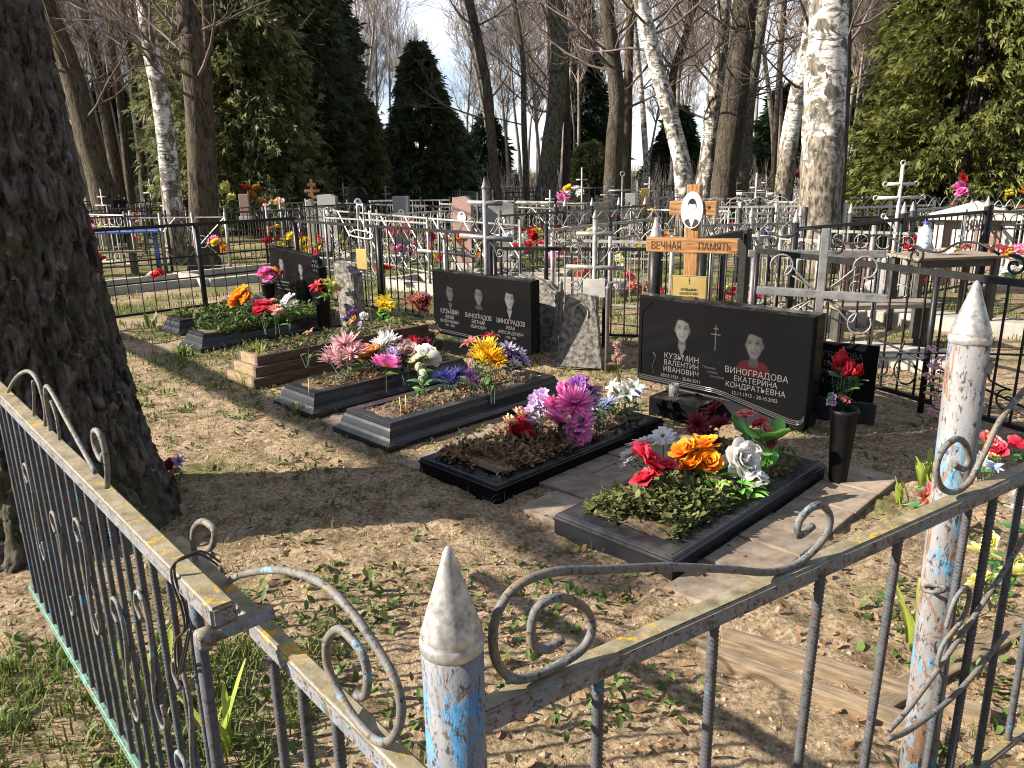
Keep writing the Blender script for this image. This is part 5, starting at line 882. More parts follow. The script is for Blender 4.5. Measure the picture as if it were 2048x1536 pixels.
# scroll work between the right pickets
scroll_on(fz, [(1.20, 0.62), (1.22, 0.68), (1.26, 0.70), (1.285, 0.67), (1.27, 0.62), (1.20, 0.58), (1.19, 0.53), (1.22, 0.49)], ux, 0.005, off=-0.015)
scroll_on(fz, [(1.02, 0.44), (1.10, 0.47), (1.25, 0.56), (1.42, 0.68), (1.60, 0.83)], ux, 0.006, off=-0.016)
scroll_on(fz, [(1.02, 0.42), (1.12, 0.405), (1.30, 0.42), (1.5, 0.50)], ux, 0.006, off=-0.018)
# right rusty post behind the rail
rpz = thing('rusty_post', 'tall rusty pipe post with blue paint flakes and a white cone cap', 'post', (0.998, 1.60, -0.027), 0.0, ry=R(-1.2))
obj('post', MB().tube([(0, 0, -0.05), (0, 0, 0.4), (0, 0, 0.8), (0, 0, 1.262)], 0.040, 28).mesh('post', True), MAT['rustpost'], rpz); obj('post_cap', cap_m, MAT['capsilver'], rpz, (0, 0, 1.257), scale=(1.03, 1.03, 0.95))
hk = curve2('ring_hook', spiral(0, 0, 0.022, 0.022, 0, 1.0, 18), 0.005, 7, k=1); obj('ring_hook', hk, MAT['rod'], rpz, (-0.038, -0.045, 0.70), (R(75), 0, R(30)))
# gate
gt = thing('iron_gate', 'long lichened iron gate of ribbed rods along the left edge', 'gate', LB); GL = (GB - LB).length
obj('top_rail', rail_mesh('top_rail', GL + 0.25, 0.042, 0.036, -0.02), MAT['rail'], gt, (0, 0, 0.942), (0, 0, ga)); obj('bottom_rail', rail_mesh('bottom_rail', GL + 0.2, 0.02, 0.022, 0.0), MAT['greenrail'], gt, (0, 0, 0.13), (0, 0, ga))
obj('end_stile', MB().tube([(0, 0, 0.1405), (0, 0, 0.5), (0, 0, 0.915)], 0.0115, 12).mesh('end_stile', True), MAT['fence'], gt, gx * 0.12, (0, 0, ga))
rg = ribbed('picket', 0.785, 0.0070, 6)
k = 0; s = 0.16
while s < GL + 0.15: obj('picket', rg, MAT['fence'], gt, gx * s + Vector((0, 0, 0.142)), (0, 0, s * 5)); s += 0.092
_gs = [(0.02, 0.05), (0.045, 0.075), (0.03, 0.11), (-0.01, 0.11), (-0.03, 0.06), (-0.02, 0.0), (0.01, -0.09), (0.02, -0.16), (-0.005, -0.2), (-0.04, -0.17), (-0.03, -0.13)]
for s, z in ((0.22, 0.60), (0.42, 0.66), (0.64, 0.55), (0.9, 0.66), (1.2, 0.58), (1.5, 0.64), (0.30, 0.34)): scroll_on(gt, [(s + p[0], z + p[1]) for p in _gs], gx, 0.0048, off=0.012)
g1 = [(0.585, 1.035), (0.60, 1.018), (0.625, 1.02), (0.645, 1.045), (0.63, 1.075), (0.59, 1.08), (0.565, 1.05), (0.572, 1.0), (0.60, 0.955)]
scroll_on(gt, g1, gx, 0.0062); scroll_on(gt, [(1.655, 0.955), (1.45, 1.04), (1.25, 1.095), (1.14, 1.085), (1.11, 1.02), (1.15, 0.965)], gx, 0.0055); scroll_on(gt, [(1.09, 0.965), (1.085, 1.03), (1.06, 1.085), (1.0, 1.09), (0.85, 1.03), (0.68, 0.965)], gx, 0.0055)
scroll_on(gt, [(1.29, 0.96), (1.24, 1.02), (1.21, 1.075)], gx, 0.004); scroll_on(gt, [(1.0, 0.962), (0.99, 1.02), (1.02, 1.06)], gx, 0.004)
obj('hinge_bolt', MB().tube([(0, 0.05, 0), (0, -0.05, 0), (0, -0.052, 0)], [0.013, 0.013, 0.012], 14).tube([(0, -0.05, 0), (0, -0.072, 0), (0, -0.075, 0)], [0.0175, 0.0175, 0.014], 14).mesh('hinge_bolt', True), MAT['rail'], gt, gx * -0.012 + Vector((0.022, 0.02, 0.893)), (0, 0, R(-49)))
wr = thing('wire_tie', 'twisted dark wire tied round the gate rail near its hinge', 'wire', LB + gx * 0.13); nr = Vector((-gx.y, gx.x, 0))
W = [nr * -0.05 + Vector((0, 0, 0.935)), nr * -0.024 + Vector((0, 0, 0.965)), nr * 0.0 + Vector((0, 0, 0.968)), nr * 0.024 + Vector((0, 0, 0.962)), nr * 0.028 + Vector((0, 0, 0.93)), nr * 0.02 + Vector((0, 0, 0.88)), nr * 0.03 + Vector((0.01, 0, 0.84)), gx * 0.03 + nr * 0.03 + Vector((0, 0, 0.80)), gx * 0.05 + nr * 0.03 + Vector((0, 0, 0.72)), gx * -0.02 + nr * 0.035 + Vector((0, 0, 0.80)), gx * -0.05 + nr * 0.03 + Vector((0, 0, 0.86))]
for k in range(2): obj('wire_strand', MB().tube([Vector(p) for p in catmull([tuple(w + Vector((0.004 * k, 0.004 * k, 0.003 * k))) for w in W], 5)], 0.0022, 6).mesh('wire_strand', True), MAT['wire'], wr)
# ================================================================ ARTIFICIAL FLOWERS
def petals(mb, n, Ln, W, el, curl, r0=0.02, z0=0.0, cup=0.25, shape='round', rot=0.0, jit=0.08, rng=None, a=(0.1, 1.0), ruf=0.0):
    for i in range(n):
        w = 2 * math.pi * i / n + rot + rng.normal(0, jit); L_ = Ln * (1 + rng.normal(0, jit)); e = el + rng.normal(0, jit); x, z = r0, z0; vs = []; at_ = []; K = 4
        for k in range(K + 1):
            t = k / K; ww = W * {'round': (0.35, 0.85, 1.0, 0.86, 0.32), 'point': (0.4, 0.9, 0.9, 0.55, 0.04), 'strap': (0.5, 0.8, 1.0, 0.95, 0.35), 'notch': (0.3, 0.7, 1.0, 1.05, 0.7)}[shape][k]
            for q in (-1, 0, 1):
                zz = z + cup * W * abs(q) * math.cos(e) + ruf * rng.normal(0, 1) * (k > 1); xx = x - cup * W * abs(q) * math.sin(e); y = q * ww
                vs.append((xx * math.cos(w) - y * math.sin(w), xx * math.sin(w) + y * math.cos(w), zz)); at_.append(a[0] + (a[1] - a[0]) * t + rng.normal(0, 0.03))
            x += math.cos(e) * L_ / K; z += math.sin(e) * L_ / K; e += curl / K
        mb.add(vs, [(k * 3 + q, k * 3 + q + 1, k * 3 + q + 4, k * 3 + q + 3) for k in range(K) for q in range(2)], at_)
def bloom_mesh(kind, v):
    rng = np.random.default_rng(v * 31 + len(kind)); mb = MB(); P = lambda *a, **k: petals(mb, *a, rng=rng, **k)
    if kind == 'rose':
        for n, Ln, W, el, c, r0, a in ((5, .95, .55, .35, -.5, .12, (0.3, 1)), (5, .85, .5, .75, -.4, .10, (.25, .95)), (5, .72, .42, 1.05, -.1, .08, (.2, .85)), (4, .62, .32, 1.3, .25, .06, (.15, .75)), (3, .55, .22, 1.45, .4, .03, (.1, .6))): P(n, Ln, W, el, c, r0, 0, 0.35, 'round', rng.uniform(0, 6), a=a)
    elif kind == 'peony':
        for n, Ln, W, el, c, r0 in ((9, 1.0, .42, .15, .35, .1), (9, .95, .38, .55, .3, .1), (9, .85, .34, .9, .2, .08), (8, .75, .3, 1.2, .1, .06), (7, .6, .24, 1.45, .1, .04)): P(n, Ln, W, el, c, r0, 0, .3, 'notch', rng.uniform(0, 6), a=(0, 1), ruf=.03, jit=.12)
    elif kind == 'mum':
        for n, Ln, W, el, c in ((20, 1.0, .085, -.1, .25), (20, .95, .085, .25, .2), (18, .85, .08, .6, .15), (15, .7, .075, .95, .1), (10, .5, .07, 1.3, .1)): P(n, Ln, W, el, c, .05, 0, .3, 'strap', rng.uniform(0, 6), a=(0, 1), jit=.13)
    elif kind == 'daisy':
        for n, Ln, W, el, c in ((17, 1.0, .15, .12, -.25), (16, .86, .14, .38, -.3), (13, .66, .12, .62, -.3)): P(n, Ln, W, el, c, .06, 0, .25, 'notch', rng.uniform(0, 6), a=(.1, 1))
    elif kind == 'lily': P(3, 1.05, .25, .85, -1.5, .04, 0, .3, 'point', 0, a=(0, 1)); P(3, 1.0, .22, .95, -1.5, .03, 0.02, .3, 'point', 1.05, a=(0, 1))
    elif kind == 'star':
        P(7, 1.0, .2, .3, -.3, .04, 0, .25, 'point', 0, a=(0, 1)); P(7, .85, .18, .7, -.3, .04, 0, .25, 'point', .45, a=(0, 1)); P(5, .6, .15, 1.1, 0, .03, 0, .2, 'point', .2, a=(0, .9))
    elif kind == 'aster':
        for e in (-.3, .1, .5, .9, 1.25): P(int(16 * math.cos(e) + 5), .9, .05, e, 0, .08, 0, .2, 'point', rng.uniform(0, 6), a=(.1, 1), jit=.16)
    elif kind == 'tulip': P(3, 1.25, .45, 1.15, .55, .12, 0, .5, 'round', 0, a=(0, 1)); P(3, 1.3, .42, 1.25, .5, .08, 0, .5, 'point', 1.05, a=(.1, 1))
    elif kind == 'bud': P(4, 1.2, .42, 1.2, .5, .1, 0, .5, 'round', 0, a=(0, 1)); P(3, 1.1, .36, 1.35, .4, .06, 0, .5, 'round', .5, a=(.1, 1))
    elif kind == 'small':
        for k in range(5):
            w = k * 1.256; m2 = MB(); petals(m2, 6, .42, .17, .35, -.2, .03, 0, .3, 'round', rng=rng, a=(0, 1)); ox, oy, oz = (.5 * math.cos(w), .5 * math.sin(w), rng.uniform(-.25, .3)); mb.add([(p[0] + ox, p[1] + oy, p[2] + oz) for p in m2.v], m2.f, m2.t)
    elif kind == 'ball':
        for e in (-.9, -.4, .1, .6, 1.1): P(max(4, int(10 * math.cos(e))), .8, .3, e, .5, .12, 0, .3, 'round', rng.uniform(0, 6), a=(.2, .9))
    return mb.mesh(kind, smooth=True, attr=True)
HUE = {'red': ((.22, .0, .015), (.55, .012, .025), (.72, .05, .05)), 'crimson': ((.30, .005, .03), (.62, .02, .07), (.78, .09, .14)), 'orange': ((.80, .10, .01), (.84, .20, .015), (.88, .48, .04)), 'yellow': ((.55, .30, .01), (.85, .62, .03), (.88, .74, .10)),
       'gold': ((.55, .20, .0), (.86, .46, .01), (.88, .62, .03)), 'white': ((.55, .60, .40), (.82, .82, .80), (.84, .83, .82)), 'cream': ((.60, .62, .30), (.82, .80, .58), (.84, .82, .68)), 'pink': ((.66, .10, .36), (.86, .15, .50), (.88, .38, .64)),
       'magenta': ((.80, .55, .15), (.78, .10, .40), (.82, .28, .62)), 'palepink': ((.62, .28, .33), (.76, .46, .50), (.82, .64, .64)), 'coral': ((.72, .30, .10), (.80, .20, .18), (.82, .42, .36)), 'lilac': ((.45, .25, .55), (.60, .42, .70), (.76, .62, .80)),
       'purple': ((.08, .01, .14), (.17, .03, .28), (.28, .08, .42)), 'navy': ((.02, .015, .15), (.06, .06, .34), (.22, .22, .55)), 'blue': ((.25, .30, .55), (.45, .52, .76), (.70, .74, .84)), 'maroon': ((.10, .004, .015), (.20, .018, .035), (.34, .06, .08)),
       'dusty': ((.25, .05, .05), (.42, .13, .11), (.55, .24, .18)), 'peach': ((.75, .30, .12), (.80, .44, .26), (.84, .62, .45)), 'burnt': ((.5, .2, .02), (.62, .24, .05), (.68, .33, .10)), 'lemon': ((.60, .58, .05), (.78, .76, .22), (.84, .82, .42)), 'violetwhite': ((.10, .02, .20), (.45, .38, .60), (.80, .78, .82)), 'beige': ((.40, .24, .22), (.52, .36, .33), (.60, .46, .42))}
for k_, c_ in HUE.items(): MAT['p_' + k_] = grad_mat(k_ + '_petal', *c_, rough=0.55, transl=0.42)
MAT['pollen'] = M('flower_centre', (0.45, 0.28, 0.02), (0.72, 0.5, 0.05), 60, 0.8); MAT['darkcentre'] = M('dark_flower_centre', (0.02, 0.015, 0.01), (0.06, 0.04, 0.02), 60, 0.8)
rf = np.random.default_rng(4)
def leaf_mesh(v):
    mb = MB(); rng = np.random.default_rng(v); petals(mb, 1, 1.0, .22, .5, -.9, 0.02, 0, .3, 'point', rng=rng, a=(.2, .9)); return mb.mesh('leaf', smooth=True, attr=True)
def bloom_obj(parent, kind, hue, pos, size, tilt=None, centre=None):
    me = cached(('bl', kind, hue, int(rf.integers(0, 3))), lambda: bloom_mesh(kind, int(rf.integers(0, 99)))); me = me
    if len(me.materials) == 0: me.materials.append(MAT['p_' + hue])
    tl = tilt if tilt is not None else (rf.normal(0.55, .3), rf.normal(0, .4)); o = obj({'mum': 'chrysanthemum_bloom', 'small': 'flower_cluster', 'ball': 'ball_bloom', 'star': 'star_bloom'}.get(kind, kind + '_bloom'), me, None, parent, pos, (tl[0], tl[1], rf.uniform(0, 6.28)), size)
    o.rotation_mode = 'XYZ'
    if kind == 'daisy' and centre: obj('flower_centre', cached(('fc',), lambda: MB().lathe([(.14, 0), (.16, .04), (.12, .09), (.03, .11)], 10).mesh('flower_centre', True)), MAT['darkcentre'], o, (0, 0, .04))
    return o
def bunch(label, base, items, cat='artificial flowers', leaves=2, leafmat='fleaf', name='flower_bunch', group=None, lsize=0.075, stemr=0.0025):
    """items: (kind, hue, px, py, Y, radius px) for each bloom of one bunch; base: (px, py, z) where its stems stand"""
    b = gd(*base); t = thing(name, label, cat, b, group=group)
    for kind, hue, px, py, Y, rpx in items:
        p = at(px, py, Y) - b; size = rpx * Y / FPX * 1.22; bloom_obj(t, kind, hue, p, size, centre=True)
        mid = p * 0.5 + Vector((p.x * .1, p.y * .1, p.z * 0.05)); b0 = Vector((rf.normal(0, .012), rf.normal(0, .012), -0.02))
        obj('stem', MB().tube([b0, mid, p], [stemr, stemr, stemr * .8], 5, cap=False).mesh('stem', True), MAT['stem'], t)
        for k in range(leaves):
            f = rf.uniform(0.35, 0.95); me = cached(('lf', leafmat, int(rf.integers(0, 4))), lambda: leaf_mesh(int(rf.integers(0, 99)))); obj('leaf', me, MAT[leafmat], t, b0 + (p - b0) * f, (rf.normal(0, .3), rf.normal(0, .3), rf.uniform(0, 6.28)), lsize * rf.uniform(0.7, 1.4))
    return t
# --- nearest kerb
bunch('three crimson roses on the nearest kerb, left of the orange blooms', (1315, 1010, .09), [('rose', 'crimson', 1293, 925, 3.35, 33), ('rose', 'crimson', 1333, 938, 3.37, 24), ('rose', 'crimson', 1292, 962, 3.31, 27), ('rose', 'crimson', 1282, 905, 3.42, 20)], leaves=3)
bunch('orange and yellow ruffled blooms in the middle of the nearest kerb', (1400, 1000, .09), [('peony', 'orange', 1408, 897, 3.5, 26), ('peony', 'orange', 1370, 905, 3.5, 24), ('peony', 'orange', 1385, 932, 3.45, 25), ('peony', 'orange', 1415, 925, 3.45, 24)], leaves=4)
bunch('white roses at the right of the nearest kerb', (1490, 1010, .09), [('peony', 'white', 1482, 918, 3.45, 32), ('rose', 'white', 1512, 955, 3.4, 22), ('peony', 'white', 1455, 928, 3.48, 18), ('rose', 'white', 1516, 975, 3.36, 17), ('peony', 'white', 1498, 938, 3.42, 20)], leaves=3, leafmat='bright')
bunch('small yellow primroses in front of the orange blooms', (1440, 1020, .09), [('small', 'lemon', 1425, 962, 3.36, 18), ('small', 'lemon', 1452, 975, 3.34, 17), ('small', 'lemon', 1412, 945, 3.4, 15), ('small', 'lemon', 1440, 980, 3.3, 15)], leaves=4, leafmat='bright')
bunch('spray of white daisies leaning over the left rim of the nearest kerb', (1330, 985, .09), [('daisy', 'white', 1326, 873, 3.68, 22), ('daisy', 'white', 1283, 886, 3.62, 24), ('daisy', 'white', 1262, 910, 3.6, 20), ('daisy', 'white', 1258, 925, 3.56, 18), ('daisy', 'white', 1346, 890, 3.62, 18)], leafmat='fleafdark')
bunch('dark maroon star lilies before the black flower stand', (1420, 960, .09), [('star', 'maroon', 1430, 822, 3.85, 28), ('star', 'maroon', 1395, 848, 3.8, 26), ('star', 'maroon', 1440, 850, 3.8, 27), ('star', 'maroon', 1415, 870, 3.78, 26), ('star', 'maroon', 1435, 890, 3.75, 22), ('star', 'dusty', 1382, 862, 3.8, 18)], leafmat='fleafdark')
t = bunch('bright green leafy spray with pink rosebuds at the right of the nearest kerb', (1530, 980, .09), [('rose', 'coral', 1490, 835, 3.8, 20), ('rose', 'crimson', 1521, 850, 3.75, 16), ('rose', 'coral', 1532, 862, 3.72, 14), ('rose', 'dusty', 1545, 888, 3.7, 13)], leaves=0)
for px, py, Y, s in ((1500, 855, 3.75, .12), (1470, 858, 3.75, .12), (1520, 885, 3.7, .13), (1555, 880, 3.7, .14), (1558, 915, 3.68, .13), (1510, 905, 3.65, .12), (1480, 880, 3.72, .11), (1535, 935, 3.62, .12), (1540, 850, 3.78, .10)):
    obj('broad_leaf', cached(('bl_',), lambda: (lambda m_: (petals(m_, 1, 1.0, .55, .15, -.7, .02, 0, .12, 'round', rng=np.random.default_rng(3), a=(.25, 1), ruf=.02), m_.mesh('broad_leaf', True, True))[1])(MB())), MAT['bright'], t, at(px, py, Y) - t.location, (rf.normal(.3, .4), rf.normal(0, .5), rf.uniform(0, 6.28)), s * 1.0)
# --- second kerb
bunch('big hot pink daisies in the middle of the leaf-filled kerb', (1130, 905, .1), [('daisy', 'pink', 1118, 845, 4.15, 34), ('mum', 'pink', 1150, 808, 4.2, 34), ('daisy', 'pink', 1155, 865, 4.12, 27), ('peony', 'pink', 1130, 790, 4.3, 22), ('daisy', 'pink', 1108, 812, 4.25, 24), ('daisy', 'pink', 1165, 845, 4.1, 25)], leafmat='fleafdark')
bunch('vermilion and peach carnations left of the hot pink daisies', (1060, 910, .1), [('peony', 'red', 1042, 855, 4.2, 21), ('peony', 'red', 1035, 868, 4.15, 18), ('peony', 'peach', 1022, 850, 4.2, 18), ('peony', 'peach', 1040, 832, 4.3, 17), ('peony', 'red', 1060, 875, 4.12, 14)], leafmat='fleafdark')
bunch('lilac blossoms between the vermilion carnations and the pink daisies', (1085, 905, .1), [('small', 'lilac', 1078, 795, 4.35, 22), ('small', 'lilac', 1072, 818, 4.3, 22), ('lily', 'lilac', 1066, 850, 4.15, 24), ('small', 'lilac', 1085, 805, 4.35, 20)], leafmat='fleafdark')
bunch('deep violet asters behind the hot pink daisies', (1190, 870, .1), [('daisy', 'purple', 1155, 772, 4.5, 20), ('star', 'purple', 1180, 785, 4.5, 20), ('star', 'violetwhite', 1190, 805, 4.5, 18), ('star', 'purple', 1200, 798, 4.55, 16), ('daisy', 'purple', 1172, 778, 4.55, 16)], leafmat='fleafdark')
bunch('pale blue carnation beside the violet asters', (1205, 880, .1), [('mum', 'blue', 1217, 806, 4.45, 19), ('mum', 'blue', 1208, 815, 4.45, 14)], leafmat='fleafdark')
bunch('white and lavender lilies at the head of the leaf-filled kerb', (1250, 860, .05), [('lily', 'white', 1240, 780, 4.75, 24), ('lily', 'white', 1265, 778, 4.75, 24), ('lily', 'white', 1252, 790, 4.7, 24), ('star', 'blue', 1275, 788, 4.8, 18), ('lily', 'white', 1230, 775, 4.8, 18)], leaves=4, leafmat='fleafdark')
bunch('dry pinkish ball flowers on thin stems left of the double headstone', (1238, 780, .0), [('ball', 'beige', 1234, 690, 5.35, 9), ('ball', 'beige', 1236, 702, 5.35, 7), ('ball', 'beige', 1230, 715, 5.35, 8), ('ball', 'beige', 1246, 714, 5.35, 9), ('ball', 'beige', 1238, 722, 5.3, 7)], leaves=1, leafmat='deadleaf')
# --- candle kerb
bunch('golden yellow chrysanthemums before the three-portrait headstone', (985, 800, .12), [('mum', 'yellow', 968, 702, 5.3, 25), ('mum', 'gold', 982, 712, 5.25, 26), ('mum', 'yellow', 962, 722, 5.2, 20), ('mum', 'gold', 995, 722, 5.2, 18), ('mum', 'yellow', 978, 695, 5.35, 20)], leaves=3)
bunch('crimson spider lilies rising behind the golden chrysanthemums', (960, 790, .12), [('lily', 'dusty', 942, 688, 5.5, 18), ('star', 'dusty', 952, 700, 5.45, 18), ('lily', 'crimson', 975, 678, 5.5, 16), ('lily', 'dusty', 985, 675, 5.5, 15), ('star', 'dusty', 948, 712, 5.45, 14)])
bunch('violet and white faded asters in a black vase beside the golden chrysanthemums', (1028, 800, .05), [('star', 'violetwhite', 1015, 700, 5.45, 20), ('star', 'violetwhite', 1035, 708, 5.45, 20), ('star', 'purple', 1020, 718, 5.4, 18), ('star', 'violetwhite', 1045, 722, 5.4, 18), ('star', 'white', 1028, 728, 5.35, 17)], leafmat='fleafdark')
bunch('navy blue asters on the rim of the candle kerb', (905, 800, .12), [('aster', 'navy', 893, 752, 5.2, 18), ('aster', 'navy', 915, 750, 5.2, 19), ('aster', 'navy', 905, 762, 5.15, 17), ('aster', 'navy', 876, 755, 5.25, 13)], leafmat='fleafdark')
bunch('dark purple asters right of the navy ones', (942, 805, .12), [('aster', 'purple', 940, 752, 5.15, 16), ('aster', 'purple', 948, 766, 5.1, 15)], leafmat='fleafdark')
bunch('single pale pink bud left of the golden chrysanthemums', (940, 780, .12), [('bud', 'palepink', 938, 733, 5.25, 10)])
bunch('pair of cream rosebuds on the left rim of the candle kerb', (852, 800, .14), [('bud', 'cream', 834, 742, 5.3, 14), ('bud', 'cream', 850, 752, 5.25, 15), ('bud', 'cream', 842, 770, 5.2, 13)], leaves=3)
# --- second tall kerb
bunch('shaggy pale pink chrysanthemums above the second tall kerb', (700, 775, .12), [('mum', 'palepink', 690, 690, 5.7, 27), ('mum', 'palepink', 672, 715, 5.65, 25), ('mum', 'palepink', 703, 708, 5.65, 26), ('mum', 'palepink', 658, 722, 5.65, 18), ('mum', 'palepink', 684, 725, 5.6, 20)], leaves=2)
bunch('large magenta peony with a yellow heart over the second tall kerb', (775, 780, .12), [('peony', 'magenta', 771, 735, 5.5, 26)], leaves=2)
bunch('coral roses behind the pale pink chrysanthemums', (730, 740, .12), [('rose', 'coral', 716, 698, 5.9, 15), ('rose', 'coral', 732, 700, 5.9, 13)])
bunch('burnt orange blossoms right of the coral roses', (745, 745, .12), [('peony', 'burnt', 740, 712, 5.85, 16), ('peony', 'burnt', 752, 704, 5.85, 14), ('peony', 'burnt', 728, 718, 5.8, 13)])
bunch('shaggy white chrysanthemums behind the magenta peony', (780, 750, .12), [('mum', 'white', 772, 685, 5.95, 24), ('mum', 'white', 763, 698, 5.9, 22), ('mum', 'white', 788, 690, 5.95, 18)], leaves=1)
bunch('full white peony right of the magenta one', (850, 770, .12), [('peony', 'white', 850, 716, 5.7, 24), ('peony', 'cream', 835, 722, 5.7, 15)], leaves=2)
bunch('pale lilac and wine red blossoms between the white flowers', (812, 765, .12), [('peony', 'lilac', 788, 710, 5.75, 15), ('peony', 'beige', 818, 704, 5.8, 18), ('rose', 'maroon', 800, 690, 5.95, 15), ('rose', 'maroon', 803, 718, 5.75, 10)], leafmat='fleafdark')
bunch('row of small wine red flowers before the left edge of the three-portrait headstone', (845, 740, .1), [('star', 'red', 825, 682, 6.2, 12), ('star', 'maroon', 840, 685, 6.2, 12), ('star', 'maroon', 852, 684, 6.2, 11), ('star', 'crimson', 835, 692, 6.15, 10), ('bud', 'crimson', 873, 668, 6.2, 6)], leafmat='fleafdark')
bunch('faded maroon and white flowers on the plank border', (615, 730, .2), [('rose', 'maroon', 590, 690, 6.45, 12), ('rose', 'dusty', 608, 700, 6.4, 12), ('rose', 'maroon', 622, 698, 6.4, 11), ('lily', 'peach', 620, 668, 6.6, 12), ('rose', 'beige', 634, 690, 6.45, 9)], leaves=3, leafmat='cover')
bunch('bright yellow lilies below the bent wire cross', (770, 670, .1), [('lily', 'yellow', 768, 604, 7.3, 19), ('lily', 'yellow', 760, 616, 7.25, 17), ('lily', 'yellow', 776, 618, 7.25, 17), ('star', 'yellow', 768, 612, 7.2, 18)], leaves=3, leafmat='bright')
bunch('dusty red dahlias right of the yellow lilies', (840, 660, .1), [('mum', 'dusty', 832, 604, 7.3, 20), ('mum', 'dusty', 842, 618, 7.25, 18), ('mum', 'maroon', 852, 606, 7.3, 15), ('rose', 'beige', 848, 594, 7.35, 12)], leafmat='fleafdark')
bunch('purple and rust-coloured small flowers left of the yellow lilies', (705, 680, .1), [('star', 'purple', 703, 626, 7.3, 11), ('small', 'burnt', 706, 642, 7.25, 11), ('star', 'navy', 692, 640, 7.3, 9)], leaves=3, leafmat='cover')
bunch('white and lilac ball flowers left of the yellow lilies', (728, 690, .1), [('ball', 'white', 728, 632, 7.2, 9), ('ball', 'lilac', 723, 650, 7.15, 9)], leaves=2, leafmat='cover')
# --- ivy kerb and its two vases
bunch('orange blooms on the ivy kerb', (490, 655, .15), [('peony', 'orange', 486, 590, 7.75, 17), ('peony', 'orange', 478, 602, 7.7, 15), ('peony', 'orange', 496, 600, 7.7, 14)], leaves=2)
bunch('pale pink roses left of the orange blooms', (465, 650, .15), [('rose', 'palepink', 464, 602, 7.7, 12), ('rose', 'coral', 456, 600, 7.75, 8)], leaves=1)
bunch('white anemone with dark heart on the ivy kerb', (520, 650, .15), [('daisy', 'white', 518, 596, 7.8, 15), ('daisy', 'white', 508, 602, 7.75, 10)], leaves=1)
bunch('crimson carnations at the front of the ivy kerb', (530, 665, .15), [('peony', 'crimson', 524, 612, 7.6, 14), ('peony', 'crimson', 520, 625, 7.55, 13), ('peony', 'crimson', 534, 622, 7.55, 12)], leaves=2)
bunch('coral pink carnations right of the crimson ones', (552, 665, .15), [('peony', 'coral', 552, 622, 7.55, 13), ('peony', 'palepink', 558, 628, 7.5, 10), ('peony', 'coral', 545, 605, 7.7, 8)], leaves=1)
bunch('white roses before the two-portrait headstone', (578, 660, .15), [('rose', 'white', 578, 602, 7.75, 15), ('rose', 'white', 570, 614, 7.7, 10), ('rose', 'cream', 588, 608, 7.7, 9)], leaves=3, leafmat='bright')
def vase(label, px, ytop, ybot, Y, r_top, r_bot): 
    p = at(px, ybot, Y); hgt = (at(px, ytop, Y) - p).z; t = thing('vase', label, 'vase', (p.x, p.y, max(0, p.z))); obj('vase_body', MB().lathe([(r_bot, 0), (r_bot * 1.02, .01), (r_top * .97, hgt * .93), (r_top * 1.06, hgt * .95), (r_top * 1.06, hgt), (r_top * .92, hgt), (r_bot * .8, hgt * .4)], 24).mesh('vase_body', True), MAT['vaseblack'], t); return t
vase('black vase with pink and orange flowers left of the two-portrait headstone', 541, 566, 622, 8.55, .075, .05)
bunch('magenta and orange carnations in the left vase by the two-portrait headstone', (541, 570, .35), [('peony', 'magenta', 530, 550, 8.5, 13), ('peony', 'pink', 542, 558, 8.48, 12), ('peony', 'burnt', 552, 546, 8.52, 10), ('peony', 'pink', 535, 545, 8.55, 11), ('star', 'dusty', 563, 545, 8.5, 8)])
vase('black cylinder vase with red and lime flowers right of the two-portrait headstone', 650, 592, 652, 7.85, .075, .07)
bunch('red lilies with lime green blossoms in the right vase by the two-portrait headstone', (650, 598, .38), [('lily', 'red', 636, 574, 7.8, 16), ('lily', 'red', 642, 584, 7.78, 13), ('small', 'lemon', 655, 568, 7.85, 13), ('small', 'lemon', 667, 574, 7.85, 12), ('small', 'yellow', 648, 588, 7.75, 9), ('small', 'coral', 675, 578, 7.85, 9)], leaves=3, leafmat='bright')
vase('tall tapered black vase standing on the soil right of the double headstone', 1674, 818, 968, 3.72, .068, .043)
bunch('red tulips in the tall black vase', (1674, 830, .36), [('tulip', 'red', 1678, 738, 3.75, 20), ('tulip', 'red', 1712, 740, 3.74, 20), ('tulip', 'red', 1696, 730, 3.76, 19), ('tulip', 'red', 1684, 752, 3.7, 18), ('tulip', 'red', 1664, 742, 3.75, 19), ('tulip', 'red', 1700, 728, 3.75, 20), ('tulip', 'red', 1688, 722, 3.78, 18), ('tulip', 'red', 1720, 755, 3.72, 18), ('tulip', 'red', 1704, 752, 3.72, 16), ('tulip', 'red', 1692, 745, 3.7, 17)], leaves=2)
bunch('withered violet sprigs over the rim of the tall black vase', (1676, 826, .36), [('small', 'lilac', 1664, 800, 3.72, 14), ('small', 'dusty', 1688, 798, 3.7, 13)], leafmat='fleafdark')
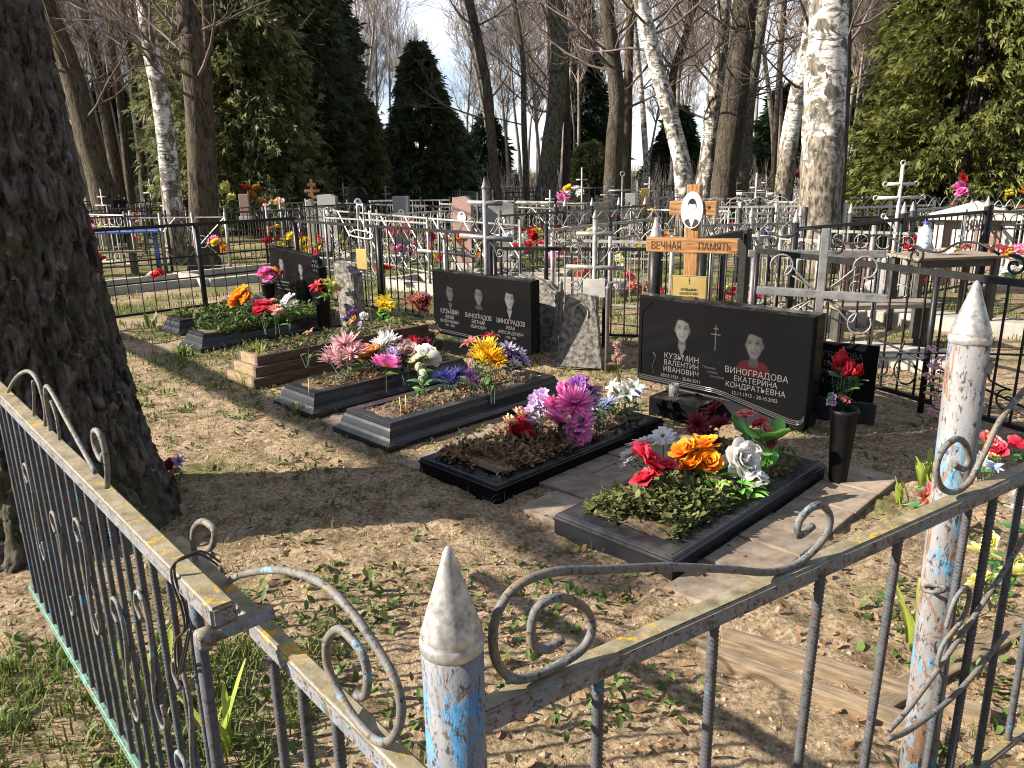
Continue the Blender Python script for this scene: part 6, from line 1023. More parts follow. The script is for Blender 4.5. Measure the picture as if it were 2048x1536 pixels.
# --- beyond the right rail
bunch('yellow roses behind the ribbed rods at the right edge', (1985, 1210, .0), [('rose', 'lemon', 1965, 1112, 2.25, 30), ('rose', 'lemon', 1965, 1165, 2.2, 28), ('rose', 'lemon', 1985, 1082, 2.3, 18), ('rose', 'lemon', 2036, 1150, 2.2, 30), ('rose', 'lemon', 2030, 1128, 2.25, 20)], leaves=3)
bunch('white roses above the yellow ones at the right edge', (2035, 1080, .0), [('rose', 'white', 2036, 1028, 2.6, 24), ('rose', 'white', 2044, 995, 2.65, 18)], leaves=3)
bunch('pink lilies peeping over the right rail', (1865, 1040, .0), [('lily', 'coral', 1850, 992, 3.0, 26), ('lily', 'pink', 1876, 978, 3.05, 24), ('lily', 'coral', 1862, 985, 3.0, 20)], leaves=3)
bunch('red and pink roses right of the rusty post', (2000, 960, .0), [('rose', 'coral', 1975, 882, 3.2, 18), ('rose', 'crimson', 1998, 905, 3.15, 18), ('rose', 'palepink', 1990, 888, 3.2, 16), ('rose', 'crimson', 2030, 888, 3.2, 16), ('small', 'lemon', 1985, 912, 3.1, 15)], leaves=3)
bunch('white lilies between the rusty post and the red roses', (1972, 990, .0), [('lily', 'white', 1968, 935, 3.0, 24), ('lily', 'blue', 1985, 940, 2.95, 22), ('lily', 'white', 1958, 920, 3.05, 18)], leaves=2)
bunch('tall dusty pink gladiolus against the right black fence', (1870, 835, .0), [('small', 'palepink', 1862 + dx, 700 + k * 18, 4.3, 12 + k % 3) for k, dx in enumerate((0, 22, 6, -4, 12, 0, 16, 4))], leaves=1)
bunch('faded purple flower fallen at the foot of the huge trunk', (350, 965, .0), [('rose', 'maroon', 340, 932, 3.75, 15), ('star', 'lilac', 358, 922, 3.75, 15), ('small', 'dusty', 345, 945, 3.7, 12), ('small', 'white', 365, 945, 3.72, 8)], leaves=2, leafmat='weed')
# --- bursts of colour between the far fences
far = [(478, 566, 12.5, 'yellow', 'small'), (455, 575, 12.8, 'orange', 'peony')]
FARB = [('red', 'poppy-red carnations deep behind the zigzag fence, near the pipe cross', 1072, 470, 12, 14), ('crimson', 'crimson roses behind the black picket rail, right of the pipe cross', 1058, 488, 11, 14), ('magenta', 'magenta roses low behind the picket fence left of the silver curl cross', 1105, 515, 10, 15), ('purple', 'purple daisies behind the zigzag fence', 848, 490, 12.5, 13), ('pink', 'pink roses beside the purple daisies', 822, 492, 12.5, 12), ('orange', 'orange and yellow blooms right of the purple daisies', 905, 478, 12, 15), ('red', 'red blooms under the zigzag fence on its left', 768, 540, 10.5, 12), ('crimson', 'red roses between zigzag braces, left', 805, 462, 13, 12),
        ('yellow', 'yellow lilies by the orange pair in front of the red headstone', 965, 490, 12, 12), ('orange', 'orange carnations low before the pipe cross', 960, 520, 11, 14), ('white', 'white blooms behind the pipe cross', 990, 478, 12, 12), ('coral', 'coral roses low behind the wooden cross', 1290, 575, 9.5, 20), ('crimson', 'red roses right of the wooden cross foot', 1452, 580, 9.2, 14), ('lemon', 'yellow-green blooms beyond the wooden cross', 1240, 540, 11, 14), ('pink', 'hot pink roses against the gate frame', 1508, 598, 7.8, 13), ('yellow', 'yellow blooms far left behind the grid fence', 580, 480, 13.5, 12), ('red', 'orange-red blooms far left behind the grid fence', 537, 484, 13.5, 11), ('gold', 'golden blooms left of the black fence corner', 606, 482, 13, 13),
        ('palepink', 'pale pink and yellow bouquet on a far grave right of the brown tablet', 545, 412, 18, 16), ('lemon', 'lime yellow bouquet left of the brown tablet', 458, 392, 20, 14), ('burnt', 'orange bouquet on the brown tablet', 500, 390, 20, 13), ('red', 'red flowers far left between the spear fences', 200, 440, 17, 13), ('coral', 'orange-red flowers far left by the leaning birch', 268, 438, 16, 12), ('pink', 'pink bouquet below the mossy trunk', 1120, 390, 19, 13), ('white', 'white bouquet right of the mossy trunk', 1145, 385, 19, 13), ('crimson', 'red flowers far behind the leaning white birch', 1588, 356, 24, 13), ('magenta', 'pink flowers under the sunlit thuja', 1915, 388, 14, 16), ('orange', 'orange flowers at the right edge under the thuja', 2040, 388, 13, 15), ('red', 'red roses under the wooden table', 1775, 565, 9.5, 13), ('orange', 'orange tulips under the wooden table', 1850, 560, 9, 13), ('crimson', 'red tulips before the white rounded stones', 1710, 560, 9.3, 12), ('white', 'white and green bouquet before the white rounded stones', 1730, 590, 9, 16), ('red', 'red and white flowers right of the table', 1995, 520, 8.5, 18), ('magenta', 'bright mixed flowers at the right edge beside the table', 2035, 505, 8.2, 22), ('white', 'white flowers at the right edge under the table', 2025, 540, 8.0, 16), ('red', 'red flowers hidden behind the plastic bottle', 1822, 488, 9.0, 12), ('yellow', 'yellow flowers on the far grave right of the white scroll fence', 1880, 520, 8.2, 10), ('navy', 'tiny blue flowers by the white scroll fence', 1535, 470, 10, 9),
        ('red', 'red flowers inside the far plots left of the brown pillar', 640, 480, 14, 10), ('crimson', 'pink-red flowers in the middle of the zigzag row', 880, 505, 11.5, 11), ('yellow', 'yellow flowers before the silver curl fence', 1190, 468, 12, 12), ('orange', 'orange flowers before the white scroll fence', 1330, 470, 12, 11), ('red', 'red flowers low left of the silver cross with name plate', 1165, 545, 9.5, 12), ('lilac', 'lilac flowers far behind the three-portrait headstone', 1030, 512, 11, 11), ('pink', 'pink flowers in the far rows left of the broad birch', 1600, 430, 15, 12), ('gold', 'golden flowers in the far rows behind the wooden cross', 1300, 425, 16, 12), ('red', 'red flowers in the far rows before the forked trunk', 1215, 430, 16, 11), ('crimson', 'red flowers in the far rows right of the tall white cross', 1850, 470, 11, 12)]
kinds = ('peony', 'rose', 'daisy', 'small', 'mum')
for k, (hue, lab, px, py, Y, rr) in enumerate(FARB):
    p = at(px, py, Y); base = Vector((p.x, p.y, 0.0 if p.z > 0.05 else p.z - .1)); t = thing('flower_bunch', lab, 'artificial flowers', base)
    for j in range(5):
        q = p - base + Vector((rf.normal(0, 1), rf.normal(0, .6), rf.normal(0, .8))) * (rr * Y / FPX * 0.85); hh = hue if j < 4 else ('yellow', 'white', 'red')[k % 3]
        bloom_obj(t, kinds[(k + (j == 4)) % 5], hh, q, rr * Y / FPX * 0.72)
    obj('stem', MB().tube([(0, 0, 0), (0.01, 0, (p - base).z)], 0.006, 5).mesh('stem'), MAT['stem'], t)
    for j in range(6): obj('leaf', cached(('lf', 'fleaf', j % 4), lambda: leaf_mesh(j)), MAT['fleaf'], t, (p - base) * rf.uniform(.6, .95), (0, 0, rf.uniform(0, 6.28)), rr * Y / FPX * 1.3)
rq = np.random.default_rng(57)
for k in range(90):
    hue = ('red', 'pink', 'yellow', 'white', 'orange', 'crimson', 'lilac', 'lemon', 'coral')[k % 9]; nm = {'crimson': 'dark red', 'lemon': 'lime yellow', 'lilac': 'lilac'}.get(hue, hue); y_ = rq.uniform(11, 25); z_ = rq.uniform(.15, .55)
    t = thing('flower_bunch', 'small %s artificial flowers among the crowded far plots' % nm, 'artificial flowers', (rq.uniform(-.6, .66) * y_, y_, 0), 0, 'small %s flowers among the far plots' % nm)
    for j in range(4): bloom_obj(t, kinds[(k + j) % 5], hue if j < 3 else ('white', 'yellow', 'red')[k % 3], (rq.normal(0, .09), rq.normal(0, .05), z_ + rq.normal(0, .06)), rq.uniform(.06, .10))
    obj('stem', cached(('fst', k % 5), lambda: MB().tube([(0, 0, 0), (.01, 0, .12 + .08 * (k % 5))], .012, 5).mesh('stem')), MAT['fleaf'], t)
    for j in range(3): obj('leaf', cached(('lf', 'fleaf', j % 4), lambda: leaf_mesh(j)), MAT['fleaf'], t, (0, 0, z_ - .06), (0, 0, rq.uniform(0, 6.28)), .16)
# ================================================================ OTHER THINGS OF THE CEMETERY
for k, (px, py, Y, h_, tl) in enumerate(((803, 832, 4.62, .125, -.06), (812, 825, 4.66, .115, .05))):
    p = gd(px, py, .13); t = tag(obj('candle', MB().tube([(0, 0, 0), (tl * .02, 0, h_ * .5), (tl * .1, 0, h_)], .0036, 7).mesh('candle', True), MAT['candle'], None, p), ('thin yellow candle leaning left' if k == 0 else 'thin yellow candle leaning right') + ' in the candle kerb', 'candle')
p = gd(619, 792, .12); tag(obj('candle', MB().tube([(0, 0, 0), (0.003, 0, .12)], .0034, 7).mesh('candle', True), MAT['candle'], None, p), 'lone yellow candle in the second tall kerb', 'candle')
def stone(label, px, ytop, Y, w, hgt, mat, oval=None, rz=0.0, top=0.06, dp_=0.1, cat='headstone', print_=True):
    p = at(px, ytop, Y); z0 = min(0.0, p.z - hgt) if p.z - hgt < 0.4 else p.z - hgt; t = thing('headstone', label, cat, (p.x, p.y, z0), rz); H_ = p.z - z0
    o = [(-w / 2, 0.12), (w / 2, 0.12), (w / 2, H_ - top), (w * .22, H_), (-w / 2, H_ - top * .3)] if top else [(-w / 2, 0.12), (w / 2, .12), (w / 2, H_), (-w / 2, H_)]
    obj('slab', MB().prism(o, -dp_ / 2, dp_ / 2, .008).mesh('slab'), MAT[mat], t); obj('plinth', MB().bbox(-w * .62, w * .62, -dp_, dp_, 0, .118, .008).mesh('plinth'), MAT['concrete'], t)
    if oval:
        obj('photo_disc', MB().prism([(oval * .38 * math.cos(a * .3927), oval * .5 * math.sin(a * .3927)) for a in range(16)], -dp_ / 2 - .012, -dp_ / 2 - .001).mesh('photo_disc'), MAT['plwhite'], t, (0, 0, H_ * .72)); portrait(t, 'suit', 0, H_ * .72, oval * .68, oval * .92, -dp_ / 2 - .0135, int(px), (.72,), .9, True, 'enamel')
    return t
stone('small brown tablet tilted under a bouquet, below the olive thuja', 487, 388, 18.5, .22, .62, 'redstone', None, 0, 0)
stone('pale-edged grey headstone with an oval photograph left of the dark ones', 654, 388, 15.5, .42, 1.0, 'greystone', .2, R(-20))
stone('tall dark headstone with slanted shoulders and oval photograph below the dark thuja', 716, 374, 17.5, .42, 1.15, 'granite', .26, R(-15), .16)
stone('plain grey headstone with small oval photograph in the middle of the far row', 802, 392, 15, .30, 1.05, 'greystone', .17, R(-10), .0)
stone('reddish headstone with white oval photograph left of the pipe cross', 925, 392, 13, .34, 1.0, 'redstone', .2, R(-22), .07)
stone('wide grey headstone with round photograph right behind the pipe cross', 1003, 403, 13, .44, .95, 'greystone', .18, R(-15), .05)
stone('white pointed stele pair far left of the pale-edged grey headstone', 618, 398, 16, .14, .8, 'concrete', None, 0, .12)
stone('dark headstone with carved lower edge behind the silver curl cross', 1197, 404, 12.5, .36, .9, 'darkmetal', None, R(-12), .0)
stone('white slim slab left of the broad birch', 1588, 378, 18, .28, 1.0, 'white', None, 0, .0)
stone('big dark stone far right under the sunlit thuja', 1988, 345, 19, .55, 1.25, 'greystone', None, 0, .0)
stone('light square plate on a grave beside the ring-ended silver cross', 1262, 386, 16, .22, .8, 'greystone', None, R(-20), 0)
stone('yellow square plate on a post left of the wooden cross', 1290, 376, 16, .16, .8, 'brass', None, 0, 0, .03)
stone('dark low headstone by the left trunks', 240, 398, 18, .3, .95, 'granite', None, R(10), .05)
stone('dark slim headstone right of the leaning birch foot', 380, 398, 17, .28, .95, 'granite', None, R(5), .05)
stone('black wide headstone behind the tall white cross', 1748, 432, 11, .62, .8, 'granite', None, R(-8), 0)
stone('brown tablet left of the white rounded stones', 1716, 486, 9.2, .3, .62, 'redstone', None, R(-10), 0)
# house-shaped white monument on the right
t = thing('white_monument', 'white gabled monument with a brown panel and small photograph at the right', 'monument', (6.05, 10.3, 0), R(-28)); 
for x in (-.42, .36): obj('pillar', MB().bbox(x, x + .12, -.12, .12, 0, .86, .006).mesh('pillar'), MAT['white'], t)
obj('roof_slab', MB().prism([(-.5, .865), (.55, .865), (.55, .93), (.05, 1.10), (-.5, .93)], -.2, .2, .008).mesh('roof_slab'), MAT['white'], t); obj('panel', MB().bbox(-.295, .355, -.05, .05, .0, .86, .004).mesh('panel'), MAT['redstone'], t)
obj('photo_plate', MB().bbox(-.2, .02, -.06, -.0505, .42, .74, .002).mesh('photo_plate'), MAT['plwhite'], t); portrait(t, 'suit', -.09, .6, .17, .24, -.0612, 61, (.6,), .8, False, 'enamel')
obj('carved_ring', curve2('carved_ring', spiral(.2, .6, .09, .09, 0, 1, 18), .007, 5, k=1, y=-.055), MAT['white'], t)
for k, (px, py, Y, w_, h_) in enumerate(((1788, 512, 9.0, .34, .62), (1752, 560, 8.6, .26, .4))):
    p = at(px, py, Y); t = thing('white_stone', 'tall rounded white stone left of the plastic bottle' if k == 0 else 'lower rounded white stone left of the tall rounded one', 'headstone', (p.x, p.y, 0), R(-15)); obj('slab', MB().prism([(-w_ / 2, 0), (w_ / 2, 0)] + [(w_ / 2 * math.cos(R(a)), p.z - w_ * .35 + w_ * .35 * math.sin(R(a))) for a in range(0, 181, 20)], -.05, .05, .01).mesh('slab'), MAT['white'], t)
# table, bench, bottle
c = gd(1892, 508, .76); t = thing('wooden_table', 'weathered wooden table with a plastic bottle on it, behind the right fence', 'table', (c.x, c.y, 0), R(8))
for k in range(3): obj('plank', MB().bbox(-.45, .45, -.25 + k * .168, -.25 + k * .168 + .16, .735, .76, .004).mesh('plank'), MAT['tabletop'], t)
for sx, sy in ((-1, -1), (1, -1), (-1, 1), (1, 1)): obj('leg', MB().box(sx * .38 - .025, sx * .38 + .025, sy * .19 - .025, sy * .19 + .025, 0, .733).mesh('leg'), MAT['darkmetal'], t)
obj('apron', MB().box(-.42, .42, -.2, -.18, .66, .734).mesh('apron'), MAT['darkmetal'], t)
b = gd(1846, 500, .762); t = thing('plastic_bottle', 'large clear water bottle with blue cap standing on the wooden table', 'bottle', b); S = 1.0
obj('bottle_body', MB().lathe([(.055, 0), (.064, .01), (.066, .06), (.062, .065), (.066, .07), (.066, .125), (.061, .13), (.066, .137), (.065, .165), (.05, .205), (.024, .235), (.022, .25)], 20).mesh('bottle_body', True), MAT['pet'], t); obj('water', MB().lathe([(.052, .003), (.062, .012), (.0605, .075)], 18).mesh('water', True), MAT['bluepet'], t); obj('cap', MB().lathe([(.025, .25), (.026, .252), (.026, .272), (.02, .275)], 16).mesh('cap', True), MAT['capblue'], t)
for k, (px, py, hue, lab) in enumerate(((1905, 507, 'yellow', 'yellow plastic flowers lying on the wooden table'), (1945, 497, 'dusty', 'reddish withered flower on the far end of the wooden table'), (1880, 508, 'white', 'white crumpled flowers lying next to the bottle'))):
    p = gd(px, py, .77); t = thing('flower_bunch', lab, 'artificial flowers', p)
    for j in range(4): bloom_obj(t, 'small', hue, (rf.normal(0, .05), rf.normal(0, .03), .02), .045)
for k, (px, py, z, ln, w_, a, lab) in enumerate(((1700, 606, .42, .95, .14, 4, 'pale board bench right behind the grey tube cross'), (1990, 575, .42, .9, .13, 6, 'grey board bench at the right edge under the table'))):
    c = gd(px, py, z); t = thing('bench', lab, 'bench', (c.x, c.y, 0), R(a)); obj('seat', MB().bbox(-ln / 2 + .3, ln / 2 + .3, -w_, w_, z - .04, z, .005).mesh('seat'), MAT['tabletop'], t)
    for sx in (-.1, .7): obj('leg', MB().box(sx - .03, sx + .03, -.08, .08, 0, z - .041).mesh('leg'), MAT['darkmetal'], t)
for k, (px, py, z, w_, d_, a, lab) in enumerate(((1790, 700, .09, 1.2, .5, -38, 'pale concrete slab of the neighbouring grave behind the right fence'), (1850, 625, .14, 1.2, .35, -38, 'raised concrete kerb further behind the right fence'), (1640, 625, .16, .9, .3, 15, 'grey concrete block under the board bench'), (2010, 640, .14, .8, .3, -30, 'mossy concrete block at the right edge below the bench'))):
    c = gd(px, py, z); tag(obj('concrete_slab', MB().bbox(-w_ / 2, w_ / 2, -d_ / 2, d_ / 2, -.05, z, .012).mesh('concrete_slab'), MAT['concrete'], None, (c.x, c.y, 0), (0, 0, R(a))), lab, 'concrete slab')
for k, (px, py, z, w_, d_, a, lab) in enumerate(((540, 535, .12, 2.6, 1.2, 42, 'sandy concrete grave frame left behind the grid fence'), (280, 560, .12, 1.6, .8, 42, 'sandy concrete grave frame beside the blue bench'), (880, 560, .14, 1.6, .7, -40, 'pale grave frame behind the picket fence left of the pipe cross'), (1130, 560, .15, 1.5, .6, -20, 'dark wooden grave frame behind the silver cross'), (700, 510, .12, 2.0, .9, -35, 'pale grave frame under the zigzag fence'), (1040, 540, .12, 1.4, .5, -10, 'long pale grave frame behind the three-portrait headstone'))):
    c = gd(px, py, z); t = thing('grave_frame', lab, 'grave frame', (c.x, c.y, 0), R(a))
    for sx in (-1, 1): obj('frame_side', MB().bbox(sx * w_ / 2 - .05, sx * w_ / 2 + .05, -d_ / 2, d_ / 2, -.05, z, .01).mesh('frame_side'), MAT['concrete'], t)
    for sy in (-1, 1): obj('frame_end', MB().bbox(-w_ / 2 + .052, w_ / 2 - .052, sy * d_ / 2 - .05, sy * d_ / 2 + .05, -.05, z - .003, .01).mesh('frame_end'), MAT['concrete'], t)
c = gd(225, 462, .72); t = thing('blue_table', 'blue painted table seen left behind the grid fence', 'table', (c.x, c.y, 0), R(12)); obj('table_top', MB().bbox(-.75, .75, -.28, .28, .69, .72, .005).mesh('table_top'), MAT['bluepaint'], t)
for sx in (-.65, .65): obj('leg', MB().tube([(sx, 0, 0), (sx, 0, .688)], .04, 10).mesh('leg', True), MAT['bluepaint'], t)
c = gd(200, 502, .42); t = thing('bench', 'dark bench left of the blue table', 'bench', (c.x, c.y, 0), R(10)); obj('seat', MB().bbox(-.7, .7, -.14, .14, .385, .42, .005).mesh('seat'), MAT['tabletop'], t)
for sx in (-.5, .5): obj('leg', MB().box(sx - .03, sx + .03, -.1, .1, 0, .384).mesh('leg'), MAT['darkmetal'], t)
# ================================================================ GRASS, LEAVES, LITTER
rg_ = np.random.default_rng(21)
_k = [((0.405, 3.0), .63, 1.42), ((-0.30, 3.755), .60, 1.45), ((-0.945, 4.515), .60, 1.62), ((-1.535, 5.165), .52, 1.5), ((-3.07, 7.235), .46, 1.55), ((-3.6, 8.0), .46, 1.45), ((-2.16, 5.92), .5, 1.9)]
_p = [((0.405, 3.0), -.615, -.325, .05, 1.5), ((.405, 3.0), -.9, -.61, .35, 1.2), ((0.405, 3.0), .325, .90, -.05, 1.7), ((-.30, 3.755), -.52, -.32, 0, 1.6), ((-.945, 4.515), -.5, -.3, .03, 1.6)]
def clear(x, y, pav=True):
    ok = np.ones(len(x), bool)
    for o, w_, l_ in _k: dx, dy = x - o[0], y - o[1]; a, l = .7071 * (dx - dy), .7071 * (dx + dy); ok &= ~((np.abs(a) < w_ / 2 + .02) & (l > -.02) & (l < l_ + .02))
    if pav:
        for o, a0, a1, l0, l1 in _p: dx, dy = x - o[0], y - o[1]; a, l = .7071 * (dx - dy), .7071 * (dx + dy); ok &= ~((a > a0) & (a < a1) & (l > l0) & (l < l1))
    ok &= np.hypot(x + 2.28, y - 3.5) > .62
    return ok
def blades(name, label, P, hgt, width, lean, mat, flat=False, col=None):
    n = len(P); w = rg_.uniform(0, 2 * math.pi, n); d = np.stack([np.cos(w), np.sin(w), 0 * w], -1); s = np.stack([-np.sin(w), np.cos(w), 0 * w], -1); L_ = lean * rg_.uniform(.2, 1.5, n)
    up = np.array([0, 0, 1.0]); m1 = P + d * (hgt * L_ * .35)[:, None] + up * (hgt * (.04 if flat else .6))[:, None]; tp = P + d * (hgt * (L_ if not flat else 1.0))[:, None] + up * (hgt * (.02 if flat else 1.0) * (1 - .3 * np.minimum(L_, 1.4)))[:, None]
    W = s * width[:, None]; V = np.stack([P - W, P + W, m1 + W * .8, m1 - W * .8, tp - W * .08, tp + W * .08], 1).reshape(-1, 3); b = np.arange(n)[:, None] * 6
    F = np.concatenate([b + np.array([0, 1, 2, 3]), b + np.array([3, 2, 5, 4])], 0); tn = rg_.uniform(-.25, .25, n)[:, None]; A = np.clip(np.array([.1, .1, .5, .5, .95, .95])[None] + tn, 0, 1).ravel()
    o = obj(name, npmesh(name, V, F, A), MAT[mat], kind='stuff'); o['label'] = label; return o
def clusters(n, per, x0, x1, y0, y1, spread, thr=None, fr=.8, pav=True):
    c = np.stack([rg_.uniform(x0, x1, n), rg_.uniform(y0, y1, n)], -1)
    if thr is not None: c = c[fbm(c[:, 0] * fr + 30, c[:, 1] * fr + 7, 3) > thr]
    c = np.repeat(c, per, 0) + rg_.normal(0, spread, (len(c) * per, 2)); c = c[clear(c[:, 0], c[:, 1], pav)]; return np.stack([c[:, 0], c[:, 1], gz(c[:, 0], c[:, 1]) - .003], -1)
U = lambda a, b, n: rg_.uniform(a, b, n)
P = clusters(1500, 12, -3.2, 3.4, .9, 7.5, .022, .47); blades('grass', 'short tufts of fresh grass on the sandy soil', P, U(.015, .055, len(P)), U(.0011, .0022, len(P)), .6, 'grass')
P = clusters(2600, 16, -9, 6, 6.6, 16, .06, .44, .45); blades('grass', 'green grass between the farther graves', P, U(.03, .09, len(P)), U(.003, .006, len(P)), .5, 'grass')
P = clusters(9000, 9, -3.4, 3.4, .85, 8, .05); blades('dry_grass', 'matted dry grass and needles on the soil', P, U(.02, .08, len(P)), U(.0006, .0014, len(P)), 1, 'drygrass', flat=True)
P = clusters(1300, 10, -3.4, 3.4, .9, 7, .03, .45, 1.1); blades('dry_grass', 'standing dead grass stalks', P, U(.02, .08, len(P)), U(.0006, .0012, len(P)), .9, 'drygrass')
P = clusters(600, 14, -2.5, -.6, .8, 2.4, .03); blades('grass', 'lush grass under the lichened gate', P, U(.03, .10, len(P)), U(.0015, .0035, len(P)), .6, 'grass')
def clods(name, label, P, size):
    n = len(P); q = np.array([(1, 0, 0), (0, 1, 0), (-1, 0, 0), (0, -1, 0), (0, 0, .8), (0, 0, -.8)]); V = (P[:, None] + q[None] * size[:, None, None] * rg_.uniform(.5, 1.3, (n, 6, 1))).reshape(-1, 3)
    f = np.array([(0, 1, 4), (1, 2, 4), (2, 3, 4), (3, 0, 4), (1, 0, 5), (2, 1, 5), (3, 2, 5), (0, 3, 5)]); F = (np.arange(n)[:, None, None] * 6 + f[None]).reshape(-1, 3)
    o = obj(name, npmesh(name, V, F), MAT['clod'], kind='stuff'); o['label'] = label
MAT['clod'] = M('sandy_clods', (0.16, 0.11, 0.065), (0.46, 0.35, 0.23), 40, 0.95)
P = clusters(2600, 1, -2.6, 2.6, .85, 5, .02); clods('soil_lumps', 'small lumps of dry sandy soil', P, U(.006, .017, len(P)))
P = clusters(16000, 1, -3.2, 3.4, .85, 6.5, .02); clods('soil_crumbs', 'crumbs of dry sandy soil', P, U(.0025, .009, len(P)))
def leaves(name, label, P, size, mat, elev=.2, asp=.5, cup=.15):
    n = len(P); w = rg_.uniform(0, 2 * math.pi, n); e = rg_.normal(elev, .35, n); d = np.stack([np.cos(w) * np.cos(e), np.sin(w) * np.cos(e), np.sin(e)], -1); s = np.stack([-np.sin(w), np.cos(w), rg_.normal(0, .35, n)], -1); nn = np.cross(d, s)
    W = s * (size * asp * .5 * rg_.uniform(.7, 1.2, n))[:, None]; up = nn * (size * cup * rg_.uniform(-.3, 1.4, n))[:, None]; sz = size[:, None]; cv = nn * (size * rg_.uniform(-.1, .35, n))[:, None]
    q = lambda t, sd, w: P + d * sz * t + W * sd * w + up * abs(sd) * w + cv * t * t
    V = np.stack([q(0, 0, 0), q(.28, -1, .8), q(.28, 0, 0), q(.28, 1, .8), q(.66, -1, .85), q(.66, 0, 0), q(.66, 1, .85), q(1, 0, 0)], 1).reshape(-1, 3); b = np.arange(n)[:, None] * 8
    F = np.concatenate([b + np.array(f) for f in ((0, 1, 2, 3), (1, 4, 5, 2), (2, 5, 6, 3), (4, 7, 6, 5))], 0)
    tn = rg_.uniform(0, .7, n)[:, None]; A = np.clip(np.array([0, .15, .05, .15, .25, .12, .25, .35])[None] + tn, 0, 1).ravel(); o = obj(name, npmesh(name, V, F, A), MAT[mat], kind='stuff'); o['label'] = label; return o
P = clusters(5200, 1, -3.2, 3.4, .9, 7.5, .02, .35, 1.3, False); P[:, 2] += .008; leaves('fallen_leaves', 'brown fallen leaves scattered over the soil', P, U(.015, .042, len(P)), 'deadleaf', .1, .6)
P = clusters(700, 7, -3.0, 3.3, .9, 6.8, .022, .46, .9); P[:, 2] += .006; leaves('weeds', 'little weed rosettes on the sandy soil', P, U(.018, .045, len(P)), 'weed', .45, .5)
P = clusters(900, 1, -.3, 2.2, .85, 2.8, .02, .3, 1.3, False); P[:, 2] += .01; leaves('fallen_leaves', 'bigger dry leaves near the right rail', P, U(.016, .042, len(P)), 'deadleaf', .2, .55)
P = clusters(240, 14, -1.9, 1.9, 1.0, 2.9, .05, .42, 1.2); P[:, 2] += .008; leaves('weeds', 'broad weeds close to the fence', P, U(.02, .05, len(P)), 'weed', .4, .55)
P = clusters(140, 14, -3.2, -1.2, 5.0, 7.6, .05); P[:, 2] += .008; leaves('weeds', 'green weeds round the plank border', P, U(.02, .055, len(P)), 'grass', .6, .35)
def cover(label, foot, w_, l0, l1, n, z, h_, mat, size, name='ground_cover', elev=.3):
    a = U(-w_ / 2, w_ / 2, n); l = U(l0, l1, n); keep = fbm(a * 7 + 3, l * 7 + 8, 3) > .36; a, l = a[keep], l[keep]; n = len(a); P = np.stack([foot[0] + .7071 * (a + l), foot[1] + .7071 * (l - a), z + U(0, 1, n) ** 1.6 * h_ * (1 - (2 * a / w_) ** 2 * .6)], -1); leaves(name, label, P, size * U(.6, 1.3, n), mat, elev, .5)
cover('periwinkle leaves in the nearest kerb', (.405, 3.0), .48, .10, .62, 2600, .085, .12, 'cover', .042); cover('leaf litter in the nearest kerb', (.405, 3), .46, .1, 1.3, 1200, .08, .04, 'deadleaf', .035)
cover('dark leaves at the head of the nearest kerb', (.405, 3.0), .5, .6, 1.35, 900, .085, .10, 'weed', .036)
cover('dry curled leaves in the leaf-filled kerb', (-.30, 3.755), .50, .05, .75, 2300, .09, .075, 'deadleaf', .040); cover('sparse greenery in the leaf-filled kerb', (-.30, 3.755), .46, .1, 1.3, 700, .09, .09, 'cover', .035); cover('dry litter at the head of the leaf-filled kerb', (-.30, 3.755), .46, .7, 1.35, 900, .085, .04, 'deadleaf', .03)
cover('dry litter in the candle kerb', (-.945, 4.515), .34, .16, 1.45, 1500, .125, .035, 'deadleaf', .028); cover('greenery in the candle kerb', (-.945, 4.515), .3, .25, .9, 350, .125, .06, 'cover', .03)
cover('litter in the second tall kerb', (-1.535, 5.165), .28, .16, 1.35, 800, .125, .05, 'deadleaf', .03); cover('greenery in the second tall kerb', (-1.535, 5.165), .28, .16, 1.35, 500, .125, .09, 'cover', .035)
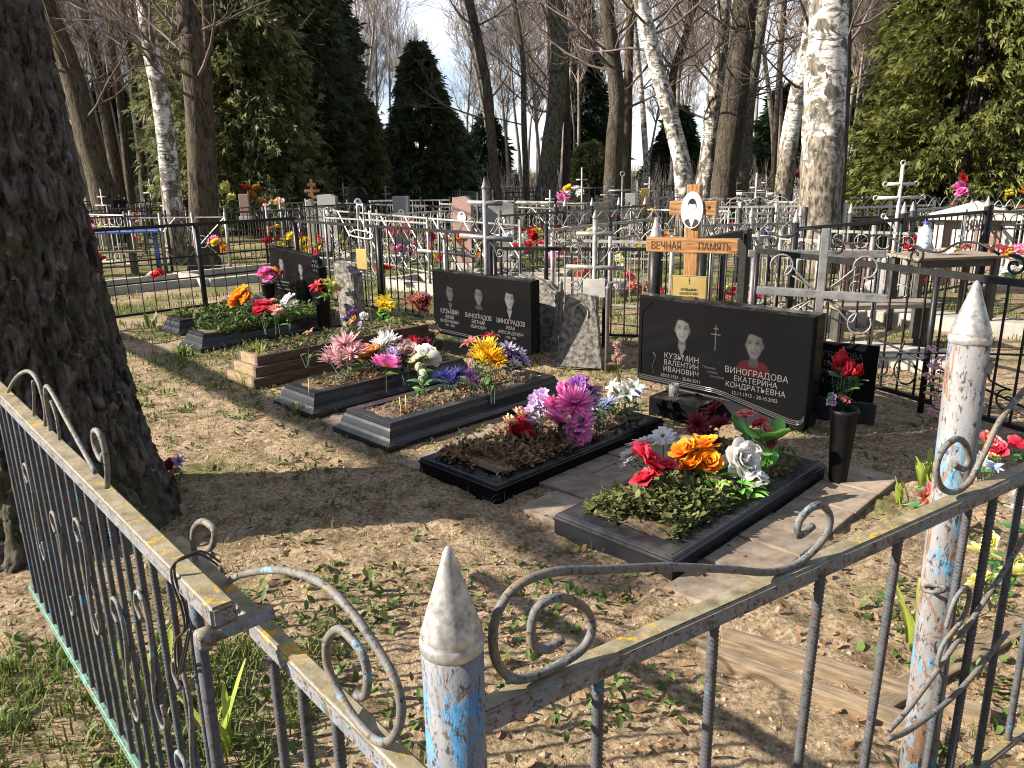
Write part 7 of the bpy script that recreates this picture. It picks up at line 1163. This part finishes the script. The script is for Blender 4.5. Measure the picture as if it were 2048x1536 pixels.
cover('ivy leaves in the far black kerb', (-3.07, 7.235), .40, .12, 1.5, 2200, .13, .15, 'weed', .05); cover('ivy and grass in the farthest kerb', (-3.6, 8.0), .4, .1, 1.4, 1200, .12, .12, 'weed', .05); cover('greenery inside the plank border', (-2.16, 5.92), .26, .12, 1.75, 900, .21, .10, 'cover', .04)
# upright young leaves: day lilies and irises, each clump a plant
def clump(label, pos, n, hgt, wid, mat='grass', name='lily_shoots'):
    t = thing(name, label, 'plant', pos)
    for k in range(n):
        mb = MB(); petals(mb, 1, hgt * rf.uniform(.7, 1.15), wid, R(78), -.9 * rf.uniform(.2, 1), .01, 0, .25, 'strap', rng=rf, a=(.3, 1)); obj('leaf', mb.mesh('leaf', True, True), MAT[mat], t, (rf.normal(0, .02), rf.normal(0, .02), 0), (0, 0, rf.uniform(0, 6.28)))
MAT['shoot'] = grad_mat('young_lily_leaf', (.10, .15, .02), (.26, .34, .05), (.42, .48, .10), .5, .35)
for px, py, n, h_, lab in ((310, 1400, 8, .26, 'bright day lily shoots seen through the gate rods'), (450, 1510, 7, .22, 'bright day lily shoots at the lower edge between gate and corner post'), (250, 1330, 5, .16, 'small day lily shoots left of the tall ones behind the gate'), (1830, 1290, 6, .2, 'day lily shoots behind the rusty post'), (1800, 1010, 5, .13, 'thin green shoots left of the pink lilies')):
    clump(lab, gd(px, py, 0), n, h_, .011, 'shoot')
clump('spiky green lily rosette left of the rusty post', gd(1850, 975, 0), 14, .16, .012, 'shoot'); clump('grass tuft in front of the plank border', gd(492, 770, 0), 12, .13, .004, 'shoot', 'grass_tuft'); clump('grass tuft on the plank border corner', gd(520, 715, .2), 14, .16, .004, 'shoot', 'grass_tuft'); clump('silvery weed before the second tall kerb', gd(590, 830, 0), 12, .10, .01, 'cover', 'weed'); clump('green tuft before the ivy kerb', gd(365, 712, 0), 16, .10, .012, 'weed', 'weed'); clump('dark green tulip leaves left of the farthest kerb', gd(300, 655, 0), 6, .22, .02, 'weed', 'tulip_leaves')
# every mass gets a plain category
for o in bpy.data.objects:
    if o.parent is None and o.get('kind') == 'stuff': o['category'] = o.name.split('.')[0].replace('_', ' ')
